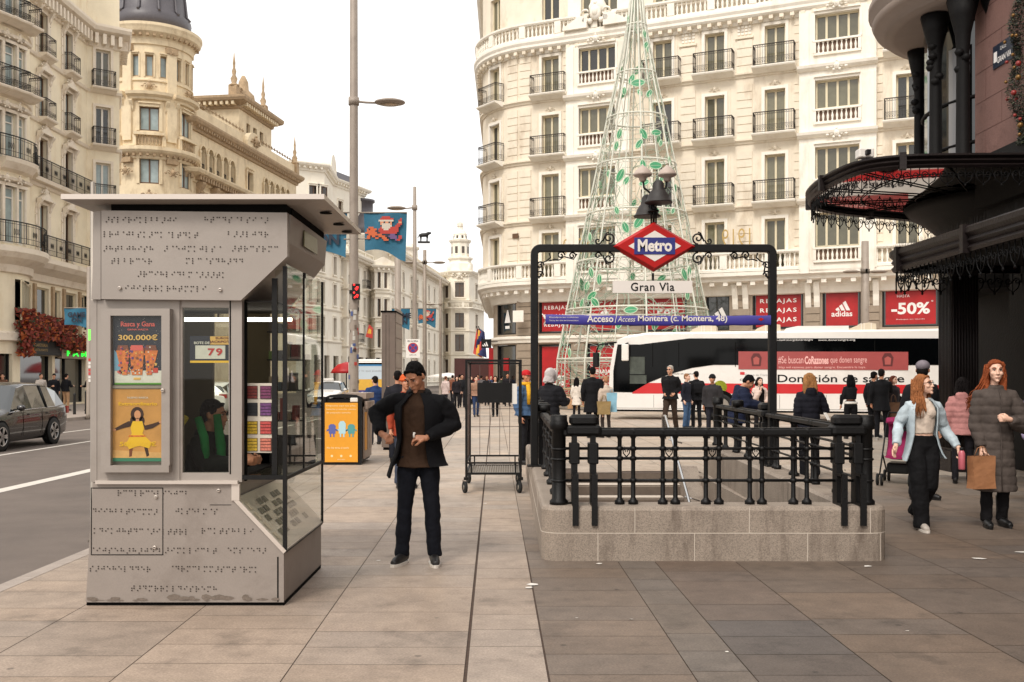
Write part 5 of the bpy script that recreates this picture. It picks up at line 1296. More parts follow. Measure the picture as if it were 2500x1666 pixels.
    s = MB(); bl2 = mat('notice_blue', (58, 52, 140), .5, var=.12, scale=5); n = 30; rows = []
    for i in range(n + 1):
        x = ax(1253) + (ax(1768) - ax(1253)) * i / n; zc = az(735 + 2 * i / n) - .012 * sin(pi * i / n); hh_ = .062 + .003 * sin(i * 1.7)
        rows.append([(x, D - .062 - .018 * cos(q), zc + hh_ * sin(q)) for q in [-pi / 2 + pi * k / 8 for k in range(9)]] + [(x, D - .055, zc)])
    s.grid(rows, bl2, closed=True); bp4(s, 'banner')
    s = MB(); s.tube([(ax(1253), D - .05, az(727)), (ax(1400), D - .052, az(726))], .016, wht, 6)
    for q in range(4): s.tube([(ax(1246 + q * 2), D - .03, az(722 + q * 5)), (ax(1256), D - .05, az(735)), (ax(1250), D - .06, az(745 + q))], .008, wht, 5)
    bp4(s, 'tie_rope')
    text_obj('lettering', 'Acceso', ax(1408) - ax(1348), .088, T(ax(1378), D - .084, az(733.5)), wht, V, bold=.02).matrix_parent_inverse = inv4
    def nt(s_, a, b_, h, **kk): 
        o = text_obj('lettering', s_, ax(b_) - ax(a), h, T(ax((a + b_) / 2), D - .084, az(734.5)), wht, V, **kk); o.matrix_parent_inverse = inv4
    nt('/', 1411, 1416, .09); nt('Access', 1418, 1458, .065, italic=.25); nt('Montera (c. Montera, 48)', 1464, 1668, .098, bold=.02)
    for dz, st in ((-.018, 'Disculpen las molestias'), (.022, 'Sorry for the inconvenience')):
        o = text_obj('lettering', st, ax(1328) - ax(1262), .022, T(ax(1295), D - .083, az(734) - dz), wht, V); o.matrix_parent_inverse = inv4
    s = MB(); s.prism([(ax(1738), az(735)), (ax(1745), az(731)), (ax(1752), az(735)), (ax(1745), az(739))], D - .084, D - .082, red); bp4(s, 'emblem')
    # ---- lamp cluster above the diamond
    Lm = empty('lamp_cluster', (cx, D, az(511)), 0, 'cluster of bell shaped iron lamps rising above the red diamond sign', 'lamp'); inv5, bp5 = origin_parts(Lm)
    s = MB(); lw = lambda p: ax(p) - cx
    for dx, dy in ((-.03, 0), (.03, 0), (0, .03), (0, -.03)): s.tube([(cx + dx, D + dy, az(515)), (cx + dx, D + dy, az(452))], .012, K, 6)
    s.lathe([(.06, 0), (.075, .015), (.06, .03)], K, o=(cx, D, az(488)), n=12); s.lathe([(.065, 0), (.075, .02), (.05, .04)], K, o=(cx, D, az(470)), n=12)
    s.tube([(cx, D, az(455)), (ax(1490), D, az(440)), (ax(1480), D, az(432)), (ax(1477), D, az(412))], .014, K, 6); s.tube([(cx, D, az(455)), (ax(1520), D, az(440)), (ax(1530), D, az(432)), (ax(1533), D, az(412))], .014, K, 6)
    s.tube([(cx, D, az(450)), (ax(1509), D - .06, az(428)), (ax(1514), D - .14, az(424)), (ax(1514), D - .15, az(440))], .014, K, 6); s.tube([(cx, D, az(450)), (ax(1494), D + .06, az(452)), (ax(1489), D + .14, az(462)), (ax(1488), D + .15, az(470))], .014, K, 6)
    bp5(s, 'bracket')
    shade = mat('lamp_shade_white', (176, 160, 148), .5, stain=(130, 110, 100), stain_amt=.4, stain_scale=5); dsh = mat('lamp_shade_dark', (40, 36, 34), .6, var=.3, scale=12)
    for px in (1477, 1533):
        s = MB(); o_ = (ax(px), D, az(418)); s.lathe([(.03, 0), (.045, .02), (.05, .05), (.105, .07), (.12, .085), (.115, .10), (.09, .14), (.05, .175), (.02, .20), (.005, .215)], shade, o=o_, n=18); bp5(s, 'lamp_shade')
    for px, py, dy in ((1513, 467, -.16), (1487, 499, .16)):
        s = MB(); dd = D + dy; o_ = (PX(px, dd), dd, PZ(py, dd)); s.lathe([(.17, 0), (.175, .012), (.15, .03), (.13, .09), (.10, .14), (.075, .165), (.07, .24), (.045, .275), (.005, .29)], dsh, o=o_, n=20); s.lathe([(.15, .005), (.12, .004), (.001, .02)], K, o=o_, n=16); bp5(s, 'lamp_bell')
metro()
# ================================================================ street furniture
def lamp_post(px, d, top, lum_z, arm, r0=.125, r1=.085, label='', both=False, sign=-1):
    x = PX(px, d); B = empty('street_lamp', (x, d, 0), 0, label, 'street lamp', 'tall grey street lamps along the kerb')
    m = MB(); m.lathe([(r0 + .05, 0), (r0 + .05, .03), (r0 + .01, .05), (r0, .9), (r0 * .98, 1.0), (r1 + (r0 - r1) * .5, top * .5), (r1, top), (.01, top + .02)], M_post, n=16); p = m.build('pole', B)
    for s in ((sign,) if not both else (-1, 1)):
        a = MB(); a.tube([(0, 0, lum_z + .04), (s * arm * .3, 0, lum_z + .0), (s * arm * .55, 0, lum_z - .01)], [.035, .03, .028], M_post, 8); a.lathe([(r1 + .05, -.1), (r1 + .05, .1)], M_post, o=(0, 0, lum_z + .03), n=14); h = a.build('lamp_arm', B)
        a = MB(); a.lathe([(.01, -.06), (.28, -.055), (.40, -.02), (.42, 0), (.40, .03), (.25, .075), (.01, .09)], M_post, o=(s * arm * .85, 0, lum_z), n=24, sx=1.0, sy=.8); a.lathe([(.01, -.063), (.26, -.06)], flat('lamp_lens', (196, 176, 150), rough=.3), o=(s * arm * .85, 0, lum_z), n=20, sy=.8); a.build('lamp_head', B)
    return B
L1 = lamp_post(813, 27, 15.5, PZ(236, 27), 1.15, .135, .095, 'nearest tall grey street lamp with stickers on its pole, behind the yellow bin', sign=1)
L2 = lamp_post(953, 44, PZ(430, 44), PZ(479, 44), -.95 * -1, .12, .07, 'tall street lamp behind the man with its head turned to the road', sign=-1)
L3 = lamp_post(976, 65, PZ(575, 65), PZ(604, 65), 1.1, .14, .11, 'farther double-armed street lamp seen right of the no stopping sign', both=True)
L4 = lamp_post(1012, 84, PZ(640, 84), PZ(700, 84), 1.0, .12, .1, 'farthest thin street lamp in front of the turret building')
L5 = lamp_post(1988, 49, PZ(555, 49), PZ(625, 49), .8, .22, .17, 'grey street lamp in front of the shop windows, under the glass canopy', both=True)
def post_stickers():
    rr = random.Random(12); m = MB(); cs = [flat('sticker_a', (190, 186, 176)), flat('sticker_b', (70, 84, 130)), flat('sticker_c', (110, 96, 84)), flat('sticker_d', (52, 46, 44)), flat('sticker_e', (170, 60, 52))]
    for i in range(34):
        a = rr.uniform(-pi * .95, -pi * .05); z = rr.uniform(1.0, 3.6); h = rr.uniform(.05, .16); w = rr.uniform(.25, .7); R = .1365 + i * .0004 - z * .003 + .003
        rows = [[(R * cos(a + w * q / 4), R * sin(a + w * q / 4), z + dz) for q in range(5)] for dz in (0, h)]; m.grid(rows, rr.choice(cs), smooth=True)
    m.build('sticker', L1, fix=False)
    m = MB(); m.box(-.02, .19, -.2, -.12, PZ(690, 27), PZ(654, 27), M_black); m.box(-.1, .02, -.16, -.1, PZ(676, 27), PZ(668, 27), M_black)
    o = m.build('traffic_signal', L1); m = MB(); R_ = mat('red_signal_lamp', (200, 40, 36), .4, emit=((220, 30, 30), 1.2))
    for k, z in enumerate((662, 680)):
        for q in range(7): m.sph((.085 + .055 * cos(q * 2.3 + k), -.205, PZ(z, 27) + .07 * sin(q * 1.9)), (.022, .01, .03), R_, 6, 4)
    m.build('signal_lamp', o)
post_stickers()
def pixel_banner(name, x, y, z_top, w, h, kind, parent, tq=1.0):
    teal = mat('banner_teal', (34, 98, 124), .7, var=.15, scale=6, bump=.2, bscale=8)
    m = MB(); n = 12; rows = []
    for i in range(n + 1):
        f = i / n; bot = h * (.78 + .0 * f) if kind == 'l' else h * (.78 + .22 * f)
        sag = .18 * h * sin(pi * min(1, f * 1.15)) if kind != 'l' else .1 * h * sin(pi * f) - .25 * h * f
        x0 = x + w * f; zb = z_top - bot + sag * .6
        rows.append([(x0 + .03 * w * (1 if f < .5 else -1) * q / 4 * (abs(f - .5) * 2), y + .03 * sin(f * 7 + q), z_top + (zb - z_top) * q / 4) for q in range(5)])
    m.grid(rows, teal); o = m.build(name, parent)
    g = MB(); s = w / 26
    cm = {'r': flat('banner_red', (176, 52, 40)), 'o': flat('banner_orange', (196, 92, 44)), 'w': flat('banner_white', (196, 186, 170)), 'k': flat('banner_navy', (22, 30, 48)), 'p': flat('banner_purple', (104, 74, 120)), 's': flat('banner_skin', (206, 140, 104))}
    art = ["..........rrrrr...........", ".........rrrrrrrr....r....", "........wwwwwwwww...rr....", ".........sskssks....ss....", ".........swwwwws...rrr....", "..........wwwwww..rrr.....", "..ooo....rwwwwwrrrrr......", ".okoooo.rrrwwwrrrrrr......", ".oooookkrrrrrrrrrrrr......", "oooooookkrrrrrrrrrr.......", "..ooooooookkkkkppp........", ".oo.ookkooookkppppp.rr....", ".oo...oo..ooo..pppp.rr....", "...........ooo....prr....."]
    if kind == 'r':
        for j, row in enumerate(art):
            for i, c in enumerate(row):
                if c in cm: xx = x + (i + 1) * s; zz = z_top - (j + 2.0) * s * 1.05; g.box(xx, xx + s * 1.01, y - .052, y - .045, zz - s * 1.06, zz, cm[c])
        g.build('pixel_picture', o)
    else:
        for i, (st, zz) in enumerate((('GAME', .3), ('ON', .55))):
            t_ = text_obj('lettering', st, None, h * .24, T(x + w * .55, y - .05, z_top - h * zz), cm['k'], o, bold=.04)
    return o
def banners():
    x = L1.location.x; m = MB()
    b0 = empty('hanging_banner', (x, 27, 0), 0, 'teal banner with pixel picture on the nearest lamp post', 'banner', 'teal banners on the street posts'); 
    pixel_banner('fabric', PX(836, 27) - x, 0, PZ(490, 27), 1.17, 1.32, 'r', b0); m.tube([(0.1, 0, PZ(489, 27)), (PX(935, 27) - x, 0, PZ(489, 27))], .02, M_post, 6); m.tube([(.1, 0, PZ(549, 27)), (PX(850, 27) - x, 0, PZ(549, 27))], .02, M_post, 6); m.build('banner_arm', b0)
    b1 = empty('hanging_banner', (x, 27, 0), 0, 'teal banner with dark lettering left of the nearest lamp post, half behind the kiosk roof', 'banner', 'teal banners on the street posts')
    pixel_banner('fabric', PX(700, 27) - x, 0, PZ(490, 27), 1.15, 1.3, 'l', b1); m = MB(); m.tube([(-.1, 0, PZ(489, 27)), (PX(700, 27) - x, 0, PZ(489, 27))], .02, M_post, 6); m.tube([(-.1, 0, PZ(550, 27)), (PX(790, 27) - x, 0, PZ(550, 27))], .02, M_post, 6); m.build('banner_arm', b1)
    x2 = PX(951, 65)
    pb = empty('banner_post', (x2, 65, 0), 0, 'slim grey post between the two far teal banners', 'post'); m = MB(); m.lathe([(.16, 0), (.1, .1), (.09, 7.2), (.01, 7.22)], M_post, n=10); m.build('pole', pb)
    b2 = empty('hanging_banner', (x2, 65, 0), 0, 'small far teal banner with pixel picture, right of the slim post', 'banner', 'teal banners on the street posts'); pixel_banner('fabric', .25, 0, PZ(710, 65), 1.2, 1.25, 'r', b2)
    m = MB(); m.tube([(.09, 0, PZ(709, 65)), (1.45, 0, PZ(709, 65))], .025, M_post, 5); m.build('banner_arm', b2)
    b3 = empty('hanging_banner', (x2, 65, 0), 0, 'small far teal banner with lettering, left of the slim post', 'banner', 'teal banners on the street posts'); pixel_banner('fabric', -1.45, 0, PZ(710, 65), 1.2, 1.5, 'l', b3)
    m = MB(); m.tube([(-.09, 0, PZ(709, 65)), (-1.45, 0, PZ(709, 65))], .025, M_post, 5); m.build('banner_arm', b3)
    d = 40; x3 = PX(204, d); pb = empty('banner_post', (x3, d, 0), 0, 'grey post across the road at the left edge of the kiosk', 'post'); m = MB(); m.lathe([(.14, -.1), (.1, .1), (.085, 6), (.01, 6.02)], M_post, n=10); m.build('pole', pb)
    b4 = empty('hanging_banner', (x3, d, 0), 0, 'blue banner across the road beside the red foliage', 'banner', 'teal banners on the street posts'); pixel_banner('fabric', -1.0, 0, PZ(709, d), .95, .85, 'l', b4); m = MB(); m.tube([(-.08, 0, PZ(708, d)), (-1.0, 0, PZ(708, d))], .02, M_post, 5); m.build('banner_arm', b4)
banners()
def simple_posts():
    d = 38; B = empty('grey_mast', (PX(914, d), d, 0), 0, 'stout grey mast rising behind the tall info pillar', 'mast'); m = MB(); m.lathe([(.2, 0), (.13, .1), (.12, 6.6), (.01, 6.65)], M_post, n=12); m.build('pole', B)
    d = 9.7; B = empty('signal_pole', (PX(213, d), d, 0), 0, 'slim galvanised pole with green light at the back left edge of the kiosk', 'pole'); m = MB(); m.lathe([(.05, 0), (.024, .05), (.021, 3.5), (.001, 3.51)], M_steel, n=10); m.build('pole', B)
    m = MB(); m.box(-.035, -.015, -.02, .02, PZ(782, d), PZ(758, d), mat('green_signal', (90, 230, 70), .4, emit=((90, 240, 60), 1.6))); m.build('signal_lamp', B)
    m = MB(); rr = random.Random(3)
    for k in range(7): m.box(-.03, .0, -.03, .0, PZ(878 - k * 8, d), PZ(872 - k * 8, d), rr.choice([M_white, flat('sticker_red', (190, 60, 56))]))
    m.build('sticker', B)
    # small bollards across the road
    for i, (px, d, h, lb) in enumerate(((171, 42, .9, 'dark bollard across the road by the standing couple'), (198, 42.5, 1.0, 'dark bollard across the road at the kiosk edge'))):
        b = MB(); x = PX(px, d); b.lathe([(.07, -.1), (.06, .1), (.055, h - .1), (.07, h - .05), (.03, h)], M_iron, o=(x, d, 0), n=10); tag(b.build('bollard'), lb, 'bollard')
simple_posts()
def info_pillar():
    d = 21.7; x0, x1 = PX(877, d), PX(908, d); Mp = mat('pillar_metal', (112, 98, 88), .5, .2, var=.15, scale=3, stain=(84, 72, 64), stain_amt=.5, stain_scale=3, stretch=(1, 1, .2)); Ms = mat('pillar_side', (150, 138, 126), .6, var=.12, scale=3)
    B = empty('info_pillar', ((x0 + x1) / 2, d, 0), 0, 'tall slab-like brown metal pillar standing behind the man in black', 'pillar'); inv, bp = origin_parts(B)
    H = PZ(718, d); m = MB(); m.box(x0, x1, d, d + 1.4, .06, H, Mp); m.box(x0 + .09, x0 + .096, d - .004, d, .2, H - .05, M_gap); m.box(x0 + .16, x0 + .164, d - .004, d, .2, H - .05, M_gap); bp(m, 'casing')
    m = MB(); m.box(x0 + .03, x1 - .02, d + .03, d + 1.37, 0, .06, M_gap); bp(m, 'foot')
    m = MB()
    for k in range(9): z = .15 + k * .33; m.box(x1 - .003, x1 + .012, d + .05, d + 1.35, z, z + .31, Ms)
    bp(m, 'side_panel')
    m = MB(); m.box(x0 - .02, x1 + .02, d - .02, d + 1.42, H, H + .035, M_gap); bp(m, 'cap')
info_pillar()
def recycling_bin():
    d = 18.1; x0, x1, xr = PX(744, d), PX(829, d), PX(829, d) + .03; z = lambda p: PZ(p, d); yl = mat('bin_yellow', (222, 152, 32), .5, var=.06, scale=3); wt = flat('bin_print', (236, 214, 160)); bk = M_black
    B = empty('recycling_bin', ((x0 + x1) / 2, d, 0), 0, 'black framed battery recycling bin with yellow poster front beside the kiosk', 'bin'); inv, bp = origin_parts(B); D1 = d + 1.15; ZT = 1.2
    m = MB(); m.box(x0 + .02, x1 - .0, d + .03, D1, .04, ZT, bk); m.box(x0 - .01, x0 + .035, d - .02, d + .03, 0, ZT + .02, bk); m.box(x1 - .035, x1 + .02, d - .02, d + .03, 0, ZT + .02, bk); m.box(x0, x1, d - .01, d + .02, 0, .09, bk)
    rows = [[(x0 - .01, d - .02 + (D1 - d) * q, ZT + .02), (x0 + .12, d - .02 + (D1 - d) * q, ZT + .07), (x0 + .33, d - .02 + (D1 - d) * q, ZT + .085), (x1 - .1, d - .02 + (D1 - d) * q, ZT + .07), (x1 + .02, d - .02 + (D1 - d) * q, ZT + .02)] for q in (0, .5, 1)]
    m.grid(rows, bk); m.poly(rows[0], bk); m.poly(rows[-1], bk); bp(m, 'frame')
    m = MB(); m.rbox(x1 - .19, x1 - .05, d - .03, d + .0, ZT - .06, ZT + .02, M_white, .02); bp(m, 'label_plate')
    m = MB(); m.box(x0 + .025, x1 - .05, d - .035, d - .005, z(1062), z(926), yl); P_ = bp(m, 'poster')
    def tx(s, cx, cz, w, h): text_obj('lettering', s, w, h, T(cx, d - .038, cz), wt, P_, bold=.01)
    cx = (x0 + x1) / 2 - .012
    tx('Deposita aquí tus pilas,', cx, z(933), .54, .035); tx('baterías y móviles usados', cx, z(941), .54, .035); tx('de pequeño tamaño', cx - .05, z(949), .44, .035); tx('No los tires al suelo', cx - .06, z(1029), .4, .035); tx('MADRID', cx, z(1056), .14, .02)
    m = MB()
    for (px, c, tall) in ((764, (84, 92, 158), .13), (787, (170, 206, 214), .2), (808, (78, 148, 146), .13)):
        mt = flat('print_figure_%d' % px, c); x = PX(px, d); zc = z(988)
        m.prism([(x - .06, zc - .07), (x + .06, zc - .07), (x + .065, zc + tall * .55), (x + .03, zc + tall * .8), (x - .03, zc + tall * .8), (x - .065, zc + tall * .55)], d - .0385, d - .036, mt)
        for s in (-1, 1): m.prism([(x + s * .03 - .012, zc - .13), (x + s * .03 + .012, zc - .13), (x + s * .03 + .012, zc - .07), (x + s * .03 - .012, zc - .07)], d - .0385, d - .036, mt); m.prism([(x + s * .06, zc + .02), (x + s * .06, zc - .01), (x + s * .1, zc - .03), (x + s * .1, zc)][::s], d - .0385, d - .036, mt)
    for q in (-.17, 0, .17): m.lathe([(.022, 0), (.022, .002)], wt, n=12, M=T(cx + q, d - .036, z(1048)) @ RX(pi / 2))
    m.build('picture', P_)
    m = MB(); gy = flat('bin_grey', (150, 132, 118), var=.2, scale=10)
    m.box(x1 + .02, x1 + .05, d + .12, D1 - .1, .1, ZT - .15, gy)
    for k in range(3): m.box(x1 + .05, x1 + .06, d + .16 + k * .32, d + .40 + k * .32, .25, .95, yl if k == 0 else gy); m.rbox(x1 + .04, x1 + .11, d + .14 + k * .32, d + .42 + k * .32, ZT - .2, ZT - .05, gy, .02)
    m.box(x0 + .35, x1 + .08, d + .12, D1 + .02, ZT + .0, ZT + .10, gy); bp(m, 'side_hatch')
recycling_bin()
def no_stop_sign():
    d = 41; x = PX(949, d); B = empty('no_stopping_sign', (x, d, 0), 0, 'white rectangular no stopping sign with blue and red disc above the man', 'traffic sign'); z = lambda p: PZ(p, d)
    m = MB(); m.tube([(0, .03, 0), (0, .03, z(782))], .03, M_steel, 8); m.build('pole', B)
    m = MB(); w = .29; m.rbox(-w, w, -.01, .01, z(823), z(780), M_white, .009); pn = m.build('plate', B)
    m = MB(); c = z(800); m.lathe([(.215, 0), (.215, .003)], flat('sign_red', (178, 40, 44)), n=28, M=T(0, -.011, c) @ RX(pi / 2)); m.lathe([(.17, 0), (.17, .003)], flat('sign_blue', (56, 56, 130)), n=28, M=T(0, -.0145, c) @ RX(pi / 2))
    for a in (pi / 4, -pi / 4): m.box(-.17, .17, -.021, -.018, -.018, .018, MATS['sign_red'], T(0, 0, c) @ RY(a))
    m.build('symbol', pn); text_obj('lettering', 'EN ACERA', .44, .07, T(0, -.013, z(784.5)), M_black, pn, bold=.01); text_obj('lettering', 'GRUA', .3, .05, T(0, -.013, z(816)), M_black, pn)
no_stop_sign()
def trolley():
    d0, d1 = 13.75, 15.0; B = empty('cage_trolley', (-.25, 14.4, 0), 0, 'empty black wire cage roll trolley standing on the pale pavement', 'trolley'); inv, bp = origin_parts(B)
    K = M_black; x0, x1 = -.585, .165; d = 14.9
    z = lambda p, dd=14.0: PZ(p, dd); H = 1.84; zb = .27; m = MB()
    for x in (x0, x1):
        for y in (d0, d1): m.box(x - .016, x + .016, y - .016, y + .016, zb - .05, H if y == d0 else H - .02, K)
        for zz in (zb, .42, H - .016): m.box(x - .014, x + .014, d0 + .016, d1 - .016, zz - .014, zz + .014, K)
    for y in (d0, d1):
        m.box(x0 + .016, x1 - .016, y - .014, y + .014, H - .03, H, K) if y == d0 else m.box(x0 + .016, x1 - .016, y - .012, y + .012, H - .05, H - .024, K)
        m.box(x0 + .016, x1 - .016, y - .014, y + .014, zb - .02, zb + .01, K); m.box(x0 + .016, x1 - .016, y - .012, y + .012, .40, .425, K)
        for x in (x0 + .07, x1 - .07): m.box(x - .01, x + .01, y - .01, y + .01, zb, .42, K)
    bp(m, 'frame'); m = MB(); wire = flat('trolley_wire', (74, 56, 50))
    for k in range(1, 5): x = x0 + (x1 - x0) * k / 5; m.tube([(x, d1, .4), (x, d1, H - .03)], .004, wire, 5)
    for zz in (.85, 1.12, 1.4): m.tube([(x0, d1, zz), (x1, d1, zz)], .004, wire, 5)
    for k in range(1, 7):
        y = d0 + (d1 - d0) * k / 7
        for x in (x0, x1): m.tube([(x, y, .4), (x, y, H - .02)], .0035, wire, 5)
    for zz in (.75, 1.05, 1.35, 1.6):
        for x in (x0, x1): m.tube([(x, d0, zz), (x, d1, zz)], .0035, wire, 5)
    bp(m, 'wire_mesh'); m = MB()
    for k in range(16): y = d0 + .02 + (d1 - d0 - .04) * k / 15; m.box(x0 + .016, x1 - .016, y - .008, y + .008, zb - .012, zb - .004, M_steel)
    for k in range(22): x = x0 + .02 + (x1 - x0 - .04) * k / 21; m.box(x - .005, x + .005, d0, d1, zb - .004, zb - .001, M_steel)
    bp(m, 'deck')
    for i, (x, y) in enumerate(((x0, d0), (x1, d0), (x0, d1), (x1, d1))):
        w = MB(); w.lathe([(.03, -.02), (.075, -.02), (.082, -.012), (.082, .012), (.075, .02), (.03, .02)], M_rub, n=20, M=T(x - .02, y - .02, .082) @ RZ(.35) @ RY(pi / 2)); w.lathe([(.001, -.022), (.035, -.022), (.035, .022), (.001, .022)], M_steel, n=12, M=T(x - .02, y - .02, .082) @ RZ(.35) @ RY(pi / 2))
        w.box(x - .035, x + .035, y - .03, y + .04, .175, .215, K); w.box(x - .05, x - .042, y - .03, y + .03, .06, .18, K); w.box(x + .0, x + .008, y - .03, y + .03, .06, .18, K); bp(w, 'caster_wheel')
    m = MB(); m.box(x0 + .15, x1 - .12, d0 + .02, d0 + .045, PZ(926, d0), PZ(880, d0), K); bp(m, 'board'); m = MB(); m.box(x1 - .119, x1 - .05, d0 + .03, d0 + .036, PZ(929, d0), PZ(882, d0), M_white); bp(m, 'paper_sheet')
trolley()
# ================================================================ big wire Christmas tree
def wire_tree():
    d = 50.0; s = d / 2288; x0 = PX(1463, d); B = empty('wire_christmas_tree', (x0, d, 0), 0, 'towering white wire cone Christmas tree with green metal leaves before the corner building', 'Christmas tree')
    wm = mat('tree_white_wire', (206, 206, 192), .5, var=.15, scale=2); gm = mat('tree_green_wire', (150, 176, 152), .5); lf = mat('tree_leaf_green', (62, 146, 100), .5, var=.3, scale=5); lr = mat('leaf_rim', (190, 210, 182), .5)
    rings = [(930, 186), (826, 182), (714, 161), (605, 137), (495, 114), (382, 90), (275, 68), (172, 44), (60, 22), (-60, 7)]
    zr = [(PZ(py, d), hw * s) for py, hw in rings]; zr[0] = (.1, zr[0][1])
    def rad(z):
        for (a, ra), (b_, rb) in zip(zr, zr[1:]):
            if z <= b_: return ra + (rb - ra) * (z - a) / (b_ - a)
        return zr[-1][1]
    top = zr[-1][0]; m = MB()
    for k in range(16):
        a = 2 * pi * k / 16; m.tube([(rad(z) * cos(a), rad(z) * sin(a), z) for z, _ in zr], [.05 if k % 2 == 0 else .03] * len(zr), wm, 5)
    bpn = m.build('frame', B)
    for z, r in zr[1:-1]:
        m = MB(); 
        for dz, th in ((0, .045), (-.16, .02)): m.tube([(r * cos(2 * pi * k / 36), r * sin(2 * pi * k / 36), z + dz) for k in range(36)], th, wm, 5, closed=True)
        for k in range(36): m.tube([(r * cos(2 * pi * k / 36), r * sin(2 * pi * k / 36), z), (r * cos(2 * pi * (k + .5) / 36), r * sin(2 * pi * (k + .5) / 36), z - .16)], .015, wm, 3)
        m.build('ring', B)
    rr = random.Random(21); m = MB()
    for i in range(260):                                # loose strands winding over the cone
        z = rr.uniform(.3, top * .97) ; z = .3 + (top - 1) * (1 - sqrt(rr.random())) ; a = rr.uniform(0, 2 * pi); n = 9; da = rr.uniform(-.16, .16); dz = rr.uniform(-.28, .45); pts = []
        for k in range(n):
            a += da; z += dz; dz += rr.uniform(-.12, .12); z = min(max(z, .15), top - .3); R = rad(z) * .985; pts.append((R * cos(a), R * sin(a), z))
        m.tube(pts, .013, rr.choice([wm, gm, gm]), 3, caps=False)
    for i in range(130):                                # thin horizontals
        z = .3 + (top - 1.5) * (1 - sqrt(rr.random())); a = rr.uniform(0, 2 * pi); L = rr.uniform(.3, 1.3); dz = rr.uniform(-.4, .4); m.tube([(rad(z + dz * k / 6) * cos(a + L * k / 6), rad(z + dz * k / 6) * sin(a + L * k / 6), z + dz * k / 6) for k in range(7)], .012, rr.choice([wm, gm]), 3, caps=False)
    o = m.build('wire_strand', B); 
    # teardrop loops
    m = MB()
    for i in range(60):
        z = .8 + (top - 4) * (1 - sqrt(rr.random())); a = rr.uniform(0, 2 * pi); R = rad(z) * .97; L = rr.uniform(.8, 1.6); tl = rr.uniform(-1, 1)
        pts = []
        for k in range(13):
            q = 2 * pi * k / 12; u_ = L * (1 - cos(q)) / 2; v_ = .28 * L * sin(q) * sin(q / 2); du = u_ * cos(tl) - v_ * sin(tl); dv = u_ * sin(tl) + v_ * cos(tl); zz = min(z + du, top - .5); pts.append((rad(zz) * cos(a + dv / R), rad(zz) * sin(a + dv / R), zz))
        m.tube(pts, .014, gm, 4, caps=False)
    m.build('wire_loop', B)
    def leaf(zc, a, L, tilt, turn=0.0):
        L *= .58; m = MB(); R = rad(zc) * 1.01; n = Vector((cos(a + turn), sin(a + turn), .15)).normalized(); t = Vector((-sin(a + turn), cos(a + turn), 0)); up_ = n.cross(t) * -1; c = Vector((R * cos(a), R * sin(a), zc)); W = L * .27
        e1 = t * sin(tilt) + Vector((0, 0, 1)) * cos(tilt); e2 = n.cross(e1).normalized(); pts = []
        for k in range(17): q = 2 * pi * k / 16; pts.append(c + e1 * (L / 2 * cos(q)) + e2 * (W * sin(q) * (abs(sin(q)) ** .35)))
        for sg in (-.012, .012): m.poly([p + n * sg for p in pts[:-1]][::(1 if sg > 0 else -1)], lf)
        m.tube(pts, .025, lr, 5, caps=False); m.tube([c - e1 * L / 2, c + e1 * L / 2], .02, lr, 4); m.build('leaf', B)
    seen = [(1446, 180, .9, .4), (1459, 190, 1.2, 1.5), (1430, 207, .7, 0), (1462, 214, .6, -.5), (1484, 215, .8, .6), (1417, 310, .9, .3), (1468, 314, 1.0, -.5), (1497, 309, 1.0, 1.4), (1410, 338, .8, .3), (1458, 338, .9, .6), (1507, 333, .6, .3), (1527, 371, .6, 0), (1465, 388, .9, -.2), (1493, 388, 1.2, 1.5), (1392, 402, .6, 0), (1416, 410, 1.2, .5), (1428, 424, .8, .6), (1466, 430, .9, 1.2), (1505, 420, .6, .4), (1407, 492, .7, -.3), (1424, 520, 1.0, -.4), (1452, 508, 1.2, .6), (1530, 492, .6, .6), (1352, 534, .8, -.2), (1564, 620, .9, .1), (1551, 629, 1.1, -.5), (1352, 622, .9, -.3), (1368, 640, .9, 0), (1342, 652, .8, .6), (1352, 678, 1.1, 1.1), (1358, 694, 1.0, -.8), (1332, 693, .8, .5), (1345, 655, .6, .4), (1318, 697, .6, 0), (1556, 678, .8, 0), (1430, 714, 1.1, 1.5), (1405, 745, .9, .2), (1560, 742, .8, .4), (1305, 810, .8, -.1), (1360, 817, .7, 1.3), (1404, 845, 1.0, 0), (1317, 902, .9, 1.5), (1478, 68, .7, -.2), (1480, 95, .7, .5), (1436, 28, .8, 0), (1485, 104, .6, 0)]
    for px, py, L, tl in seen:
        zc = PZ(py, d - 3 * (1 if py > 500 else .4)); R = rad(zc); dx = (px - 1463) * s; c = max(-.97, min(.97, dx / R)); leaf(zc, -math.acos(c), L, tl, 0)
    for i in range(22): zc = rr.uniform(2, top - 4); leaf(zc, rr.uniform(.3, pi - .3), rr.uniform(.7, 1.1), rr.uniform(-1, 1))
    m = MB(); m.lathe([(zr[0][1] + .15, 0), (zr[0][1] + .15, .12), (.5, .13)], M_steel, n=32); m.build('base', B)
    # timber-coloured barrier round the foot
    F = empty('tree_barrier', (x0, d, 0), 0, 'low pale metal rail barrier around the foot of the wire tree', 'barrier'); m = MB(); bc = flat('barrier_tan', (176, 150, 112)); R = zr[0][1] + .5
    for z in (1.0, .6, .2): m.tube([(R * cos(2 * pi * k / 16), R * sin(2 * pi * k / 16), z) for k in range(16)], .035, bc, 5, closed=True, smooth=False)
    m.build('rail', F); m = MB()
    for k in range(16): m.tube([(R * cos(2 * pi * k / 16), R * sin(2 * pi * k / 16), 0), (R * cos(2 * pi * k / 16), R * sin(2 * pi * k / 16), 1.02)], .03, bc, 5)
    m.build('upright', F)
wire_tree()
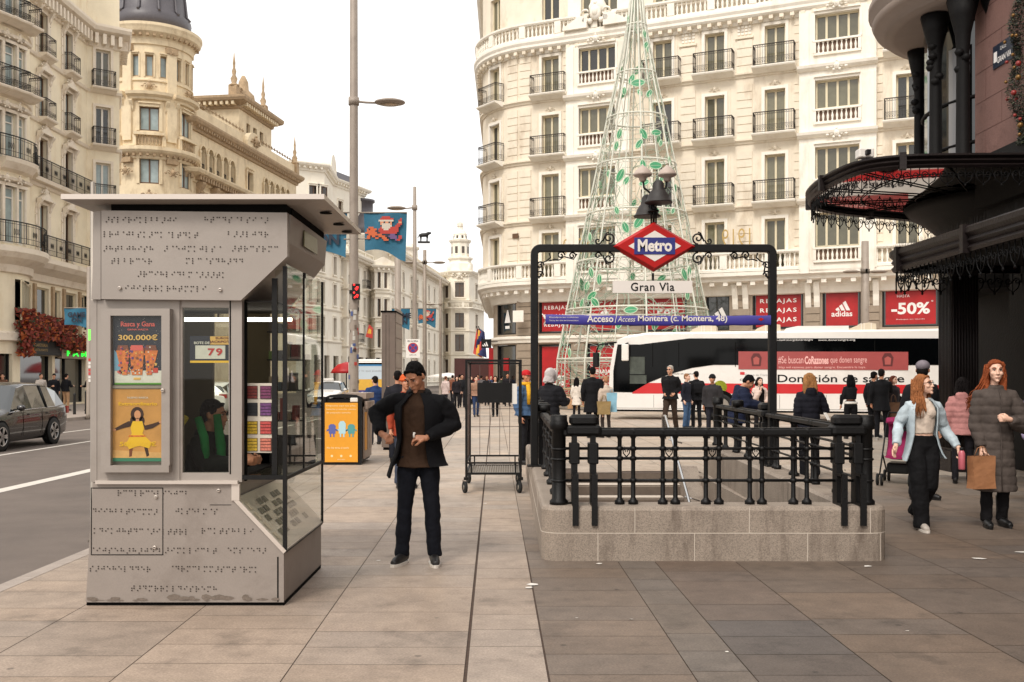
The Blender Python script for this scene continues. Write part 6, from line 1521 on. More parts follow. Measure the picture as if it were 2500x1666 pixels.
# ---- flags and projecting sign at the building corner, far awnings
def corner_bits():
    d = 62.3
    def flag(px, py, c1, c2, label, dx):
        x, z = PX(px, d), PZ(py, d); B = empty('flag', (x, d, z), 0, label, 'flag'); m = MB(); m.tube([(0, 0, 0), (-dx, 0, 1.1)], .03, M_iron, 5); m.build('flag_pole', B)
        m = MB(); rows = []
        for i in range(7): f = i / 6; rows.append([(-dx * .95 + (dx + .4) * f * (.5 + q / 12) - q * .04, .06 * sin(q * 1.5 + i), 1.0 - .9 * f * .3 - q * .27) for q in range(7)])
        ms = [c1, c2, c1]
        for i in range(6): m.grid([rows[i], rows[i + 1]], ms[i // 2]); 
        m.build('cloth', B)
    flag(1101, 790, flat('flag_red', (180, 46, 34)), flat('flag_yellow', (222, 170, 50)), 'red and yellow flag hanging by the shop corner', .15)
    flag(1112, 790, flat('flag_navy', (34, 40, 84)), flat('flag_navy_b', (40, 48, 96)), 'navy flag hanging by the shop corner next to the red one', .35)
    x, z = PX(1117, 61), PZ(790, 61); B = empty('projecting_sign', (x, 61, z), 0, 'small black projecting shop sign with three white bars below the flags', 'sign'); m = MB(); m.box(-.3, .32, -.05, .05, -.27, .27, M_black); m.box(.32, .7, -.02, .02, .1, .14, M_black); o = m.build('board', B)
    m = MB()
    for i, hh in enumerate((.1, .18, .27)): m.prism([(-.2 + i * .12, -.16), (-.11 + i * .12, -.16), (-.16 + i * .12 - hh * .2, -.16 + hh), (-.24 + i * .12 - hh * .2 + .03, -.19 + hh)], -.06, -.052, M_txtw)
    m.build('emblem', o)
    # dark red hoarding and awnings down the street
    d = 74; B = empty('street_kiosk', (PX(1086, d), d, 0), 0, 'dark red roofed street stand beyond the crowd at the corner', 'stand'); m = MB(); dr = flat('maroon_cloth', (78, 40, 36), var=.15, scale=1); w = PX(1128, d) - PX(1086, d)
    m.box(-w, w, 0, 2.5, PZ(872, d), PZ(824, d), dr); m.build('canopy', B); m = MB()
    for s_ in (-1, 1): m.box(s_ * w * .95 - .05, s_ * w * .95 + .05, 0, .1, 0, PZ(872, d), M_iron)
    m.build('leg', B); m = MB(); m.box(-w * .7, w * .8, 1.5, 2.4, 0, 1.4, flat('stall_goods', (110, 84, 70), var=.5, scale=6)); m.build('counter', B)
    d = 70; B = empty('red_banner_panel', (PX(1133, d), d, 0), 0, 'tall narrow red panel left of the shop corner door', 'panel'); m = MB(); m.box(-.3, .3, 0, .1, PZ(905, d), PZ(800, d), M_red); m.box(-.05, .05, .02, .08, 0, PZ(905, d), M_iron); m.build('panel', B)
    d = 110; B = empty('parasol', (PX(1030, d), d, 0), 0, 'wide white parasol top above the far crowd', 'parasol'); m = MB(); m.lathe([(3.2, PZ(868, d)), (1.2, PZ(860, d)), (.05, PZ(857, d))], M_white, n=12); m.build('canopy', B); m = MB(); m.tube([(0, 0, 0), (0, 0, PZ(858, d))], .05, M_iron, 5); m.build('pole', B)
    d = 112; B = empty('hanging_flag', (PX(850, d), d, PZ(760, d)), 0, 'small red and yellow flag on the white facade behind the lamp post', 'flag'); m = MB(); m.poly([(-.5, 0, -.7), (.3, 0, -.9), (.35, 0, .3), (-.1, 0, .7)], flat('flag_red2', (190, 60, 50))); m.poly([(-.3, -.01, -.3), (.15, -.01, -.4), (.15, -.01, .1), (-.1, -.01, .25)], flat('flag_y2', (222, 170, 60))); m.build('cloth', B)
corner_bits()
# ================================================================ vehicles
def wheel(parent, x, y, z, r, w, side):
    m = MB(); M = T(x, y, z) @ RY(pi / 2)
    m.lathe([(r * .62, -w / 2), (r * .93, -w / 2), (r, -w * .38), (r, w * .38), (r * .93, w / 2), (r * .62, w / 2)], M_rub, n=26, M=M); t = m.build('wheel', parent)
    m = MB(); f = side * w / 2
    m.lathe([(r * .68, f * 1.0), (r * .66, f * 1.06), (r * .61, f * 1.04), (r * .6, f * .86)], M_chrome, n=26, M=M); m.lathe([(.001, f * .88), (r * .63, f * .88)], M_gap, n=20, M=M); m.lathe([(.001, f * 1.02), (r * .13, f * 1.02), (r * .15, f * .88)], M_chrome, n=12, M=M)
    M_sp = mat('alloy', (176, 172, 168), .35, .3)
    for k in range(10):
        A = M @ RZ(2 * pi * (k // 2) / 5 + .3 + (.14 if k % 2 else -.14)); m.box(r * .08, r * .63, -.022, .022, min(f * .89, f * 1.03), max(f * .89, f * 1.03), M_sp, A)
    m.build('rim', t); return t
def car(name, label, loc, rz, paint, L=4.7, W=1.84, H=1.46, estate=True, taxi=False, group=None, cat='car'):
    """nose towards -y, stands on local z=0"""
    B = empty(name, loc, rz, label, cat, group); w = W / 2; gl = mat('car_glass', (26, 32, 34), .05, spec=.9, coat=.6)
    h = H
    st = [  # y, half width, z bottom, z belt, z top, half width top
        (-L / 2, w * .70, .32, .56, .60, w * .60), (-L / 2 + .10, w * .88, .22, .66, .72, w * .78), (-L / 2 + .45, w * .97, .18, .74, .82, w * .84), (-L / 2 + 1.15, w, .18, .84, .93, w * .86),
        (-L / 2 + 1.35, w, .18, .87, .965, w * .86), (-L / 2 + 2.05, w, .18, .91, h - .07, w * .70), (-L / 2 + 2.45, w, .18, .92, h, w * .69), (-L / 2 + 3.2, w, .18, .935, h - .005, w * .685)]
    if estate: st += [(L / 2 - .85, w, .18, .95, h - .05, w * .67), (L / 2 - .28, w * .96, .2, .98, h - .16, w * .62), (L / 2 - .12, w * .92, .24, .98, 1.02, w * .80), (L / 2, w * .84, .36, .80, .84, w * .74)]
    else: st += [(L / 2 - 1.3, w, .18, .95, h - .10, w * .66), (L / 2 - .75, w * .97, .2, .97, 1.04, w * .78), (L / 2 - .12, w * .92, .24, .93, 1.0, w * .78), (L / 2, w * .84, .36, .74, .78, w * .70)]
    rows = []
    for (y, hw, z0, zb, zt, wt) in st:
        zm = z0 + (zb - z0) * .5; r = [(hw * .86, z0), (hw * .97, z0 + .08), (hw, zm), (hw * .985, zb - .07), (hw * .95, zb), (wt + (hw * .95 - wt) * .08, zt - .06 if zt - zb > .2 else zt - .02), (wt * .88, zt), (wt * .45, zt + .02)]
        full = r + [(0, zt + .025)] + [(-a, b_) for a, b_ in r[::-1]]; rows.append([(a, y, b_) for a, b_ in full])
    b = MB(); n = len(rows[0]); cab0, cab1 = 4, len(st) - 3
    for i in range(len(rows) - 1):
        for j in range(n - 1):
            q = [rows[i][j], rows[i][j + 1], rows[i + 1][j + 1], rows[i + 1][j]]; mt = paint
            if cab0 <= i < cab1 + (0 if not estate else 0) and j in (4, n - 6) and i > cab0: mt = gl
            if i == cab0 and 4 <= j <= n - 6: mt = gl
            if estate and i == len(rows) - 3 and 5 <= j <= n - 7: mt = gl
            if not estate and i == len(rows) - 4 and 5 <= j <= n - 7: mt = gl
            b.poly(q, mt, smooth=mt is not gl)
    b.poly(rows[0], paint); b.poly(rows[-1][::-1], paint)
    bo = b.build('body', B); 
    for me in (bo.data,):
        bm = bmesh.new(); bm.from_mesh(me); bmesh.ops.remove_doubles(bm, verts=bm.verts, dist=1e-4); bm.to_mesh(me); bm.free()
    tr = MB()
    for s in (-1, 1):                                # bright window line, pillars, arches, handles, roof rail
        tr.tube([(s * (st[k][1] * .95 + .004), st[k][0], st[k][3] + .005) for k in range(4, len(st) - 2)], .012, M_chrome, 5)
        tr.tube([(s * (st[k][5] + (st[k][1] * .95 - st[k][5]) * .08 + .004), st[k][0], st[k][4] - .05) for k in range(5, len(st) - 3)] , .012, M_chrome if estate else paint, 5)
        for k in (7,): tr.tube([(s * (st[k][1] * .95), st[k][0], st[k][3]), (s * (st[k][5] + .03), st[k][0] + .02, st[k][4] - .06)], .032, M_black, 5)
        for yy in (-.1, .85): tr.box(*(sorted((s * (w - .01), s * (w + .022)))), yy, yy + .17, .80, .825, paint)
        for yy in (-.35, .62): tr.box(*(sorted((s * (w - .003), s * (w + .003)))), yy, yy + .008, .3, .9, M_gap)
    tr.build('window_trim', B)
    for s in (-1, 1):
        a = MB(); a.sph((s * (w + .09), -L / 2 + 1.62, .98), (.11, .07, .075), paint, 10, 6); a.box(*sorted((s * (w - .06), s * (w + .05))), -L / 2 + 1.6, -L / 2 + 1.64, .93, .96, M_black); a.build('mirror', B)
    r = .335; ya, yb = -L / 2 + .88, -L / 2 + .88 + L * .575
    for s in (-1, 1):
        for y in (ya, yb):
            a = MB(); a.lathe([(r * .9, 0), (r * 1.13, 0), (r * 1.13, .02), (r * .9, .02)], M_gap, n=26, M=T(s * (w - .012), y, r) @ RY(pi / 2 * s)); a.build('wheel_arch', B)
            wheel(B, s * (w - .07), y, r, r, .2, s)
    hl = flat('head_lamp', (196, 204, 208), rough=.1, coat=.8); tl = mat('tail_lamp', (150, 22, 18), .2, coat=.6)
    for s in (-1, 1):
        a = MB(); a.prism([(s * .48, .60), (s * .80, .66), (s * .78, .74), (s * .5, .69)], -L / 2 + .02, -L / 2 + .3, hl); a.build('headlight', B)
        a = MB(); a.box(*sorted((s * .52, s * .86)), L / 2 - .16, L / 2 - .025, .76, .94, tl); a.build('tail_light', B)
    a = MB(); a.rbox(-.42, .42, -L / 2 - .02, -L / 2 + .1, .34, .62, M_black, .03); a.box(-.26, .26, -L / 2 - .03, -L / 2 - .018, .36, .46, M_white); a.box(-.26, .26, L / 2 - .002, L / 2 + .012, .52, .62, M_white); a.build('grille', B)
    if taxi:
        a = MB(); a.rbox(-.28, .28, -.3, -.12, h + .02, h + .16, M_white, .03); a.build('roof_sign', B)
    return B
M_cp = mat('dark_car_paint', (40, 38, 37), .22, .35, coat=.8, var=.06, scale=1.5)
M_cw = mat('white_car_paint', (214, 210, 204), .25, coat=.6)
car('estate_car', 'dark grey estate car with chrome window line passing at the left edge', (-12.58, 24.28, -.12), 0, M_cp, L=4.55, H=1.56)
car('taxi', 'white taxi with roof sign coming up the road behind the yellow bin', (PX(757, 56.5), 56.5, -.12), 0, M_cw, estate=False, taxi=True, H=1.45)
car('white_car', 'white hatchback seen through the kiosk window', (PX(508, 46), 46, -.12), pi, M_cw, L=4.3)
def coach():
    th = 14.4; A = radians(-th); o = Vector((3.72, 37.3)); c_, s_ = cos(radians(th)), sin(radians(th))
    B = empty('blood_donation_coach', (o.x, o.y, 0), A, 'long white coach with red stripe, black glass and blood donation lettering', 'bus')
    def U(px): k = (px - 1169) / 2288; return (o.y * k - o.x) / (c_ + k * s_)
    def Z(py, u): return PZ(py, o.y - u * s_)
    wh = mat('coach_white', (226, 222, 216), .3, coat=.5, var=.04, scale=2, stain=(180, 168, 156), stain_amt=.3, stain_scale=.8); gk = mat('coach_glass', (4, 5, 6), .06, spec=.22); rd = mat('coach_red', (196, 34, 38), .35, coat=.4)
    L, H, Wd = 12.9, 3.24, 2.5
    out = [(.10, .36), (.02, .55), (.0, 1.0), (.02, 1.35), (.07, 1.9), (.20, 2.65), (.36, 2.98), (.75, 3.14), (1.5, H), (L - .3, H + .02), (L - .06, H - .15), (L, 2.6), (L, .36)]
    m = MB(); ys = [(0, .10), (.02, .04), (.10, .0), (Wd - .10, 0), (Wd - .02, .04), (Wd, .10)]; cx, cz = L / 2, 1.8
    rows = [[(min(max(u, i_), L - i_) if u < .9 or u > L - .4 else u, y, z - (i_ * .7 if z > 3 else 0)) for u, z in out] for y, i_ in ys]
    m.grid(rows, wh, closed=True, smooth=False); m.poly(rows[0], wh); m.poly(rows[-1][::-1], wh); m.build('body', B)
    # side glass with swooping lower edge, as one dark panel a little proud
    top = [(u, Z(778 if u > 1.2 else 792, u)) for u in (.52, 1.2, 3, 6, 9, L - .25)]; top[0] = (.36, 2.80)
    bot = [(L - .25, Z(839, L - .25)), (9, Z(840, 9)), (6, Z(839, 6)), (U(1640), Z(839, U(1640))), (U(1590), Z(846, U(1590))), (U(1540), Z(860, U(1540))), (U(1490), Z(880, U(1490))), (U(1453), Z(902, U(1453))), (.20, 1.02), (.20, 1.8)]
    m = MB(); m.prism(top + bot, -.012, .0, gk); g = m.build('side_glass', B)
    m = MB()
    for px in (1500, 1560, 1690, 1850, 2010): u = U(px); m.box(u - .012, u + .012, -.014, -.0125, 1.95, 2.85, M_gap)
    m.rbox(U(1447), U(1482), -.016, -.013, Z(860, .9), Z(820, .9), mat('coach_inside', (66, 72, 64), .5, var=.4, scale=4), .02); m.rbox(U(1447), U(1486), -.016, -.013, Z(882, .9), Z(862, .9), MATS['coach_inside'], .02); m.build('window_division', g)
    # windscreen wrapping the nose
    m = MB(); rows = [[(u - .014, .12, z), (u - .03, Wd / 2, z), (u - .014, Wd - .12, z)] for u, z in ((.02, 1.25), (.07, 1.9), (.20, 2.65), (.33, 2.92))]; m.grid(rows, gk); m.build('windscreen', B)
    m = MB(); m.prism([(U(1453), Z(905, 1)), (L - .02, Z(905, L)), (L - .02, Z(886, L)), (U(1453), Z(880, 1))], -.006, .0, rd); m.build('red_stripe', B)
    m = MB()
    for u in (1.7, 3.1, 4.6, 6.2, 7.8, 9.4, 11): m.box(u, u + .01, -.004, .001, .45, Z(908, u), M_gap)
    m.box(.15, L - .1, -.005, .001, .42, .43, M_gap); m.box(.2, L, .0, .05, .3, .37, M_gap)
    for px, py in ((1552, 886), (1552, 898)): u = U(px); m.box(u - .07, u + .07, -.014, -.006, Z(py, u) - .03, Z(py, u) + .03, flat('amber_lamp', (220, 130, 40)))
    m.box(U(1600), U(1612), -.016, 0, Z(940, 2), Z(937, 2), M_gap); m.build('body_trim', B)
    # blood drive panel
    m = MB(); pk_ = mat('coach_pink', (158, 74, 72), .4, var=.08, scale=2); ua, ub = U(1697), U(2087); m.prism([(ua, Z(849, ua)), (ub, Z(851, ub)), (ub, Z(809, ub)), (ua, Z(808, ua))], -.02, -.0125, pk_); P_ = m.build('campaign_panel', B)
    lp = flat('pale_pink_text', (232, 178, 172)); dkp = flat('dark_portrait', (92, 38, 38)); yy = -.024
    def tx(s, a, b_, py, h, mt, par, y=yy, **k): ua, ub = U(a), U(b_); return text_obj('lettering', s, ub - ua, h, T((ua + ub) / 2, y, Z(py, (ua + ub) / 2)), mt, par, **k)
    tx('#Se buscan', 1788, 1846, 828, .29, lp, P_, bold=.0); tx('CoRazones', 1849, 1904, 828, .29, lp, P_, bold=.035); tx('que donen sangre', 1908, 1992, 829, .29, lp, P_); tx('Hay mil razones para donar sangre. Encuentra la tuya.', 1790, 1990, 845, .1, lp, P_)
    for px in (1738, 2040):
        m = MB(); u = U(px); z = Z(829, u); m.prism([(u - .15, z - .2), (u + .15, z - .2), (u + .19, z + .1), (u + .1, z + .26), (u - .1, z + .26), (u - .19, z + .1)], yy - .001, yy, dkp); m.prism([(u - .09, z - .14), (u + .09, z - .14), (u + .11, z + .08), (u, z + .15), (u - .11, z + .08)], yy - .003, yy - .002, flat('portrait_face', (168, 84, 78))); m.build('portrait', P_)
    tx('Donación de sangre', 1787, 2078, 873, .36, M_black, B, y=-.008, bold=.012); wt_ = M_txtw
    tx('www.madrid.org/donarsangre', 1770, 1868, 782, .085, wt_, B, y=-.018); tx('www.donarsangre.org', 1880, 1965, 782, .085, wt_, B, y=-.018)
    tx('Vehículo sin conductor', 1538, 1602, 859, .06, M_black, B, y=-.008); tx('Cruz Roja', 1700, 1752, 874, .1, M_black, B, y=-.008); tx('Centro de Transfusión', 1712, 1782, 862, .07, flat('grey_text', (150, 150, 150)), B, y=-.008)
    m = MB(); u = U(1706); m.box(u - .08, u + .08, -.01, -.006, Z(859, u) - .04, Z(859, u) + .06, rd); u = U(1655); m.lathe([(.001, 0), (.24, 0)], flat('lime_disc', (168, 176, 40)), n=24, M=T(u, -.01, Z(890, u)) @ RX(pi / 2)); m.build('logo', B)
    # wheels, roof units, mirrors
    for u in (U(1655), U(2040)):
        for y in (.115, Wd - .115):
            m = MB(); m.lathe([(.3, -.14), (.46, -.14), (.5, -.1), (.5, .1), (.46, .14), (.3, .14), (.3, -.05), (.001, -.05)], M_rub, n=26, M=T(u, y, .5) @ RX(pi / 2)); q = m.build('wheel', B); m = MB(); m.lathe([(.33, .145), (.3, .15), (.24, .10), (.12, .11), (.1, .16), (.001, .17)], M_steel, n=20, M=T(u, y, .5) @ RX(pi / 2 if y < 1 else -pi / 2)); m.build('rim', q)
        m = MB(); m.lathe([(.48, 0), (.60, 0), (.60, .004)], M_gap, n=26, M=T(u, -.008, .5) @ RX(pi / 2)); m.build('wheel_arch', B)
    bei = mat('roof_unit_beige', (206, 192, 168), .5, var=.1, scale=4)
    for a, b_ in ((1580, 1645), (1730, 1795), (1952, 2018)):
        ua, ub = U(a), U(b_); m = MB(); m.prism([(ua, H - .02), (ub, H - .02), (ub - .02, H + .24), (ub - .25, H + .29), (ua + .5, H + .26), (ua + .15, H + .12)], .5, 1.9, bei); 
        for q in (.45, .55, .8): m.box(ua + (ub - ua) * q, ua + (ub - ua) * q + .02, .49, 1.91, H, H + .27, M_white)
        m.build('roof_unit', B)
    m = MB(); ua, ub = U(1800), U(1952); m.prism([(ua, H - .02), (ub, H - .02), (ub, H + .17), (ua + .5, H + .18), (ua + .1, H + .1)], .3, 2.1, wh); m.build('roof_box', B)
    m = MB(); m.tube([(.6, .12, 2.9), (.1, -.05, 2.86), (-.35, -.1, 2.78), (-.42, -.1, 2.5)], .035, M_black, 6); m.rbox(-.55, -.32, -.2, .0, 1.95, 2.5, M_black, .05); m.build('mirror', B)
    m = MB(); m.rbox(U(1431), U(1447), -.35, -.2, Z(830, .6), Z(792, .6), M_white, .04); m.tube([(.7, -.28, 2.8), (.75, -.02, 2.85)], .03, M_black, 5); m.build('mirror', B)
    return B
coach()
def ad_bus():
    d = 62; s = d / 2288; x = PX(848, d); B = empty('advertising_bus', (x, d, -.12), 0, 'white minibus with yellow and blue rear advertising beyond the lamp post', 'bus'); z = lambda p: PZ(p, d) + .12
    wh = MATS['coach_white']; w = 48 * s; m = MB(); m.rbox(-w, w, 0, 6.5, .35, z(832), wh, .12); m.build('body', B); yl = mat('ad_yellow', (226, 176, 66), .5, var=.1, scale=3)
    m = MB(); m.box(-w + .08, w - .08, -.012, .0, z(897), z(872), yl); m.box(-w + .08, w - .08, -.012, 0, z(912), z(897.2), flat('ad_blue', (62, 58, 130))); m.box(-w + .08, w - .08, -.01, 0, z(871.8), z(842), flat('ad_pale', (196, 208, 216))); m.box(-w + .08, w - .08, -.014, 0, z(841.5), z(838), flat('ad_cyan', (60, 130, 180))); a = m.build('advert', B)
    text_obj('lettering', 'OCASO', 45 * s, 8.5 * s, T(.05, -.016, z(905)), M_txtw, a, bold=.04); text_obj('lettering', 'dar lo que puedas', 62 * s, 5 * s, T(0, -.016, z(853)), flat('grey_text', (150, 150, 150)), a)
    m = MB()
    for k, q in ((-.8, M_skinp := flat('ad_figure', (190, 110, 70))), (.5, flat('ad_figure_b', (90, 90, 150)))): m.sph((k, -.02, z(880)), (.07, .01, .09), q, 8, 5); m.prism([(k - .1, z(894)), (k + .1, z(894)), (k + .06, z(883)), (k - .06, z(883))], -.02, -.014, q)
    m.build('picture', a)
    m = MB(); m.rbox(-w + .3, w - .3, .5, 4, z(832) - .02, z(832) + .18, wh, .1); m.box(-w + .1, w - .1, -.016, 0, z(838) , z(834), M_gap); m.build('roof_unit', B)
    for s_ in (-1, 1):
        for y in (1.2, 5.2): q = MB(); q.lathe([(.001, -.12), (.42, -.12), (.45, 0), (.42, .12), (.001, .12)], M_rub, n=18, M=T(s_ * (w - .12), y, .45) @ RY(pi / 2)); q.build('wheel', B)
        q = MB(); q.box(*sorted((s_ * (w - .25), s_ * (w - .05))), -.02, 0, .55, .75, mat('tail_lamp', (150, 22, 18), .2, coat=.6)); q.build('tail_light', B)
ad_bus()
d_ = 80; B_ = empty('red_parasol', (PX(796, d_), d_, 0), 0, 'red cafe parasol across the road under the dark shop arcade', 'parasol')
m_ = MB(); m_.lathe([(1.3, PZ(858, d_)), (1.15, PZ(850, d_)), (.7, PZ(838, d_)), (.05, PZ(832, d_))], M_red, n=12); m_.build('canopy', B_); m_ = MB(); m_.tube([(0, 0, -.1), (0, 0, PZ(835, d_))], .05, M_iron, 5); m_.build('pole', B_)
# ================================================================ dark ironwork building with glass marquee (right)
M_dk = mat('black_iron_and_shade', (12, 10, 10), .65, spec=.2, var=.3, scale=5, bump=.2, bscale=30)
M_dk2 = mat('dark_bronze', (34, 27, 26), .45, .2, spec=.3, var=.3, scale=4, bump=.25, bscale=25)
M_pink = mat('pink_stone', (124, 92, 84), .8, var=.12, scale=2, bump=.2, bscale=30, grain=.25, stain=(84, 58, 52), stain_amt=.6, stain_scale=4)
M_jt = mat('stone_joint_dark', (96, 66, 60), .9)
M_soff = mat('balcony_soffit', (138, 124, 114), .8, var=.08, scale=2)
def right_building():
    B = empty('ironwork_building', (9.5, 18.5, 0), 0, 'pink stone corner building with black ironwork and round bay at the right edge', 'building'); inv, bp = origin_parts(B)
    cx, cy = 9.75, 18.6; m = MB()
    XW = 8.15; z = 5.35
    joints = MB()
    m.box(XW, 24, -4, 17.4, 5.3, 20, M_pink); bp(m, 'stone_wall')
    y = 17.3
    for k in range(22):
        zz = 5.3 + k * .52; joints.box(XW - .004, XW, -4, 17.38, zz - .004, zz + .003, M_jt)
        for q in range(16): yy = 17.0 - q * 1.15 - (.55 if k % 2 else 0); joints.box(XW - .004, XW, yy, yy + .006, zz, zz + .52, M_jt)
    bp(joints, 'stone_joint')
    m = MB(); m.box(8.75, 24, -4, 17.4, 0, 5.28, M_dk); m.box(7.9, 24, 17.42, 20.5, 0, 4.6, M_dk) if False else m.box(9.35, 24, 17.42, 21.0, 0, 5.6, M_dk); bp(m, 'shop_wall')  # wall coloured black to stand for the shade under the canopy
    m = MB(); 
    for k in range(6):
        y0 = 16.6 - k * 2.6; m.box(8.72, 8.75, y0 - 2.1, y0, .35, 3.0, M_shopd); m.box(8.68, 8.74, y0 - .0, y0 + .1, 0, 3.2, M_dk2)
    bp(m, 'shop_window')
    # fluted column at the corner
    m = MB(); X0, X1 = PX(2172, 17), PX(2232, 17); m.box(X0 - .04, X1 + .04, 16.7, 17.3, 0, .35, M_dk2); m.box(X0, X1, 16.74, 17.26, .35, 3.4, M_dk2)
    for k in range(9): x = X0 + .03 + k * (X1 - X0 - .06) / 8; m.tube([(x, 16.735, .4), (x, 16.735, 3.3)], .016, M_dk2, 6)
    for k in range(9): yy = 16.78 + k * .055; m.tube([(X0 - .004, yy, .4), (X0 - .004, yy, 3.3)], .014, M_dk2, 6)
    bp(m, 'fluted_column')
    # round glazed bay on the corner with dark posts
    P = Path(arc(cx, cy, 1.85, radians(100), radians(320), 30)); m = MB(); m2 = MB()
    wall(m2, P, 0, P.L, 4.9, 12, [], M_shopd)
    bp(m2, 'bay_glass'); rr = 2.0
    for x, y, w in ((PX(2150, 17.95), 17.95, .115), (PX(2213, 17.15), 17.15, .12), (8.35, 17.0, .12), (8.2, 19.9, .1)):
        m.lathe([(w * 1.5, 4.9), (w * 1.5, 5.2), (w, 5.4), (w * .9, 7.2), (w * 1.1, 7.5), (w * 1.7, 7.8), (w * 2.3, 8.1)], M_dk, o=(x, y, 0), n=10)
        for k in range(14): m.sph((x + random.uniform(-.1, .1), y + random.uniform(-.1, .1), 6.9 + k * .09), (.09, .09, .07), M_dk, 6, 4)
    for zz in (6.55, 5.75): m.tube([P.at(u * P.L / 30, zz, .02) for u in range(31)], .03, M_dk, 5)
    bp(m, 'bay_post')
    m = MB(); whg = mat('bay_pale_glass', (150, 150, 152), .15, spec=.8)
    for a0, a1 in ((198, 212), (216, 238)):
        Pq = Path(arc(cx, cy, 1.88, radians(a0), radians(a1), 6)); wall(m, Pq, 0, Pq.L, 5.2, 7.5, [], whg)
    bp(m, 'bay_window')
    # round balcony slab overhead
    m = MB(); m.lathe([(1.6, 8.1), (2.35, 8.12), (2.55, 8.16), (2.52, 8.22), (2.72, 8.3), (2.78, 8.42), (2.7, 8.48), (2.84, 8.6), (2.84, 8.72), (1.5, 8.9)], M_soff, o=(cx - .05, cy - .1, 0), n=64); bp(m, 'balcony_slab')
    m = MB()
    for k in range(40): a = radians(120 + k * 4.5); m.tube([(cx + 2.7 * cos(a), cy + 2.7 * sin(a), 8.75), (cx + 2.7 * cos(a), cy + 2.7 * sin(a), 9.8)], .012, M_dk, 4)
    m.tube([(cx + 2.7 * cos(radians(120 + k * 4.5)), cy + 2.7 * sin(radians(120 + k * 4.5)), 9.8) for k in range(41)], .03, M_dk, 5); bp(m, 'balcony_railing')
    # street name plate
    m = MB(); y0, y1 = 16.05, 16.72; m.box(XW - .02, XW - .004, y0, y1, 6.75, 7.13, mat('enamel_navy', (24, 34, 52), .35)); o = bp(m, 'street_sign')
    R_ = T(XW - .024, 16.33, 6.86) @ RZ(-pi / 2)
    text_obj('lettering', 'GRAN VIA', .46, .10, R_, M_txtw, o, bold=.02); text_obj('lettering', 'CALLE', .2, .06, T(XW - .024, 16.36, 7.03) @ RZ(-pi / 2), M_txtw, o)
    m = MB(); m.box(XW - .025, XW - .02, 16.58, 16.68, 6.85, 7.02, M_txtw); m.build('crest', o)
    # shaded stepped moulding between marquee and stone
    m = MB()
    for k, (x, z0, z1) in enumerate(((7.95, 5.0, 5.3), (8.1, 4.5, 5.0), (8.3, 4.1, 4.5))): m.box(x, 8.8, -4, 17.3, z0, z1, M_dk)
    m.box(8.35, 8.8, -4, 17.2, 3.75, 4.1, M_dk); bp(m, 'dark_cornice')
right_building()
def scroll_panel(mb, M, w, h, mt, r=.012):           # one repeat of the ironwork lace, hanging below z=0
    def sp(cx, cz, r0, sg, turns=1.3, n=14): return [M @ Vector((cx + r0 * (1 - .8 * k / n) * cos(sg * turns * 2 * pi * k / n + (0 if sg > 0 else pi)), 0, cz + r0 * (1 - .8 * k / n) * sin(sg * turns * 2 * pi * k / n))) for k in range(n + 1)]
    mb.tube(sp(-w * .24, -h * .38, w * .2, 1), r, mt, 4, caps=False); mb.tube(sp(w * .24, -h * .38, w * .2, -1), r, mt, 4, caps=False)
    mb.tube([M @ Vector(p) for p in ((-w * .44, 0, -h * .35), (-w * .3, 0, -h * .72), (0, 0, -h * .95), (w * .3, 0, -h * .72), (w * .44, 0, -h * .35))], r, mt, 4)
    mb.sph((0, 0, -h), (r * 2, r * 2, r * 2.6), mt, 5, 4, M); mb.tube([M @ Vector((0, 0, 0)), M @ Vector((0, 0, -h * .95))], r * .8, mt, 4)
    mb.tube([M @ Vector((-w * .5, 0, 0)), M @ Vector((-w * .5, 0, -h * .45))], r, mt, 4)
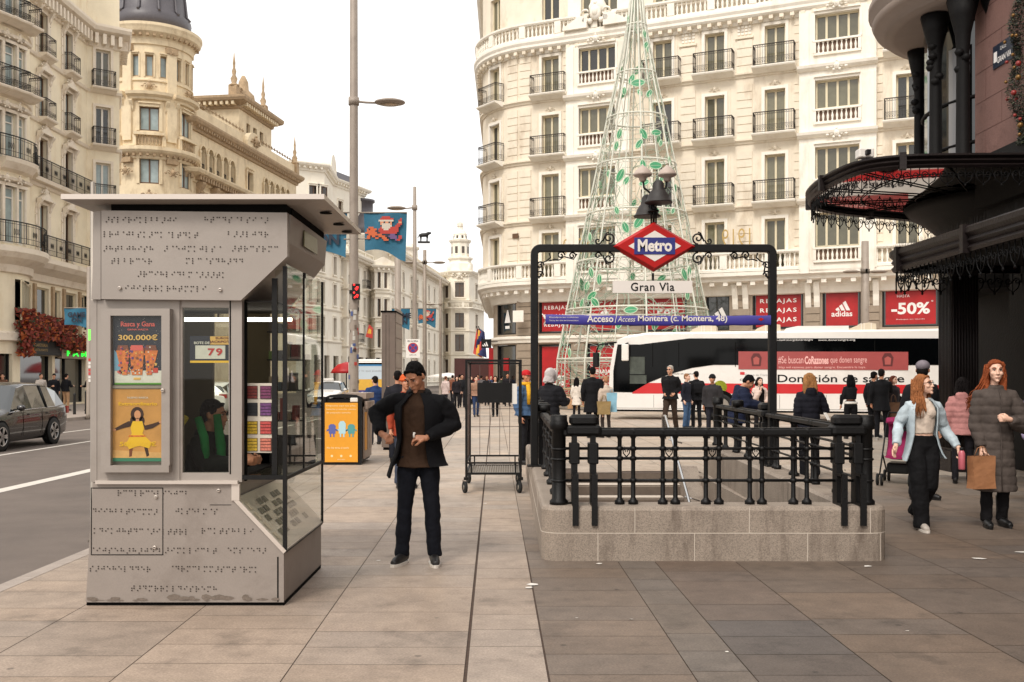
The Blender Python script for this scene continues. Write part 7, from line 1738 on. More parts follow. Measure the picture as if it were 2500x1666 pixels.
def marquee():
    cx, cy, R, zt = 9.2, 19.0, 3.7, 5.0
    B = empty('glass_marquee', (cx, cy, zt), 0, 'round black iron and glass marquee with scrollwork fringe projecting above the pavement', 'marquee'); inv, bp = origin_parts(B)
    O = [(9.9, 15.2), (8, 15.22), (6.9, 15.25), (6.3, 15.3), (5.95, 15.4), (5.66, 15.62), (5.48, 16.0), (5.40, 16.8), (5.42, 17.6), (5.54, 18.4), (5.75, 19.0), (6.1, 19.45), (6.8, 19.95), (7.8, 20.4), (8.8, 20.9), (9.9, 21.3)]
    def cr(p0, p1, p2, p3, t): return tuple(.5 * (2 * p1[i] + (p2[i] - p0[i]) * t + (2 * p0[i] - 5 * p1[i] + 4 * p2[i] - p3[i]) * t * t + (3 * p1[i] - p0[i] - 3 * p2[i] + p3[i]) * t ** 3) for i in (0, 1))
    S = [cr(O[max(i - 1, 0)], O[i], O[i + 1], O[min(i + 2, len(O) - 1)], q / 5) for i in range(len(O) - 1) for q in range(5)] + [O[-1]]
    P = Path(S[::-1]); m = MB()
    mould(m, P, 0, P.L, [(-.12, zt - .17), (-.02, zt - .19), (.01, zt - .15), (-.03, zt - .12), (.02, zt - .08), (-.01, zt - .04), (.05, zt - .01), (.05, zt + .02), (-.12, zt + .03)], M_dk2)
    for k in range(7): fbox(m, P, .8 + k * 2.0, .05, zt - .21, zt + .05, -.05, .08, M_dk2)
    bp(m, 'rim')
    m = MB(); mir = mat('marquee_glass', (30, 28, 30), .03, spec=1.0, coat=1.0)
    nt = mir.node_tree; N = nt.nodes; L = nt.links; g = N.new('ShaderNodeBsdfGlossy'); g.inputs['Roughness'].default_value = .02; g.inputs[0].default_value = (.50, .48, .46, 1); mx = N.new('ShaderNodeMixShader'); mx.inputs[0].default_value = .85; L.new(N['Principled BSDF'].outputs[0], mx.inputs[1]); L.new(g.outputs[0], mx.inputs[2]); L.new(mx.outputs[0], N['Material Output'].inputs[0])
    m.poly([tuple(P.at(P.L * k / 70, zt - .1, -.1)) for k in range(71)], mir); bp(m, 'glass_ceiling')
    m = MB()
    for k in range(1, 8): m.tube([tuple(P.at(P.L * k / 8, zt - .12, -.1)), (8.6, 18.4, zt - .12)], .013, M_dk, 5)
    for f in (.35, .68): m.tube([(8.6 + (P.at(P.L * k / 40, 0).x - 8.6) * f, 18.4 + (P.at(P.L * k / 40, 0).y - 18.4) * f, zt - .12) for k in range(41)], .01, M_dk, 5)
    bp(m, 'rib')
    m = MB(); n = 46
    for k in range(n): scroll_panel(m, P.M(P.L * (k + .5) / n, zt - .18, -.06), P.L / n, .27, M_dk, .009)
    bp(m, 'scroll_fringe')
    m = MB(); m.lathe([(1.55, 3.2), (1.45, 3.6), (1.5, 4.0), (1.62, 4.3), (1.95, 4.6), (2.2, 4.75), (2.3, 4.88)], M_dk, o=(9.95, 18.9, 0), n=30); bp(m, 'hub')
    m = MB(); m.rbox(-.12, .12, -.1, .1, 0, .14, M_white, .02); m.box(-.03, .03, -.2, -.1, .03, .1, M_black); c = m.build('security_camera'); c.location = (5.62, 15.72, zt + .05); tag(c, 'small white security camera on the rim of the round marquee', 'camera')
marquee()
def canopy():
    X = 6.47; z0, z1 = 3.36, 3.72; YE = 17.0
    B = empty('iron_canopy', (X, 10, z1), 0, 'long black ribbed iron canopy running along the right building below the marquee', 'canopy'); inv, bp = origin_parts(B)
    P = Path([(8.7, YE + .02)] + arc(X + .35, YE - .35, .35, pi / 2, pi, 6) + [(X, -1)]); m = MB()
    mould(m, P, 0, P.L, [(0 - .1, z0), (.02, z0), (.05, z0 + .05), (.0, z0 + .1), (.05, z0 + .15), (.02, z0 + .2), (.08, z0 + .26), (.08, z1 - .03), (.04, z1), (-.1, z1)], M_dk2)
    bp(m, 'fascia'); m = MB(); m.box(X + .09, 8.9, -1, YE - .1, z0 + .12, z1 - .06, M_dk); bp(m, 'roof')
    m = MB()
    for k in range(7): u = P.c[7] + .25 + k * 2.4; fbox(m, P, u, .05, z0 - .02, z1 + .02, -.02, .11, M_dk2)
    bp(m, 'collar'); m = MB(); rr = random.Random(2)
    u = .1
    while u < P.L: scroll_panel(m, P.M(u, z0 - .0, -.03), .30, .34, M_dk, .011); u += .31
    bp(m, 'scroll_fringe'); m = MB(); u = .1
    while u < P.L: p = P.at(u, z1, -.02); m.poly([p + Vector((0, .012, 0)), p - Vector((0, .012, 0)), p + Vector((rr.uniform(-.02, .02), rr.uniform(-.02, .02), rr.uniform(.08, .16)))], M_dk); u += .05
    bp(m, 'bird_spikes')
canopy()
def garland():
    rr = random.Random(31); b = MB(); g1 = mat('garland_green', (34, 40, 30), .6, var=.4, scale=10); g2 = mat('garland_light', (70, 74, 50), .6, var=.4, scale=10); go = mat('garland_gold', (120, 88, 44), .4, .5); rd = mat('garland_red', (130, 34, 28), .4)
    for i in range(8500):
        t = rr.random(); z = 5.2 + 4.6 * t; w = .17 + .09 * sin(z * 5.5) + (.08 if z < 6.6 else 0); a = rr.uniform(0, 2 * pi); r = w * sqrt(rr.random()); c = Vector((7.98 - abs(r * cos(a)) * .6, 15.45 + r * sin(a) + .1 * sin(z * 2.1), z)); d = Vector((rr.gauss(0, 1), rr.gauss(0, 1), rr.gauss(0, .7))).normalized(); s = rr.uniform(.03, .07); e = d.orthogonal().normalized() * .012
        b.poly([c - e, c + e, c + d * s], g1 if rr.random() < .75 else g2)
    for i in range(24): z = rr.uniform(5.2, 9.4); a = rr.uniform(0, pi); b.sph((7.85 - .1 * rr.random(), 15.45 + .2 * cos(a), z), .028 if rr.random() < .8 else .045, go if rr.random() < .6 else rd, 7, 5)
    o = b.build('christmas_garland', fix=False); tag(o, 'dark green Christmas garland with gold baubles hanging down the pink stone wall', 'garland')
garland()
# ================================================================ people
def skin_mat(n, c): return mat(n, c, .5, var=.06, scale=30, bump=.05, bscale=300)
SK = [skin_mat('skin_a', (204, 152, 124)), skin_mat('skin_b', (184, 128, 98)), skin_mat('skin_c', (222, 178, 154))]
CLM = {}
def cloth(c, quilt=0, fuzz=.25):
    k = ('cloth_%d_%d_%d_%d' % (*c, quilt))
    m = mat(k, c, .85, var=fuzz, scale=9, bump=.35, bscale=22 if not quilt else 14, spec=.2)
    return m
def hairm(c): return mat('hair_%d_%d_%d' % c, tuple(v * .8 for v in c) if max(c) > 1 and sum(c) < 120 else c, .75, spec=.12, var=.45, scale=14, bump=.6, bscale=60, stretch=None)
def solid(mb, name, parent, mt, vox, k=1.0, smooth=2, noise_amp=0.0, noise_sc=6.0, quilt=0.0, pitch=.085):
    me = mb.mesh(name); bm = bmesh.new(); bm.from_mesh(me); bmesh.ops.recalc_face_normals(bm, faces=bm.faces); bm.to_mesh(me); bm.free()
    o = bpy.data.objects.new(name, me); COL.objects.link(o)
    r = o.modifiers.new('r', 'REMESH'); r.mode = 'VOXEL'; r.voxel_size = vox; r.use_smooth_shade = True
    if smooth: s = o.modifiers.new('s', 'SMOOTH'); s.factor = .5; s.iterations = smooth
    dg = bpy.context.evaluated_depsgraph_get(); m2 = bpy.data.meshes.new_from_object(o.evaluated_get(dg)); bpy.data.objects.remove(o); bpy.data.meshes.remove(me)
    if noise_amp or quilt:
        m2.update(); nn = [v.normal.copy() for v in m2.vertices]
        for v, n in zip(m2.vertices, nn):
            d = noise_amp * noise.noise(v.co * noise_sc) + noise_amp * .5 * noise.noise(v.co * noise_sc * 2.3)
            if quilt: d += quilt * (abs(sin(pi * (v.co.z + .008 * noise.noise(v.co * 9)) / pitch)) ** .5 - .6)
            v.co += n * d
    for v in m2.vertices: v.co *= k
    m2.materials.clear(); m2.materials.append(mt)
    for p in m2.polygons: p.use_smooth = True
    q = bpy.data.objects.new(name, m2); COL.objects.link(q); q.parent = parent; return q
def L3(a, b, t): return Vector(a).lerp(Vector(b), t)
def hand(mb, wrist, dirv, palm, thumb_side, curl=.5, hero=False, scale=1.0):
    """palm frame: d along the hand, n palm normal (fingers curl towards n), s towards the thumb"""
    d = Vector(dirv).normalized(); n = Vector(palm); n = (n - d * n.dot(d)).normalized(); s = d.cross(n) * thumb_side; w = Vector(wrist); S = scale
    P = lambda a, b, c: w + d * (a * S) + s * (b * S) + n * (c * S)
    mb.tube([P(-.02, 0, 0), P(.02, 0, 0), P(.055, .003, 0), P(.085, 0, 0)], [(.017 * S, .024 * S), (.016 * S, .03 * S), (.015 * S, .038 * S), (.013 * S, .036 * S)] if abs(d.z) > .9 else [.024 * S, .028 * S, .03 * S, .028 * S], SK[0], 10)
    for i, (off, L) in enumerate(((.030, .070), (.010, .078), (-.010, .072), (-.029, .056))):
        p = P(.08, off, 0); a = 0; pts = [P(.05, off * .9, 0), p]
        for j, q in enumerate((.45, .32, .23)):
            a += curl * (.9 + .12 * i); v = d * cos(a) + n * sin(a); p = p + v * (L * q * S); pts.append(p)
        mb.tube(pts, [r * S for r in (.0098, .0098, .009, .0082, .0068)], SK[0], 8)
    p0 = P(.02, .026, .004); p1 = P(.048, .05, .012); p2 = P(.072, .05, .024 + curl * .02); p3 = P(.088, .038, .03 + curl * .03)
    mb.tube([p0, p1, p2, p3], [r * S for r in (.014, .012, .0105, .008)], SK[0], 8)
def person(label, px, py, H=1.72, rz=0.0, skin=0, hair=('short', (26, 20, 18)), top=None, legs=None, shoe=(24, 22, 22), sole=None, pose=None, hero=0, d=None, cat='person', group=None, face=True, loc=None):
    pose = dict(pose or {}); d = d or GD(py); x = PX(px, d); k = H / 1.75; hero_ = hero
    vox = (.006, .010) if hero == 2 else ((.010, .014) if hero == 1 else (.016, .02))
    R = empty('person', loc or (x, d, 0), rz, label, cat, group)
    top = dict(dict(kind='jacket', c=(30, 30, 34), hem=.86, puff=0), **(top or {})); legs = dict(dict(c=(34, 36, 44), w=1.0), **(legs or {}))
    fem = pose.get('fem', 0)
    G = lambda n, v: Vector(pose.get(n, v))
    fa, fb = G('fa', (-.11, .0, 0)), G('fb', (.11, .0, 0)); hipc = G('hip', ((fa.x + fb.x) / 2, (fa.y + fb.y) / 2, .93)); hipc.z = pose.get('hipz', .93)
    lean = G('lean', (0, 0, 0)); ch = hipc + Vector((0, 0, .37)) + lean; sh = .180 if not fem else .148; shz = .105 if not fem else .09
    yaw = pose.get('twist', 0); cy_, sy_ = cos(yaw), sin(yaw)
    sa = ch + Vector((-sh * cy_, -sh * sy_, shz)); sb = ch + Vector((sh * cy_, sh * sy_, shz))
    ea = G('ea', tuple(sa + Vector((-.055, .04, -.28)))); eb = G('eb', tuple(sb + Vector((.055, .04, -.28))))
    wa = G('wa', tuple(ea + Vector((0, -.07, -.24)))); wb = G('wb', tuple(eb + Vector((0, -.07, -.24))))
    ha, hb = hipc + Vector((-.085, 0, -.03)), hipc + Vector((.085, 0, -.03))
    aa, ab = fa + Vector((0, .03, .085)), fb + Vector((0, .03, .085))
    ka = G('ka', tuple(L3(ha, aa, .48) + Vector((-.005, -.03, 0)))); kb = G('kb', tuple(L3(hb, ab, .48) + Vector((.005, -.03, 0))))
    nb = ch + Vector((0, .0, .165)); hc = nb + G('head', (0, -.02, .16)); s_ = SK[skin]
    # ---- one continuous body: head, neck, torso, limbs and hands
    b = MB(); M = T(*hc) @ RZ(pose.get('hy', 0)) @ RY(pose.get('ht', 0)) @ RX(pose.get('hp', 0))
    q = lambda *p: M @ Vector(p)
    b.sph((0, .012, .022), (.072, .092, .092), s_, 16, 10, M); b.sph((0, -.02, -.02), (.062, .07, .085), s_, 14, 8, M)
    b.tube([q(0, -.045, -.03), q(0, -.05, -.07), q(0, -.055, -.098)], [.05, .042, .026], s_, 12)
    if face:
        b.tube([q(0, -.086, .018), q(0, -.098, -.01), q(0, -.106, -.027), q(0, -.09, -.034)], [.008, .0105, .014, .008], s_, 8)
        for s in (-1, 1):
            b.sph((s * .014, -.092, -.03), (.008, .009, .007), s_, 6, 4, M); b.sph((s * .038, -.066, -.022), (.024, .02, .022), s_, 8, 6, M); b.tube([q(s * .012, -.088, .03), q(s * .034, -.084, .036), q(s * .054, -.068, .03)], [.008, .008, .006], s_, 6)
            b.sph((s * .076, .01, -.006), (.011, .018, .031), s_, 8, 6, M)
        b.sph((0, -.09, -.058), (.023, .012, .006), s_, 8, 4, M); b.sph((0, -.088, -.069), (.019, .011, .0065), s_, 8, 4, M); b.sph((0, -.08, -.098), (.022, .018, .016), s_, 8, 5, M)
    b.tube([tuple(nb + Vector((0, .015, -.07))), tuple(nb + Vector((0, .01, 0))), q(0, .02, -.06)], [.062, .054, .052] if not fem else [.052, .045, .044], s_, 12)
    b.tube([hipc + Vector((0, 0, -.05)), hipc + Vector((0, 0, .12)), ch, ch + Vector((0, 0, .1)), nb + Vector((0, 0, -.02))], [(.08, .12), (.08, .115), (.09, .14), (.08, .14), (.05, .06)], s_, 14)
    for (S, E, W_) in ((sa, ea, wa), (sb, eb, wb)): b.tube([ch + Vector((0, 0, .1)), S, L3(S, E, .5), E, L3(E, W_, .35), W_], [.05, .05, .042, .035, .036, .024], s_, 10)
    for (h_, kk, a_, f_) in ((ha, ka, aa, fa), (hb, kb, ab, fb)): b.tube([h_ + Vector((0, 0, .03)), L3(h_, kk, .4), kk, L3(kk, a_, .35), a_, f_ + Vector((0, -.02, .04))], [.075, .068, .045, .044, .03, .03], s_, 10)
    da = G('da', tuple((wa - ea).normalized())); db = G('db', tuple((wb - eb).normalized()))
    hand(b, wa, da, pose.get('pa', (1, -.3, 0)), pose.get('ta', 1), pose.get('ca', .45)); hand(b, wb, db, pose.get('pb', (-1, -.3, 0)), pose.get('tb', -1), pose.get('cb', .45))
    solid(b, 'body', R, s_, vox[0], k, smooth=2 if hero else 1)
    if face:
        e = MB(); ew = flat('eye_white', (188, 176, 168)); ed = flat('eye_dark', (34, 22, 18)); brow = hairm(hair[1])
        for s in (-1, 1):
            if hero: e.sph((s * .030, -.0775, .012), (.0125, .008, .0062), ew, 8, 5, M); e.sph((s * .030 + pose.get('gz', 0), -.083, .012), (.006, .004, .006), ed, 6, 4, M)
            else: e.sph((s * .030, -.080, .012), (.013, .008, .006), ed, 6, 4, M)
            e.tube([q(s * .014, -.0985, .034), q(s * .034, -.0945, .041), q(s * .053, -.077, .034)], [.003, .0042, .002], brow, 5)
            e.tube([q(s * .018, -.089, .0185), q(s * .03, -.0885, .0215), q(s * .043, -.082, .018)], .0022, ed, 4)
        e.sph((0, -.0985, -.0635), (.021, .0055, .0022), flat('lips', (150, 78, 70)) if fem else flat('mouth_dark', (112, 60, 50)), 8, 4, M)
        fo = e.build('eyes', R, fix=False)
        for v in fo.data.vertices: v.co *= k
        if pose.get('glasses'):
            g = MB()
            for s in (-1, 1): g.tube([q(s * .032 + .021 * cos(t_ * pi / 6), -.094, .011 + .017 * sin(t_ * pi / 6)) for t_ in range(12)], .0026, M_black, 4, closed=True); g.tube([q(s * .053, -.092, .014), q(s * .076, -.04, .016), q(s * .078, .01, .012)], .0024, M_black, 4)
            if pose['glasses'] == 2:
                for s in (-1, 1): g.sph((s * .032, -.094, .011), (.021, .004, .017), M_black, 8, 5, M)
            g.tube([q(-.011, -.095, .014), q(.011, -.095, .014)], .0024, M_black, 4); go = g.build('glasses', R, fix=False)
            for v in go.data.vertices: v.co *= k
    # ---- hair or headwear
    hk, hcx = hair[0], hair[1]; hm = hairm(hcx); h = MB(); rr = random.Random(hash(label) % 1000 if False else len(label) * 7 + int(px))
    if hk in ('short', 'long', 'bun'):
        h.sph((0, .026, .042), (.079, .092, .088), hm, 16, 9, M); h.sph((0, .055, .0), (.072, .062, .075), hm, 12, 8, M)
        h.tube([q(-.060, -.036, .076), q(-.03, -.052, .090), q(.02, -.055, .094), q(.060, -.034, .078)], [.011, .013, .014, .011], hm, 8)
        for s in (-1, 1): h.tube([q(s * .070, -.03, .06), q(s * .077, -.018, .03), q(s * .077, .0, .01)], [.014, .010, .008], hm, 6)
    if hk == 'long':
        L = hair[2] if len(hair) > 2 else .38
        for s in (-1, 0, 1): h.tube([q(s * .045, .045, .05), q(s * .062, .075, -.05), q(s * .07, .09, -.14), q(s * .06, .085, -L * .75), q(s * .045, .075, -L)], [.045, .05, .05, .045, .02], hm, 8)
        for s in (-1, 1): h.tube([q(s * .05, -.03, .085), q(s * .078, .0, .03), q(s * .088, .01, -.06), q(s * .085, -.01, -L * .55), q(s * .07, -.02, -L * .85)], [.025, .022, .026, .026, .01], hm, 8)
    if hk == 'bun': h.sph((0, .10, .05), (.045, .045, .045), hm, 10, 7, M)
    if hk == 'bald': h.sph((0, .03, .02), (.076, .09, .07), hm, 12, 8, M)
    if h.v: solid(h, 'hair', R, hm, vox[0] * 1.1, k, smooth=1, noise_amp=.006, noise_sc=30)
    if hk == 'long' and hero:
        st = MB(); L = hair[2] if len(hair) > 2 else .38
        for i in range(150):
            a = rr.uniform(.12 * pi, .88 * pi) if rr.random() < .6 else rr.choice([rr.uniform(-.22 * pi, .1 * pi), rr.uniform(.9 * pi, 1.22 * pi)]); r0 = .086; p = Vector((r0 * cos(a), .03 + r0 * 1.05 * sin(a), rr.uniform(-.02, .08))); pts = []; ph = rr.uniform(0, 6)
            sx_, sy2 = pose.get('hairpush', (0, 0))
            for j in range(8): t_ = j / 7; pts.append(q(p.x * (1 + .28 * t_) + .012 * sin(ph + 7 * t_) + sx_ * t_ * t_, p.y + .025 * t_ + .012 * cos(ph + 6 * t_) + sy2 * t_ * t_, p.z - L * t_ * rr.uniform(.8, 1.05)))
            st.tube(pts, [.008, .009, .009, .008, .007, .006, .004, .002], hm, 4)
        so = st.build('hair_strand', R, fix=False)
        for v in so.data.vertices: v.co *= k
    if hk in ('beanie', 'cap'):
        cm = cloth(hair[2]); c = MB(); h2 = MB(); h2.sph((0, .05, -.01), (.076, .06, .07), hm, 12, 7, M); solid(h2, 'hair', R, hm, vox[0] * 1.2, k, 1, .004, 30)
        if hk == 'beanie': c.sph((0, .018, .055), (.090, .106, .088), cm, 16, 10, M); c.tube([q(.088 * cos(t_ * pi / 8), .016 + .104 * sin(t_ * pi / 8), .035) for t_ in range(16)], .018, cm, 6, closed=True)
        else: c.sph((0, .014, .052), (.086, .104, .075), cm, 16, 10, M); c.tube([q(0, -.07, .045), q(0, -.12, .036), q(0, -.165, .024)], [(.01, .07), (.008, .068), (.006, .045)] if False else [.05, .03, .01], cm, 8) if False else c.grid([[q(.07 * cos(a), -.06 - .0 * sin(a), .05) for a in [pi * j / 8 for j in range(9)]], [q(.072 * cos(a), -.07 - .085 * sin(a), .04 - .008 * sin(a)) for a in [pi * j / 8 for j in range(9)]], [q(.072 * cos(a), -.07 - .083 * sin(a), .032 - .008 * sin(a)) for a in [pi * j / 8 for j in range(9)]]], cm)
        solid(c, hk, R, cm, vox[0], k, 1, .003, 20) if hk == 'beanie' else None
        if hk == 'cap':
            co = c.build('cap', R, fix=False)
            for v in co.data.vertices: v.co *= k
    if hk == 'hood':
        cm = cloth(hair[2]); c = MB(); c.sph((0, .03, .03), (.098, .105, .118), cm, 14, 9, M); c.tube([q(0, .06, -.03), q(0, .07, -.12)], [.09, .11], cm, 12); c.tube([q(.082 * sin(t_ * pi / 8), -.055, .01 + .10 * cos(t_ * pi / 8)) for t_ in range(16)], .02, cm, 6, closed=True); solid(c, 'hood', R, cm, vox[1], k, 2, .006, 12)
    # ---- trousers
    lm = cloth(legs['c'], fuzz=.18); t = MB(); w = legs['w']
    if legs.get('kind') != 'none':
        t.tube([hipc + Vector((0, 0, .12)), hipc + Vector((0, .01, .0)), hipc + Vector((0, .01, -.08))], [(.095, .135), (.112, .165 if not fem else .175), (.10, .14)], lm, 16)
        for (h_, kk, a_, f_) in ((ha, ka, aa, fa), (hb, kb, ab, fb)):
            ank = a_ + Vector((0, 0, -.02 if w < 1.3 else -.055))
            t.tube([h_ + Vector((0, .01, .02)), L3(h_, kk, .3), L3(h_, kk, .75), kk, L3(kk, ank, .3), L3(kk, ank, .75), ank + Vector((0, 0, .02)), ank], [.095, .092 * (w + 1) / 2, .072 * w, .066 * w, .066 * w, .060 * w, .062 * w, .058 * w], lm, 14)
        solid(t, 'trousers', R, lm, vox[1], k, 2, .010 if hero else .007, 9)
    # ---- shoes
    sm_ = mat('shoe_%d_%d_%d' % shoe, shoe, .45, var=.2, scale=20); so_ = mat('shoe_sole_pale', (206, 198, 188), .6) if sole else sm_; sw = .012 if sole else 0
    for nm, f_, ang, pt in (('a', fa, pose.get('fta', -.12), pose.get('tpa', 0)), ('b', fb, pose.get('ftb', .12), pose.get('tpb', 0))):
        z = MB(); F = T(*f_) @ RZ(ang) @ T(0, .06, 0) @ RX(pt) @ T(0, -.06, 0); z0 = .02
        z.tube([F @ Vector(p) for p in ((0, .075, .05), (0, .03, .06), (0, -.05, .048), (0, -.12, .038), (0, -.175, .03))], [.036, .042, .042, .04, .026], sm_, 12)
        z.tube([F @ Vector(p) for p in ((0, .04, .05), (0, .035, .12))], [.045, .042], sm_, 12)
        if legs.get('boot'): z.tube([F @ Vector((0, .035, .1)), F @ Vector((0, .03, .2)), F @ Vector((0, .02, legs['boot']))], [.05, .052, .062], sm_, 12)
        o = solid(z, 'shoe', R, sm_, .009 if hero else .014, k, 1)
        z = MB(); z.prism([(.036 * cos(a) * (1 if sin(a) > 0 else 1.12), .105 * sin(a) + (-.05)) if False else ((.038 + sw + (.006 if sin(a) < 0 else 0)) * cos(a), -.05 - (.135 + sw) * sin(a)) for a in [2 * pi * j / 16 for j in range(16)]], 0, .024, so_, ax='z', M=F); o2 = z.build('sole', o, fix=False)
        for v in o2.data.vertices: v.co *= k
    # ---- top garment
    kind = top['kind']; tm = cloth(top['c'], int(top['puff'] > 0)); pf = top['puff']; hem = top['hem']; g = MB(); th = .012 + pf * .5
    if kind == 'sleeveless': pass
    fl = top.get('flare', 1.0); bx = (.125 + pf, .165 + pf) if not fem else (.118 + pf, .150 + pf)
    def torso_rows(inner=0.0, lo=None):
        lo = hem if lo is None else lo; zs = [(ch.z + .17, (.065, .085)), (ch.z + .135, (.085, .125)), (ch.z + .06, (bx[0], bx[1] + .02)), (ch.z - .08, (bx[0] + .005, bx[1] + .01)), (hipc.z + .14, (bx[0] - .005, bx[1] - .01)), (hipc.z + .02, (bx[0] + .005, bx[1] + .01))]
        if lo < hipc.z - .02: zs += [(hipc.z - .02 + (lo - hipc.z + .02) * f, (bx[0] + .005 + .05 * f * fl, bx[1] + .01 + .045 * f * fl)) for f in (.5, 1.0)]
        out = []
        for z_, r_ in zs:
            if z_ < lo - .001: continue
            t_ = (z_ - hipc.z) / .37; c_ = hipc + lean * max(0, min(1.2, t_)); out.append((Vector((c_.x, c_.y + (.005 if z_ > 1.3 else .012), z_)), r_))
        return out
    for S, E, W_ in ((sa, ea, wa), (sb, eb, wb)):
        c2 = L3(E, W_, .93); sr = .064 + pf
        g.tube([L3(ch + Vector((0, 0, .1)), S, .55) , S + Vector((0, 0, -.01)), L3(S, E, .35), L3(S, E, .8), E, L3(E, c2, .3), L3(E, c2, .8), c2], [.055 + pf * .4, .064 + pf * .5, sr, sr * .90, sr * .88, sr * .84, .044 + pf * .7, .040 + pf * .5], tm, 14)
    if kind == 'open':                                    # unbuttoned: sleeves and a shell left open at the front
        sl = solid(g, 'sleeves', R, tm, vox[1], k, 2, .012 if hero else .006, 10, .012 if pf > .02 else 0)
        rows_o, rows_i = [], []; op = top.get('gap', .95); na = 26
        R_ = torso_rows()
        for i, (c_, r_) in enumerate(R_):
            f = i / (len(R_) - 1); gap = op * (.55 + .6 * f) if i else op * .45; ga, gb_ = gap * top.get('ga', 1), gap * top.get('gb', 1)
            ro, ri = [], []
            for j in range(na + 1):
                a = -pi / 2 + gb_ + (2 * pi - ga - gb_) * j / na; fo = .012 * sin(a * 5 + f * 3) * f; rx, ry = r_[1] + .015 + fo, r_[0] + .02 + fo
                ed = 1 + .10 * f * (max(0, 1 - j / 3) + max(0, 1 - (na - j) / 3)); zz = c_.z - (.05 * f if (i == len(R_) - 1) else 0) * (max(0, 1 - (na - j) / 5)) * top.get('flap', 1)
                p = Vector((c_.x + rx * cos(a) * ed, c_.y + ry * sin(a) * (1 + .25 * f * (max(0, 1 - j / 4) + max(0, 1 - (na - j) / 4))), zz)); ro.append(p); ri.append(Vector((c_.x, c_.y, zz)) + (p - Vector((c_.x, c_.y, zz))) * .93)
            rows_o.append(ro); rows_i.append(ri)
        s2 = MB(); s2.grid(rows_o, tm); s2.grid(rows_i[::-1], tm); s2.grid([rows_o[-1], rows_i[-1]], tm)
        for e_ in (0, -1): s2.grid([[r[e_] for r in rows_o], [r[e_] for r in rows_i]], tm)
        s2.tube([Vector((nb.x + (.075) * cos(a), nb.y + .01 + .07 * sin(a), nb.z - .012 + .02 * sin(a))) for a in [-pi / 2 + .75 + (2 * pi - 1.5) * j / 12 for j in range(13)]], .026 + pf, tm, 8)
        if top.get('hooded'): s2.sph((nb.x, nb.y + .09, nb.z - .04), (.10, .06, .08), tm, 12, 8)
        so2 = s2.build(top.get('name', 'jacket'), R, fix=False)
        for v in so2.data.vertices: v.co *= k
        inn = top['inner']; im = cloth(inn['c']); s3 = MB(); ri_ = torso_rows(lo=inn['hem'])
        s3.tube([c for c, r in ri_][::-1], [(r[0] * .88, r[1] * .84) for c, r in ri_][::-1], im, 18)
        if inn.get('neck'): s3.tube([nb + Vector((0, .01, -.05)), nb + Vector((0, .0, .0)), nb + Vector((0, -.005, .035))], [.085, .066, .062], im, 14)
        if fem: 
            for s in (-1, 1): s3.sph((ch.x + s * .062, ch.y - .075, ch.z + .0), (.062, .055, .062), im, 10, 7)
        solid(s3, inn.get('name', 'sweater'), R, im, vox[1] * .9, k, 2, .007, 12)
    else:
        R_ = torso_rows(); g.tube([c for c, r in R_][::-1], [r for c, r in R_][::-1], tm, 20)
        if top.get('collar', 1): g.tube([nb + Vector((0, .012, -.05)), nb + Vector((0, .008, .0)), nb + Vector((0, .004, .02))], [.092 + pf, .078 + pf * .7, .074 + pf * .5], tm, 14)
        if top.get('hooded'): g.sph((nb.x, nb.y + .09, nb.z - .03), (.105, .07, .085), tm, 12, 8)
        solid(g, top.get('name', 'coat'), R, tm, vox[1], k, 2, .009 if hero else .006, 9, .010 if pf > .02 else 0, .09)
        if hero and kind != 'plain':
            s2 = MB(); s2.tube([(c.x + .01, c.y - r[0] * 1.03 - .008, c.z) for c, r in R_[1:]], .006, tm, 5); zz = s2.build('zip', R, fix=False)
            for v in zz.data.vertices: v.co *= k
    if pose.get('backpack'):
        m = MB(); m.tube([ch + Vector((0, .19, -.22)), ch + Vector((0, .2, -.1)), ch + Vector((0, .19, .06)), ch + Vector((0, .17, .12))], [(.08, .14), (.09, .15), (.085, .14), (.04, .1)], cloth(pose['backpack']), 14); solid(m, 'backpack', R, cloth(pose['backpack']), .015, k, 2)
    R['_k'] = k; del R['_k']
    return R
def rel(px, py, cpx, d, y=0.0): return (PX(px, d) - PX(cpx, d), y, PZ(py, d))
BLK = (17, 17, 20)
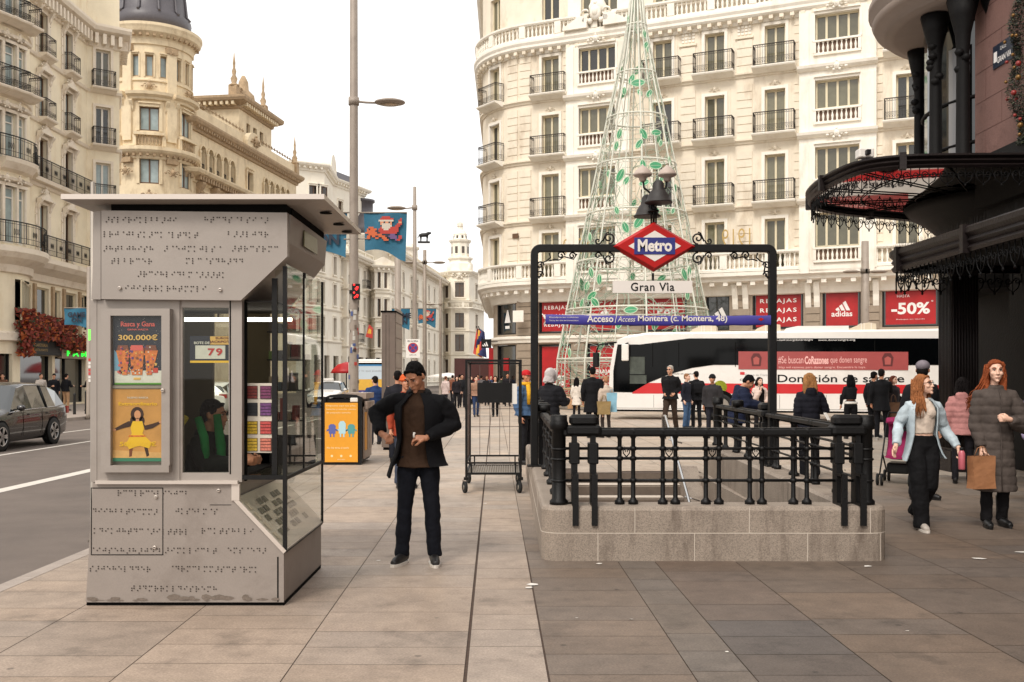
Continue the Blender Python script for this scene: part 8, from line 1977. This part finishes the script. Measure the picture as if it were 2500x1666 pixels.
def build_people():
    # 1 the man in the middle
    d = 8.53; c = 962; K = 1.748 / 1.75
    rl = lambda px, py, y: tuple(v / K for v in rel(px, py, c, d, y))
    man = person('man in black coat and dark jeans looking down at his hands on the pale pavement', c, 1297, 1.748, 0, 1, ('short', (20, 17, 16)), dict(kind='open', c=BLK, hem=.85, puff=.018, gap=.66, ga=1.35, gb=.6, flap=2.0, inner=dict(c=(62, 44, 32), hem=.84, neck=1), hooded=0, name='coat'), dict(c=(18, 20, 28), w=1.03), (30, 28, 28), True,
           dict(fa=(-.145, .02, 0), fb=(.135, 0, 0), fta=-.35, ftb=.15, hip=(.0, 0, 0), lean=(.0, -.01, 0), ea=rl(862, 946, .09), wa=rl(880, 996, -.10), eb=rl(1044, 975, .06), wb=rl(982, 1004, -.20), da=(.5, -.35, -.25), db=(-1, -.12, .02), pa=(.3, .2, -1), pb=(-.1, .3, -.8), ca=.75, cb=.7, ta=1, tb=1, head=(-.025, -.05, .142), hy=-.5, hp=.62, ht=-.06), hero=2)
    # 2 woman in the pale blue jacket
    d = 10.5; c = 2122; K = 1.63 / 1.75
    rl = lambda px, py, y: tuple(v / K for v in rel(px, py, c, d, y))
    person('woman with glasses in open pale blue jacket, cream top and wide black trousers walking', c, 1215, 1.63, 0, 2, ('long', (150, 96, 60), .36), dict(kind='open', c=(176, 188, 194), hem=.80, puff=.008, gap=.95, ga=1.0, gb=1.0, flap=.6, inner=dict(c=(214, 196, 180), hem=.97, name='sweater'), hooded=1, name='jacket'), dict(c=(14, 13, 15), w=1.45), (176, 166, 156), True,
           dict(fem=1, glasses=1, fa=(-.07, -.16, 0), fb=(.035, .28, .10), tpb=-.9, ftb=.0, hip=(0, .02, 0), hipz=.94, ea=rl(2072, 978, .08), wa=rl(2050, 1024, -.10), eb=rl(2178, 985, .1), wb=rl(2196, 1030, -.08), da=(-.35, -.3, -.8), db=(.2, -.2, -.9), pa=(.6, -.8, 0), pb=(-1, 0, .1), ca=.2, cb=.75, kb=(.04, -.06, .50), hy=.75, hp=-.12, head=(.0, -.03, .155), hairpush=(-.05, .0)), hero=2)
    m = MB(); bx, by, bz = PX(2206, 10.42), 10.38, PZ(1055, 10.4); m.lathe([(.028, -.11), (.034, -.10), (.034, .06), (.024, .085), (.02, .09)], flat('pink_bottle', (186, 96, 106), rough=.3), o=(bx, by, bz), n=16); o = m.build('bottle'); m = MB(); m.lathe([(.022, .09), (.022, .12), (.008, .125)], M_black, o=(bx, by, bz), n=14); m.build('lid', o); tag(o, 'pink water bottle held by the woman in the pale blue jacket', 'bottle')
    # 3 woman in the long grey padded coat with paper bag
    d = 10.6; c = 2290; K = 1.79 / 1.75
    rl = lambda px, py, y: tuple(v / K for v in rel(px, py, c, d, y))
    person('woman with long red hair in long grey-brown padded coat carrying a paper bag', c, 1212, 1.79, -.12, 2, ('long', (136, 70, 40), .42), dict(kind='coat', c=(80, 71, 66), hem=.38, puff=.022, flare=.8, name='padded_coat', hooded=1), dict(c=(20, 18, 20), w=.95, boot=.32), (18, 17, 17), None,
           dict(fem=1, fa=(-.10, -.02, 0), fb=(.09, .08, 0), ea=rl(2248, 975, .04), wa=rl(2254, 1030, -.06), eb=rl(2352, 985, .0), wb=rl(2302, 962, -.22), da=(.1, -.1, -1), db=(-1, -.15, .12), pa=(1, -.2, 0), pb=(-.1, .9, -.2), ca=.9, cb=.9, tb=-1, hy=-.12, hairpush=(-.16, .02)), hero=2)
    bag('brown paper carrier bag hanging from the hand of the woman in the padded coat', PX(2252, 10.45), 10.42, PZ(1122, 10.45), .27, .34, .12, (158, 108, 72), handle=.10, rz=.25)
    # behind them
    person('woman in dusty pink padded coat with back turned beside the walking women', 2212, 1112, 1.60, 2.6, 2, ('long', (26, 20, 20), .2), dict(kind='coat', c=(176, 122, 118), hem=.80, puff=.022, hooded=1), dict(c=(26, 24, 28), w=.9), hero=1, pose=dict(fem=1))
    person('tall man in dark jacket and grey cap behind the pale blue jacket', 2118, 1150, 1.82, 0.4, 1, ('cap', (30, 24, 22), (120, 112, 118)), dict(c=(24, 23, 26), puff=.02), dict(c=(24, 24, 28)), d=13.0, pose=dict(hy=2.2), hero=1)
    person('person in lilac coat cut off by the right edge of the picture', 2400, 1150, 1.66, -.3, 2, ('long', (60, 40, 30), .3), dict(c=(160, 146, 176), puff=.03), dict(c=(24, 24, 28)), d=12.2, pose=dict(fem=1), hero=1)
    person('man in long black coat seen from behind near the stroller', 2026, 1012, 1.80, 2.8, 1, ('short', (28, 22, 20)), dict(c=BLK, hem=.72), dict(c=(22, 22, 26)), (190, 184, 176), pose=dict(hy=-.3, ea=(-.22, -.1, 1.2), wa=(-.14, -.28, 1.28)))
    person('second dark figure standing close behind the man in long black coat', 2008, 1006, 1.74, 2.2, 1, ('short', (22, 18, 18)), dict(c=(20, 20, 24)), dict(c=(20, 20, 24)))
    person('woman with auburn curls in dark jacket carrying a brown bag', 2053, 1008, 1.63, .5, 2, ('long', (96, 50, 36), .14), dict(c=(36, 30, 32), puff=.02), dict(c=(110, 96, 84)), pose=dict(fem=1))
    bag('brown leather tote bag carried by the auburn haired woman', PX(2046, 25.4), 25.2, .55, .34, .40, .14, (96, 66, 44), handle=.2)
    person('woman with straight black hair and white belt facing the coach', 1955, 1009, 1.65, pi - .1, 1, ('long', (12, 11, 13), .26), dict(c=BLK, hem=.98), dict(c=(16, 15, 18), w=1.05), pose=dict(fem=1, ea=(.24, .0, 1.16), wb=(.1, -.2, 1.18)))
    belt = MB(); belt.lathe([(.168, .90), (.175, .905), (.175, .955), (.168, .96)], M_white, n=20, sy=.78); o = belt.build('white_belt', bpy.data.objects[[x.name for x in COL.objects if x.get('label', '').startswith('woman with straight black')][0]])
    person('woman with very long blonde hair in navy coat seen from behind at the railing', 1860, 1100, 1.665, pi, 2, ('long', (158, 112, 70), .46), dict(c=(24, 24, 32), hem=.74, puff=.022, hooded=1), dict(c=(18, 18, 22)), pose=dict(fem=1, eb=(-.26, 0, 1.14), wb=(.0, 0, 0), hy=0) if False else dict(fem=1, ea=(-.27, -.02, 1.14), wa=(-.24, -.30, 1.10)), hero=1)
    person('woman in pale cream vest and black top with hand to her mouth', 1745, 1006, 1.59, .25, 2, ('long', (30, 22, 20), .3), dict(kind='open', c=(206, 184, 172), hem=.8, puff=.03, gap=.6, inner=dict(c=(20, 18, 20), hem=.82), name='vest'), dict(c=(22, 20, 24)), pose=dict(fem=1, ea=(-.2, -.1, 1.12), wa=(-.06, -.2, 1.38), da=(.2, .1, 1), eb=(.22, -.05, 1.12), wb=(.1, -.2, 1.0)))
    person('young man in navy padded jacket bending over his phone behind the railing', 1694, 1080, 1.72, 1.35, 1, ('short', (20, 17, 17)), dict(c=(28, 34, 56), puff=.045, hooded=1, hem=.82), dict(c=(22, 22, 26)), d=17.2, pose=dict(lean=(0, -.10, -.03), head=(0, -.10, .10), hp=.7, ea=(-.24, -.16, 1.16), wa=(-.1, -.42, 1.12), eb=(.24, -.16, 1.16), wb=(.06, -.42, 1.12)), hero=1)
    person('man in black beanie and dark jacket left of the bending young man', 1637, 1008, 1.66, -.5, 1, ('beanie', (24, 20, 20), (22, 22, 26)), dict(c=(48, 46, 48), puff=.02), dict(c=(36, 36, 44)))
    person('man in black jacket with dark backpack seen from behind', 1600, 984, 1.775, pi + .2, 0, ('short', (26, 22, 20)), dict(c=BLK, puff=.02), dict(c=(20, 20, 24)), pose=dict(backpack=(22, 22, 25)))
    person('light haired man in dark coat and blue jeans partly behind the backpack wearer', 1578, 986, 1.70, .9, 2, ('short', (140, 100, 70)), dict(c=(30, 32, 42)), dict(c=(66, 92, 124)))
    person('tall grey haired man with sunglasses in black jacket and brown trousers striding', 1541, 992, 1.93, -.5, 0, ('short', (168, 160, 150)), dict(c=(20, 20, 22), puff=.02), dict(c=(58, 46, 38), w=1.1), pose=dict(glasses=2, fa=(-.07, -.28, 0), fb=(.08, .2, 0), hy=-.2, ea=(-.2, .1, 1.16), wa=(-.12, -.1, 1.0), eb=(.22, .08, 1.14), wb=(.14, -.12, 1.0)), hero=1)
    person('broad man in long black coat walking away left of the coach', 1362, 1006, 1.86, pi - .1, 1, ('short', (20, 17, 16)), dict(c=BLK, hem=.62, puff=.015), dict(c=(18, 18, 20)), pose=dict(fa=(-.1, -.16, 0), fb=(.1, .14, 0)), hero=1)
    person('blonde woman in cream top beside the man in long black coat with shopping', 1392, 1006, 1.62, pi + .4, 2, ('short', (170, 120, 90)), dict(c=(190, 172, 156), hem=.84, puff=.02), dict(c=(70, 62, 60), w=.8), pose=dict(fem=1))
    bag('gold patterned tote bag carried beside the black coat', PX(1386, 26), 25.8, .62, .34, .34, .12, (140, 116, 72), handle=.16); bag('pale blue plastic bag carried by the blonde woman', PX(1404, 26.2), 26.0, .68, .26, .5, .12, (130, 176, 196), handle=.1)
    person('woman with long black hair in white coat before the wire tree', 1325, 966, 1.57, pi - .3, 2, ('long', (14, 12, 13), .42), dict(c=(212, 202, 190), hem=.62), dict(c=(24, 22, 26), w=.85), pose=dict(fem=1))
    bag('tan paper bag held by the woman in the white coat', PX(1314, 36.8), 36.6, .42, .34, .42, .14, (170, 130, 92), handle=.2)
    person('person in grey hood, black jacket and pink trousers behind the stairs', 1265, 1078, 1.74, pi * .75, 2, ('hood', (40, 30, 26), (186, 178, 176)), dict(c=(26, 26, 30), puff=.025, hem=.92), dict(c=(176, 128, 122), w=1.15), hero=1, pose=dict(ea=(-.24, -.08, 1.16), wa=(-.16, -.28, 1.2)))
    person('youth in red cap, yellow scarf and denim jacket behind the cage trolley', 1208, 1072, 1.73, 1.0, 1, ('cap', (30, 24, 22), (180, 36, 40)), dict(c=(70, 96, 128), puff=.03, hem=.9), dict(c=(26, 26, 30)), d=18.2, hero=1, pose=dict(hy=-.4))
    sc = MB(); sx_, sy_ = PX(1208, 18.2), 18.2
    sc.tube([(sx_ + .1 * cos(a), sy_ + .1 * sin(a), 1.47) for a in [2 * pi * j / 12 for j in range(12)]], .035, cloth((214, 160, 40)), 8, closed=True); sc.tube([(sx_ + .04, sy_ - .12, 1.45), (sx_ + .06, sy_ - .18, 1.3), (sx_ + .06, sy_ - .17, 1.1)], [.04, .045, .04], cloth((214, 160, 40)), 8); tag(sc.build('scarf'), 'mustard yellow scarf around the neck of the youth in the red cap', 'scarf')
    person('person in orange knitted hat and orange jacket hidden behind the man in black', 932, 1120, 1.64, .3, 1, ('beanie', (30, 24, 20), (196, 88, 44)), dict(c=(150, 62, 40), hem=.8), dict(c=(60, 66, 80)), d=14.4, hero=1)
    person('dark haired person just behind the orange knitted hat', 914, 1060, 1.72, pi, 1, ('short', (24, 18, 18)), dict(c=(30, 30, 36)), d=18.8)
    person('person in pale top using a phone by the tall info pillar', 893, 1010, 1.70, -1.2, 0, ('short', (28, 22, 20)), dict(c=(196, 176, 156)), dict(c=(60, 74, 104)), d=25, pose=dict(ea=(-.2, -.12, 1.14), wa=(-.08, -.32, 1.2)))
    person('person in blue coat between the yellow bin and the info pillar', 862, 1030, 1.62, pi + .5, 0, ('short', (36, 28, 24)), dict(c=(36, 56, 96), puff=.03), dict(c=(40, 40, 48)), d=23.5)
    # the far crowd on the pavement, one by one
    rr = random.Random(44); G_ = 'distant pedestrians on the pale pavement'
    crowd = [(1138, 958, 'woman in white blouse and black skirt walking towards us seen through the trolley', (206, 196, 188), (16, 16, 18), .0), (1094, 958, 'person in brown patterned coat and blue jeans left of the trolley post', (150, 116, 96), (44, 60, 92), .2), (1074, 944, 'dark coated walker with back turned left of the brown coat', (24, 24, 28), (24, 24, 28), 3.1), (1062, 936, 'far walker in black jacket and grey scarf', (30, 28, 30), (30, 30, 36), .1), (1050, 938, 'smiling woman in dark open coat in the far crowd', (34, 30, 34), (22, 22, 26), .0), (1040, 930, 'far person in rust brown jacket at the edge of the crowd', (120, 74, 56), (30, 30, 34), 2.9), (1083, 930, 'far person in navy jacket behind the dark walker', (30, 34, 48), (26, 26, 30), .3), (1106, 928, 'far person in grey coat behind the trolley top', (96, 92, 92), (26, 26, 30), 3.0), (1119, 932, 'far person in black by the maroon stand', (22, 22, 26), (22, 22, 26), .0), (1152, 930, 'far person in dark green by the shop corner', (44, 50, 40), (26, 26, 30), 2.8), (1166, 934, 'far dark haired person under the red sale window', (30, 28, 32), (26, 26, 30), .2), (1024, 934, 'woman with auburn hair and pale jacket behind the man in black', (196, 176, 170), (40, 40, 50), 2.6), (1056, 924, 'farthest walker in beige coat', (170, 150, 126), (30, 30, 36), 3.1), (1098, 924, 'farthest walker in red jacket', (140, 44, 40), (30, 30, 36), .0), (1128, 924, 'farthest walker in blue jacket', (52, 66, 100), (30, 30, 36), .3)]
    for i, (px, py, lb, c1, c2, rz) in enumerate(crowd):
        st_ = rr.uniform(.08, .2) * rr.choice([-1, 1]); person(lb, px, py, rr.uniform(1.6, 1.78), rz, rr.randrange(3), (rr.choice(['short', 'long', 'short']), rr.choice([(22, 18, 18), (50, 34, 26), (100, 60, 40)])), dict(c=c1, hem=rr.choice([.7, .84, .9]), puff=.015), dict(c=c2, w=.95), group=G_, pose=dict(fa=(-.08, st_, 0), fb=(.08, -st_, 0)))
    for px, lb, c1, c2, rz, hp in ((152, 'man in black jacket and khaki trousers standing by the dark cafe front', (20, 20, 24), (170, 136, 104), 2.8, 0), (124, 'man in dark shirt with glasses looking down by the cafe', (26, 26, 32), (30, 30, 36), .6, .4), (94, 'person in white shirt behind the roof of the grey car', (200, 190, 180), (60, 60, 66), .8, 0), (205, 'person in black jacket at the kiosk edge across the road', (24, 24, 28), (150, 110, 84), -.6, 0), (6, 'person in brown jacket at the far left picture edge', (96, 66, 50), (60, 50, 44), .4, 0)):
        person(lb, px, 944, 1.74, rz, 0, ('short', (24, 20, 18)), dict(c=c1, hem=.9), dict(c=c2), d=46.5, pose=dict(hp=hp, wa=(-.14, -.3, 1.15), ea=(-.24, -.05, 1.14)), group='people outside the cafe across the road')
    # seller seated inside the kiosk, seen in profile
    v = person('seated seller in black and green jacket seen in profile through the kiosk window', 470, 1300, 1.70, 1.45, 1, ('short', (26, 20, 18)), dict(c=(22, 26, 24), hem=.88, puff=.02), dict(c=(24, 24, 28)), d=7.62, hero=1, loc=(PX(470, 7.62), 7.62, -.12), pose=dict(hip=(0, 0, .8), hipz=.80, fa=(-.1, -.42, .27), fb=(.1, -.42, .27), ka=(-.11, -.42, .78), kb=(.11, -.42, .78), lean=(0, -.03, .0), head=(0, -.05, .14), hp=.12, ea=(-.25, -.12, 1.10), wa=(-.12, -.36, 1.12), eb=(.25, -.12, 1.10), wb=(.1, -.36, 1.12)))
    stp = MB(); gq = cloth((34, 128, 66)); yq = cloth((196, 176, 60)); stp.tube([(-.205, -.04, 1.42), (-.235, -.1, 1.28), (-.262, -.13, 1.12)], [.03, .034, .03], gq, 8); stp.tube([(-.20, .06, 1.43), (-.20, .11, 1.36), (-.19, .13, 1.28)], [.03, .034, .028], yq, 8); stp.tube([(-.05, -.12, 1.44), (-.07, -.16, 1.2), (-.08, -.16, 1.0)], [.03, .04, .04], gq, 8); o = stp.build('jacket_stripe', v)
def bag(label, x, y, z, w, h, t, c, handle=.12, rz=0.0):
    mt = mat('bag_%d_%d_%d' % c, c, .7, var=.15, scale=8, bump=.4, bscale=10); B = empty('carrier_bag', (x, y, z), rz, label, 'bag'); m = MB(); rows = []
    for i in range(6):
        f = i / 5; ww = w / 2 * (1 - .06 * sin(f * 5)); tt = t / 2 * (1 - .35 * f); rows.append([(-ww, -tt, h * f), (0, -tt - .008 * sin(f * 6), h * f), (ww, -tt, h * f), (ww + .004 * sin(f * 9), 0, h * f), (ww, tt, h * f), (0, tt, h * f), (-ww, tt, h * f), (-ww, 0, h * f)])
    m.grid(rows, mt, closed=True, smooth=False, cap0=True); m.build('bag_body', B); hh = MB()
    for s in (-1, 1): hh.tube([(-w * .22, s * t * .3, h - .01), (-w * .12, s * t * .15, h + handle * .8), (0, 0, h + handle), (w * .12, s * t * .15, h + handle * .8), (w * .22, s * t * .3, h - .01)], .004 if w < .3 else .008, mt, 5)
    hh.build('handle', B); return B
build_people()
def stroller():
    d = 14.9; x = PX(2066, d); B = empty('stroller', (x, d, 0), -.5, 'pink child stroller on small black wheels half hidden by the pale blue jacket', 'stroller'); pk = cloth((140, 36, 80)); m = MB()
    m.tube([(0, -.28, .42), (0, -.05, .40), (0, .12, .55), (0, .22, .95)], [(.17, .03), (.18, .04), (.18, .04), (.16, .03)], pk, 12); m.tube([(0, .22, .8), (0, .16, .92), (0, .0, .98), (0, -.14, .92)], [(.17, .03), (.18, .02), (.18, .02), (.17, .02)], pk, 12); m.build('seat', B, fix=False)
    f = MB()
    for s in (-1, 1): f.tube([(s * .2, .42, 1.05), (s * .22, .25, .8), (s * .22, -.38, .16)], .012, M_black, 6); f.tube([(s * .22, -.1, .45), (s * .22, .34, .14)], .012, M_black, 6)
    f.tube([(-.2, .42, 1.05), (.2, .42, 1.05)], .014, M_black, 6); f.tube([(-.22, .34, .14), (.22, .34, .14)], .01, M_black, 6); f.build('frame', B)
    for sx_, sy_ in ((-1, -.38), (1, -.38), (-1, .34), (1, .34)):
        for o_ in (-.03, .03): w = MB(); w.lathe([(.03, -.014), (.085, -.014), (.09, 0), (.085, .014), (.03, .014)], M_rub, n=18, M=T(sx_ * .22 + o_, sy_, .09) @ RY(pi / 2)); w.lathe([(.001, -.016), (.035, -.016), (.035, .016), (.001, .016)], M_steel, n=10, M=T(sx_ * .22 + o_, sy_, .09) @ RY(pi / 2)); w.build('wheel', B)
    b = MB(); b.rbox(-.16, .16, -.15, .25, .16, .32, M_black, .04); b.build('basket', B)
stroller()
def hand_items():
    m = MB(); m.rbox(-.035, .035, -.004, .004, 0, .14, M_white, .004, T(PX(1903, 15.4), 15.35, PZ(966, 15.4)) @ RZ(.6) @ RX(-.6)); tag(m.build('phone'), 'pale phone held by the woman with very long blonde hair', 'phone')
    d = 8.3; m = MB(); m.lathe([(.009, 0), (.009, .03), (.006, .032), (.006, .045), (.001, .046)], M_white, o=(PX(951, d), d, PZ(1006, d)), n=10); m.sph((PX(953, d), d, PZ(996, d)), .008, M_white, 6, 4); tag(m.build('small_tube'), 'tiny white tube pinched between the fingers of the man in black', 'tube')
hand_items()
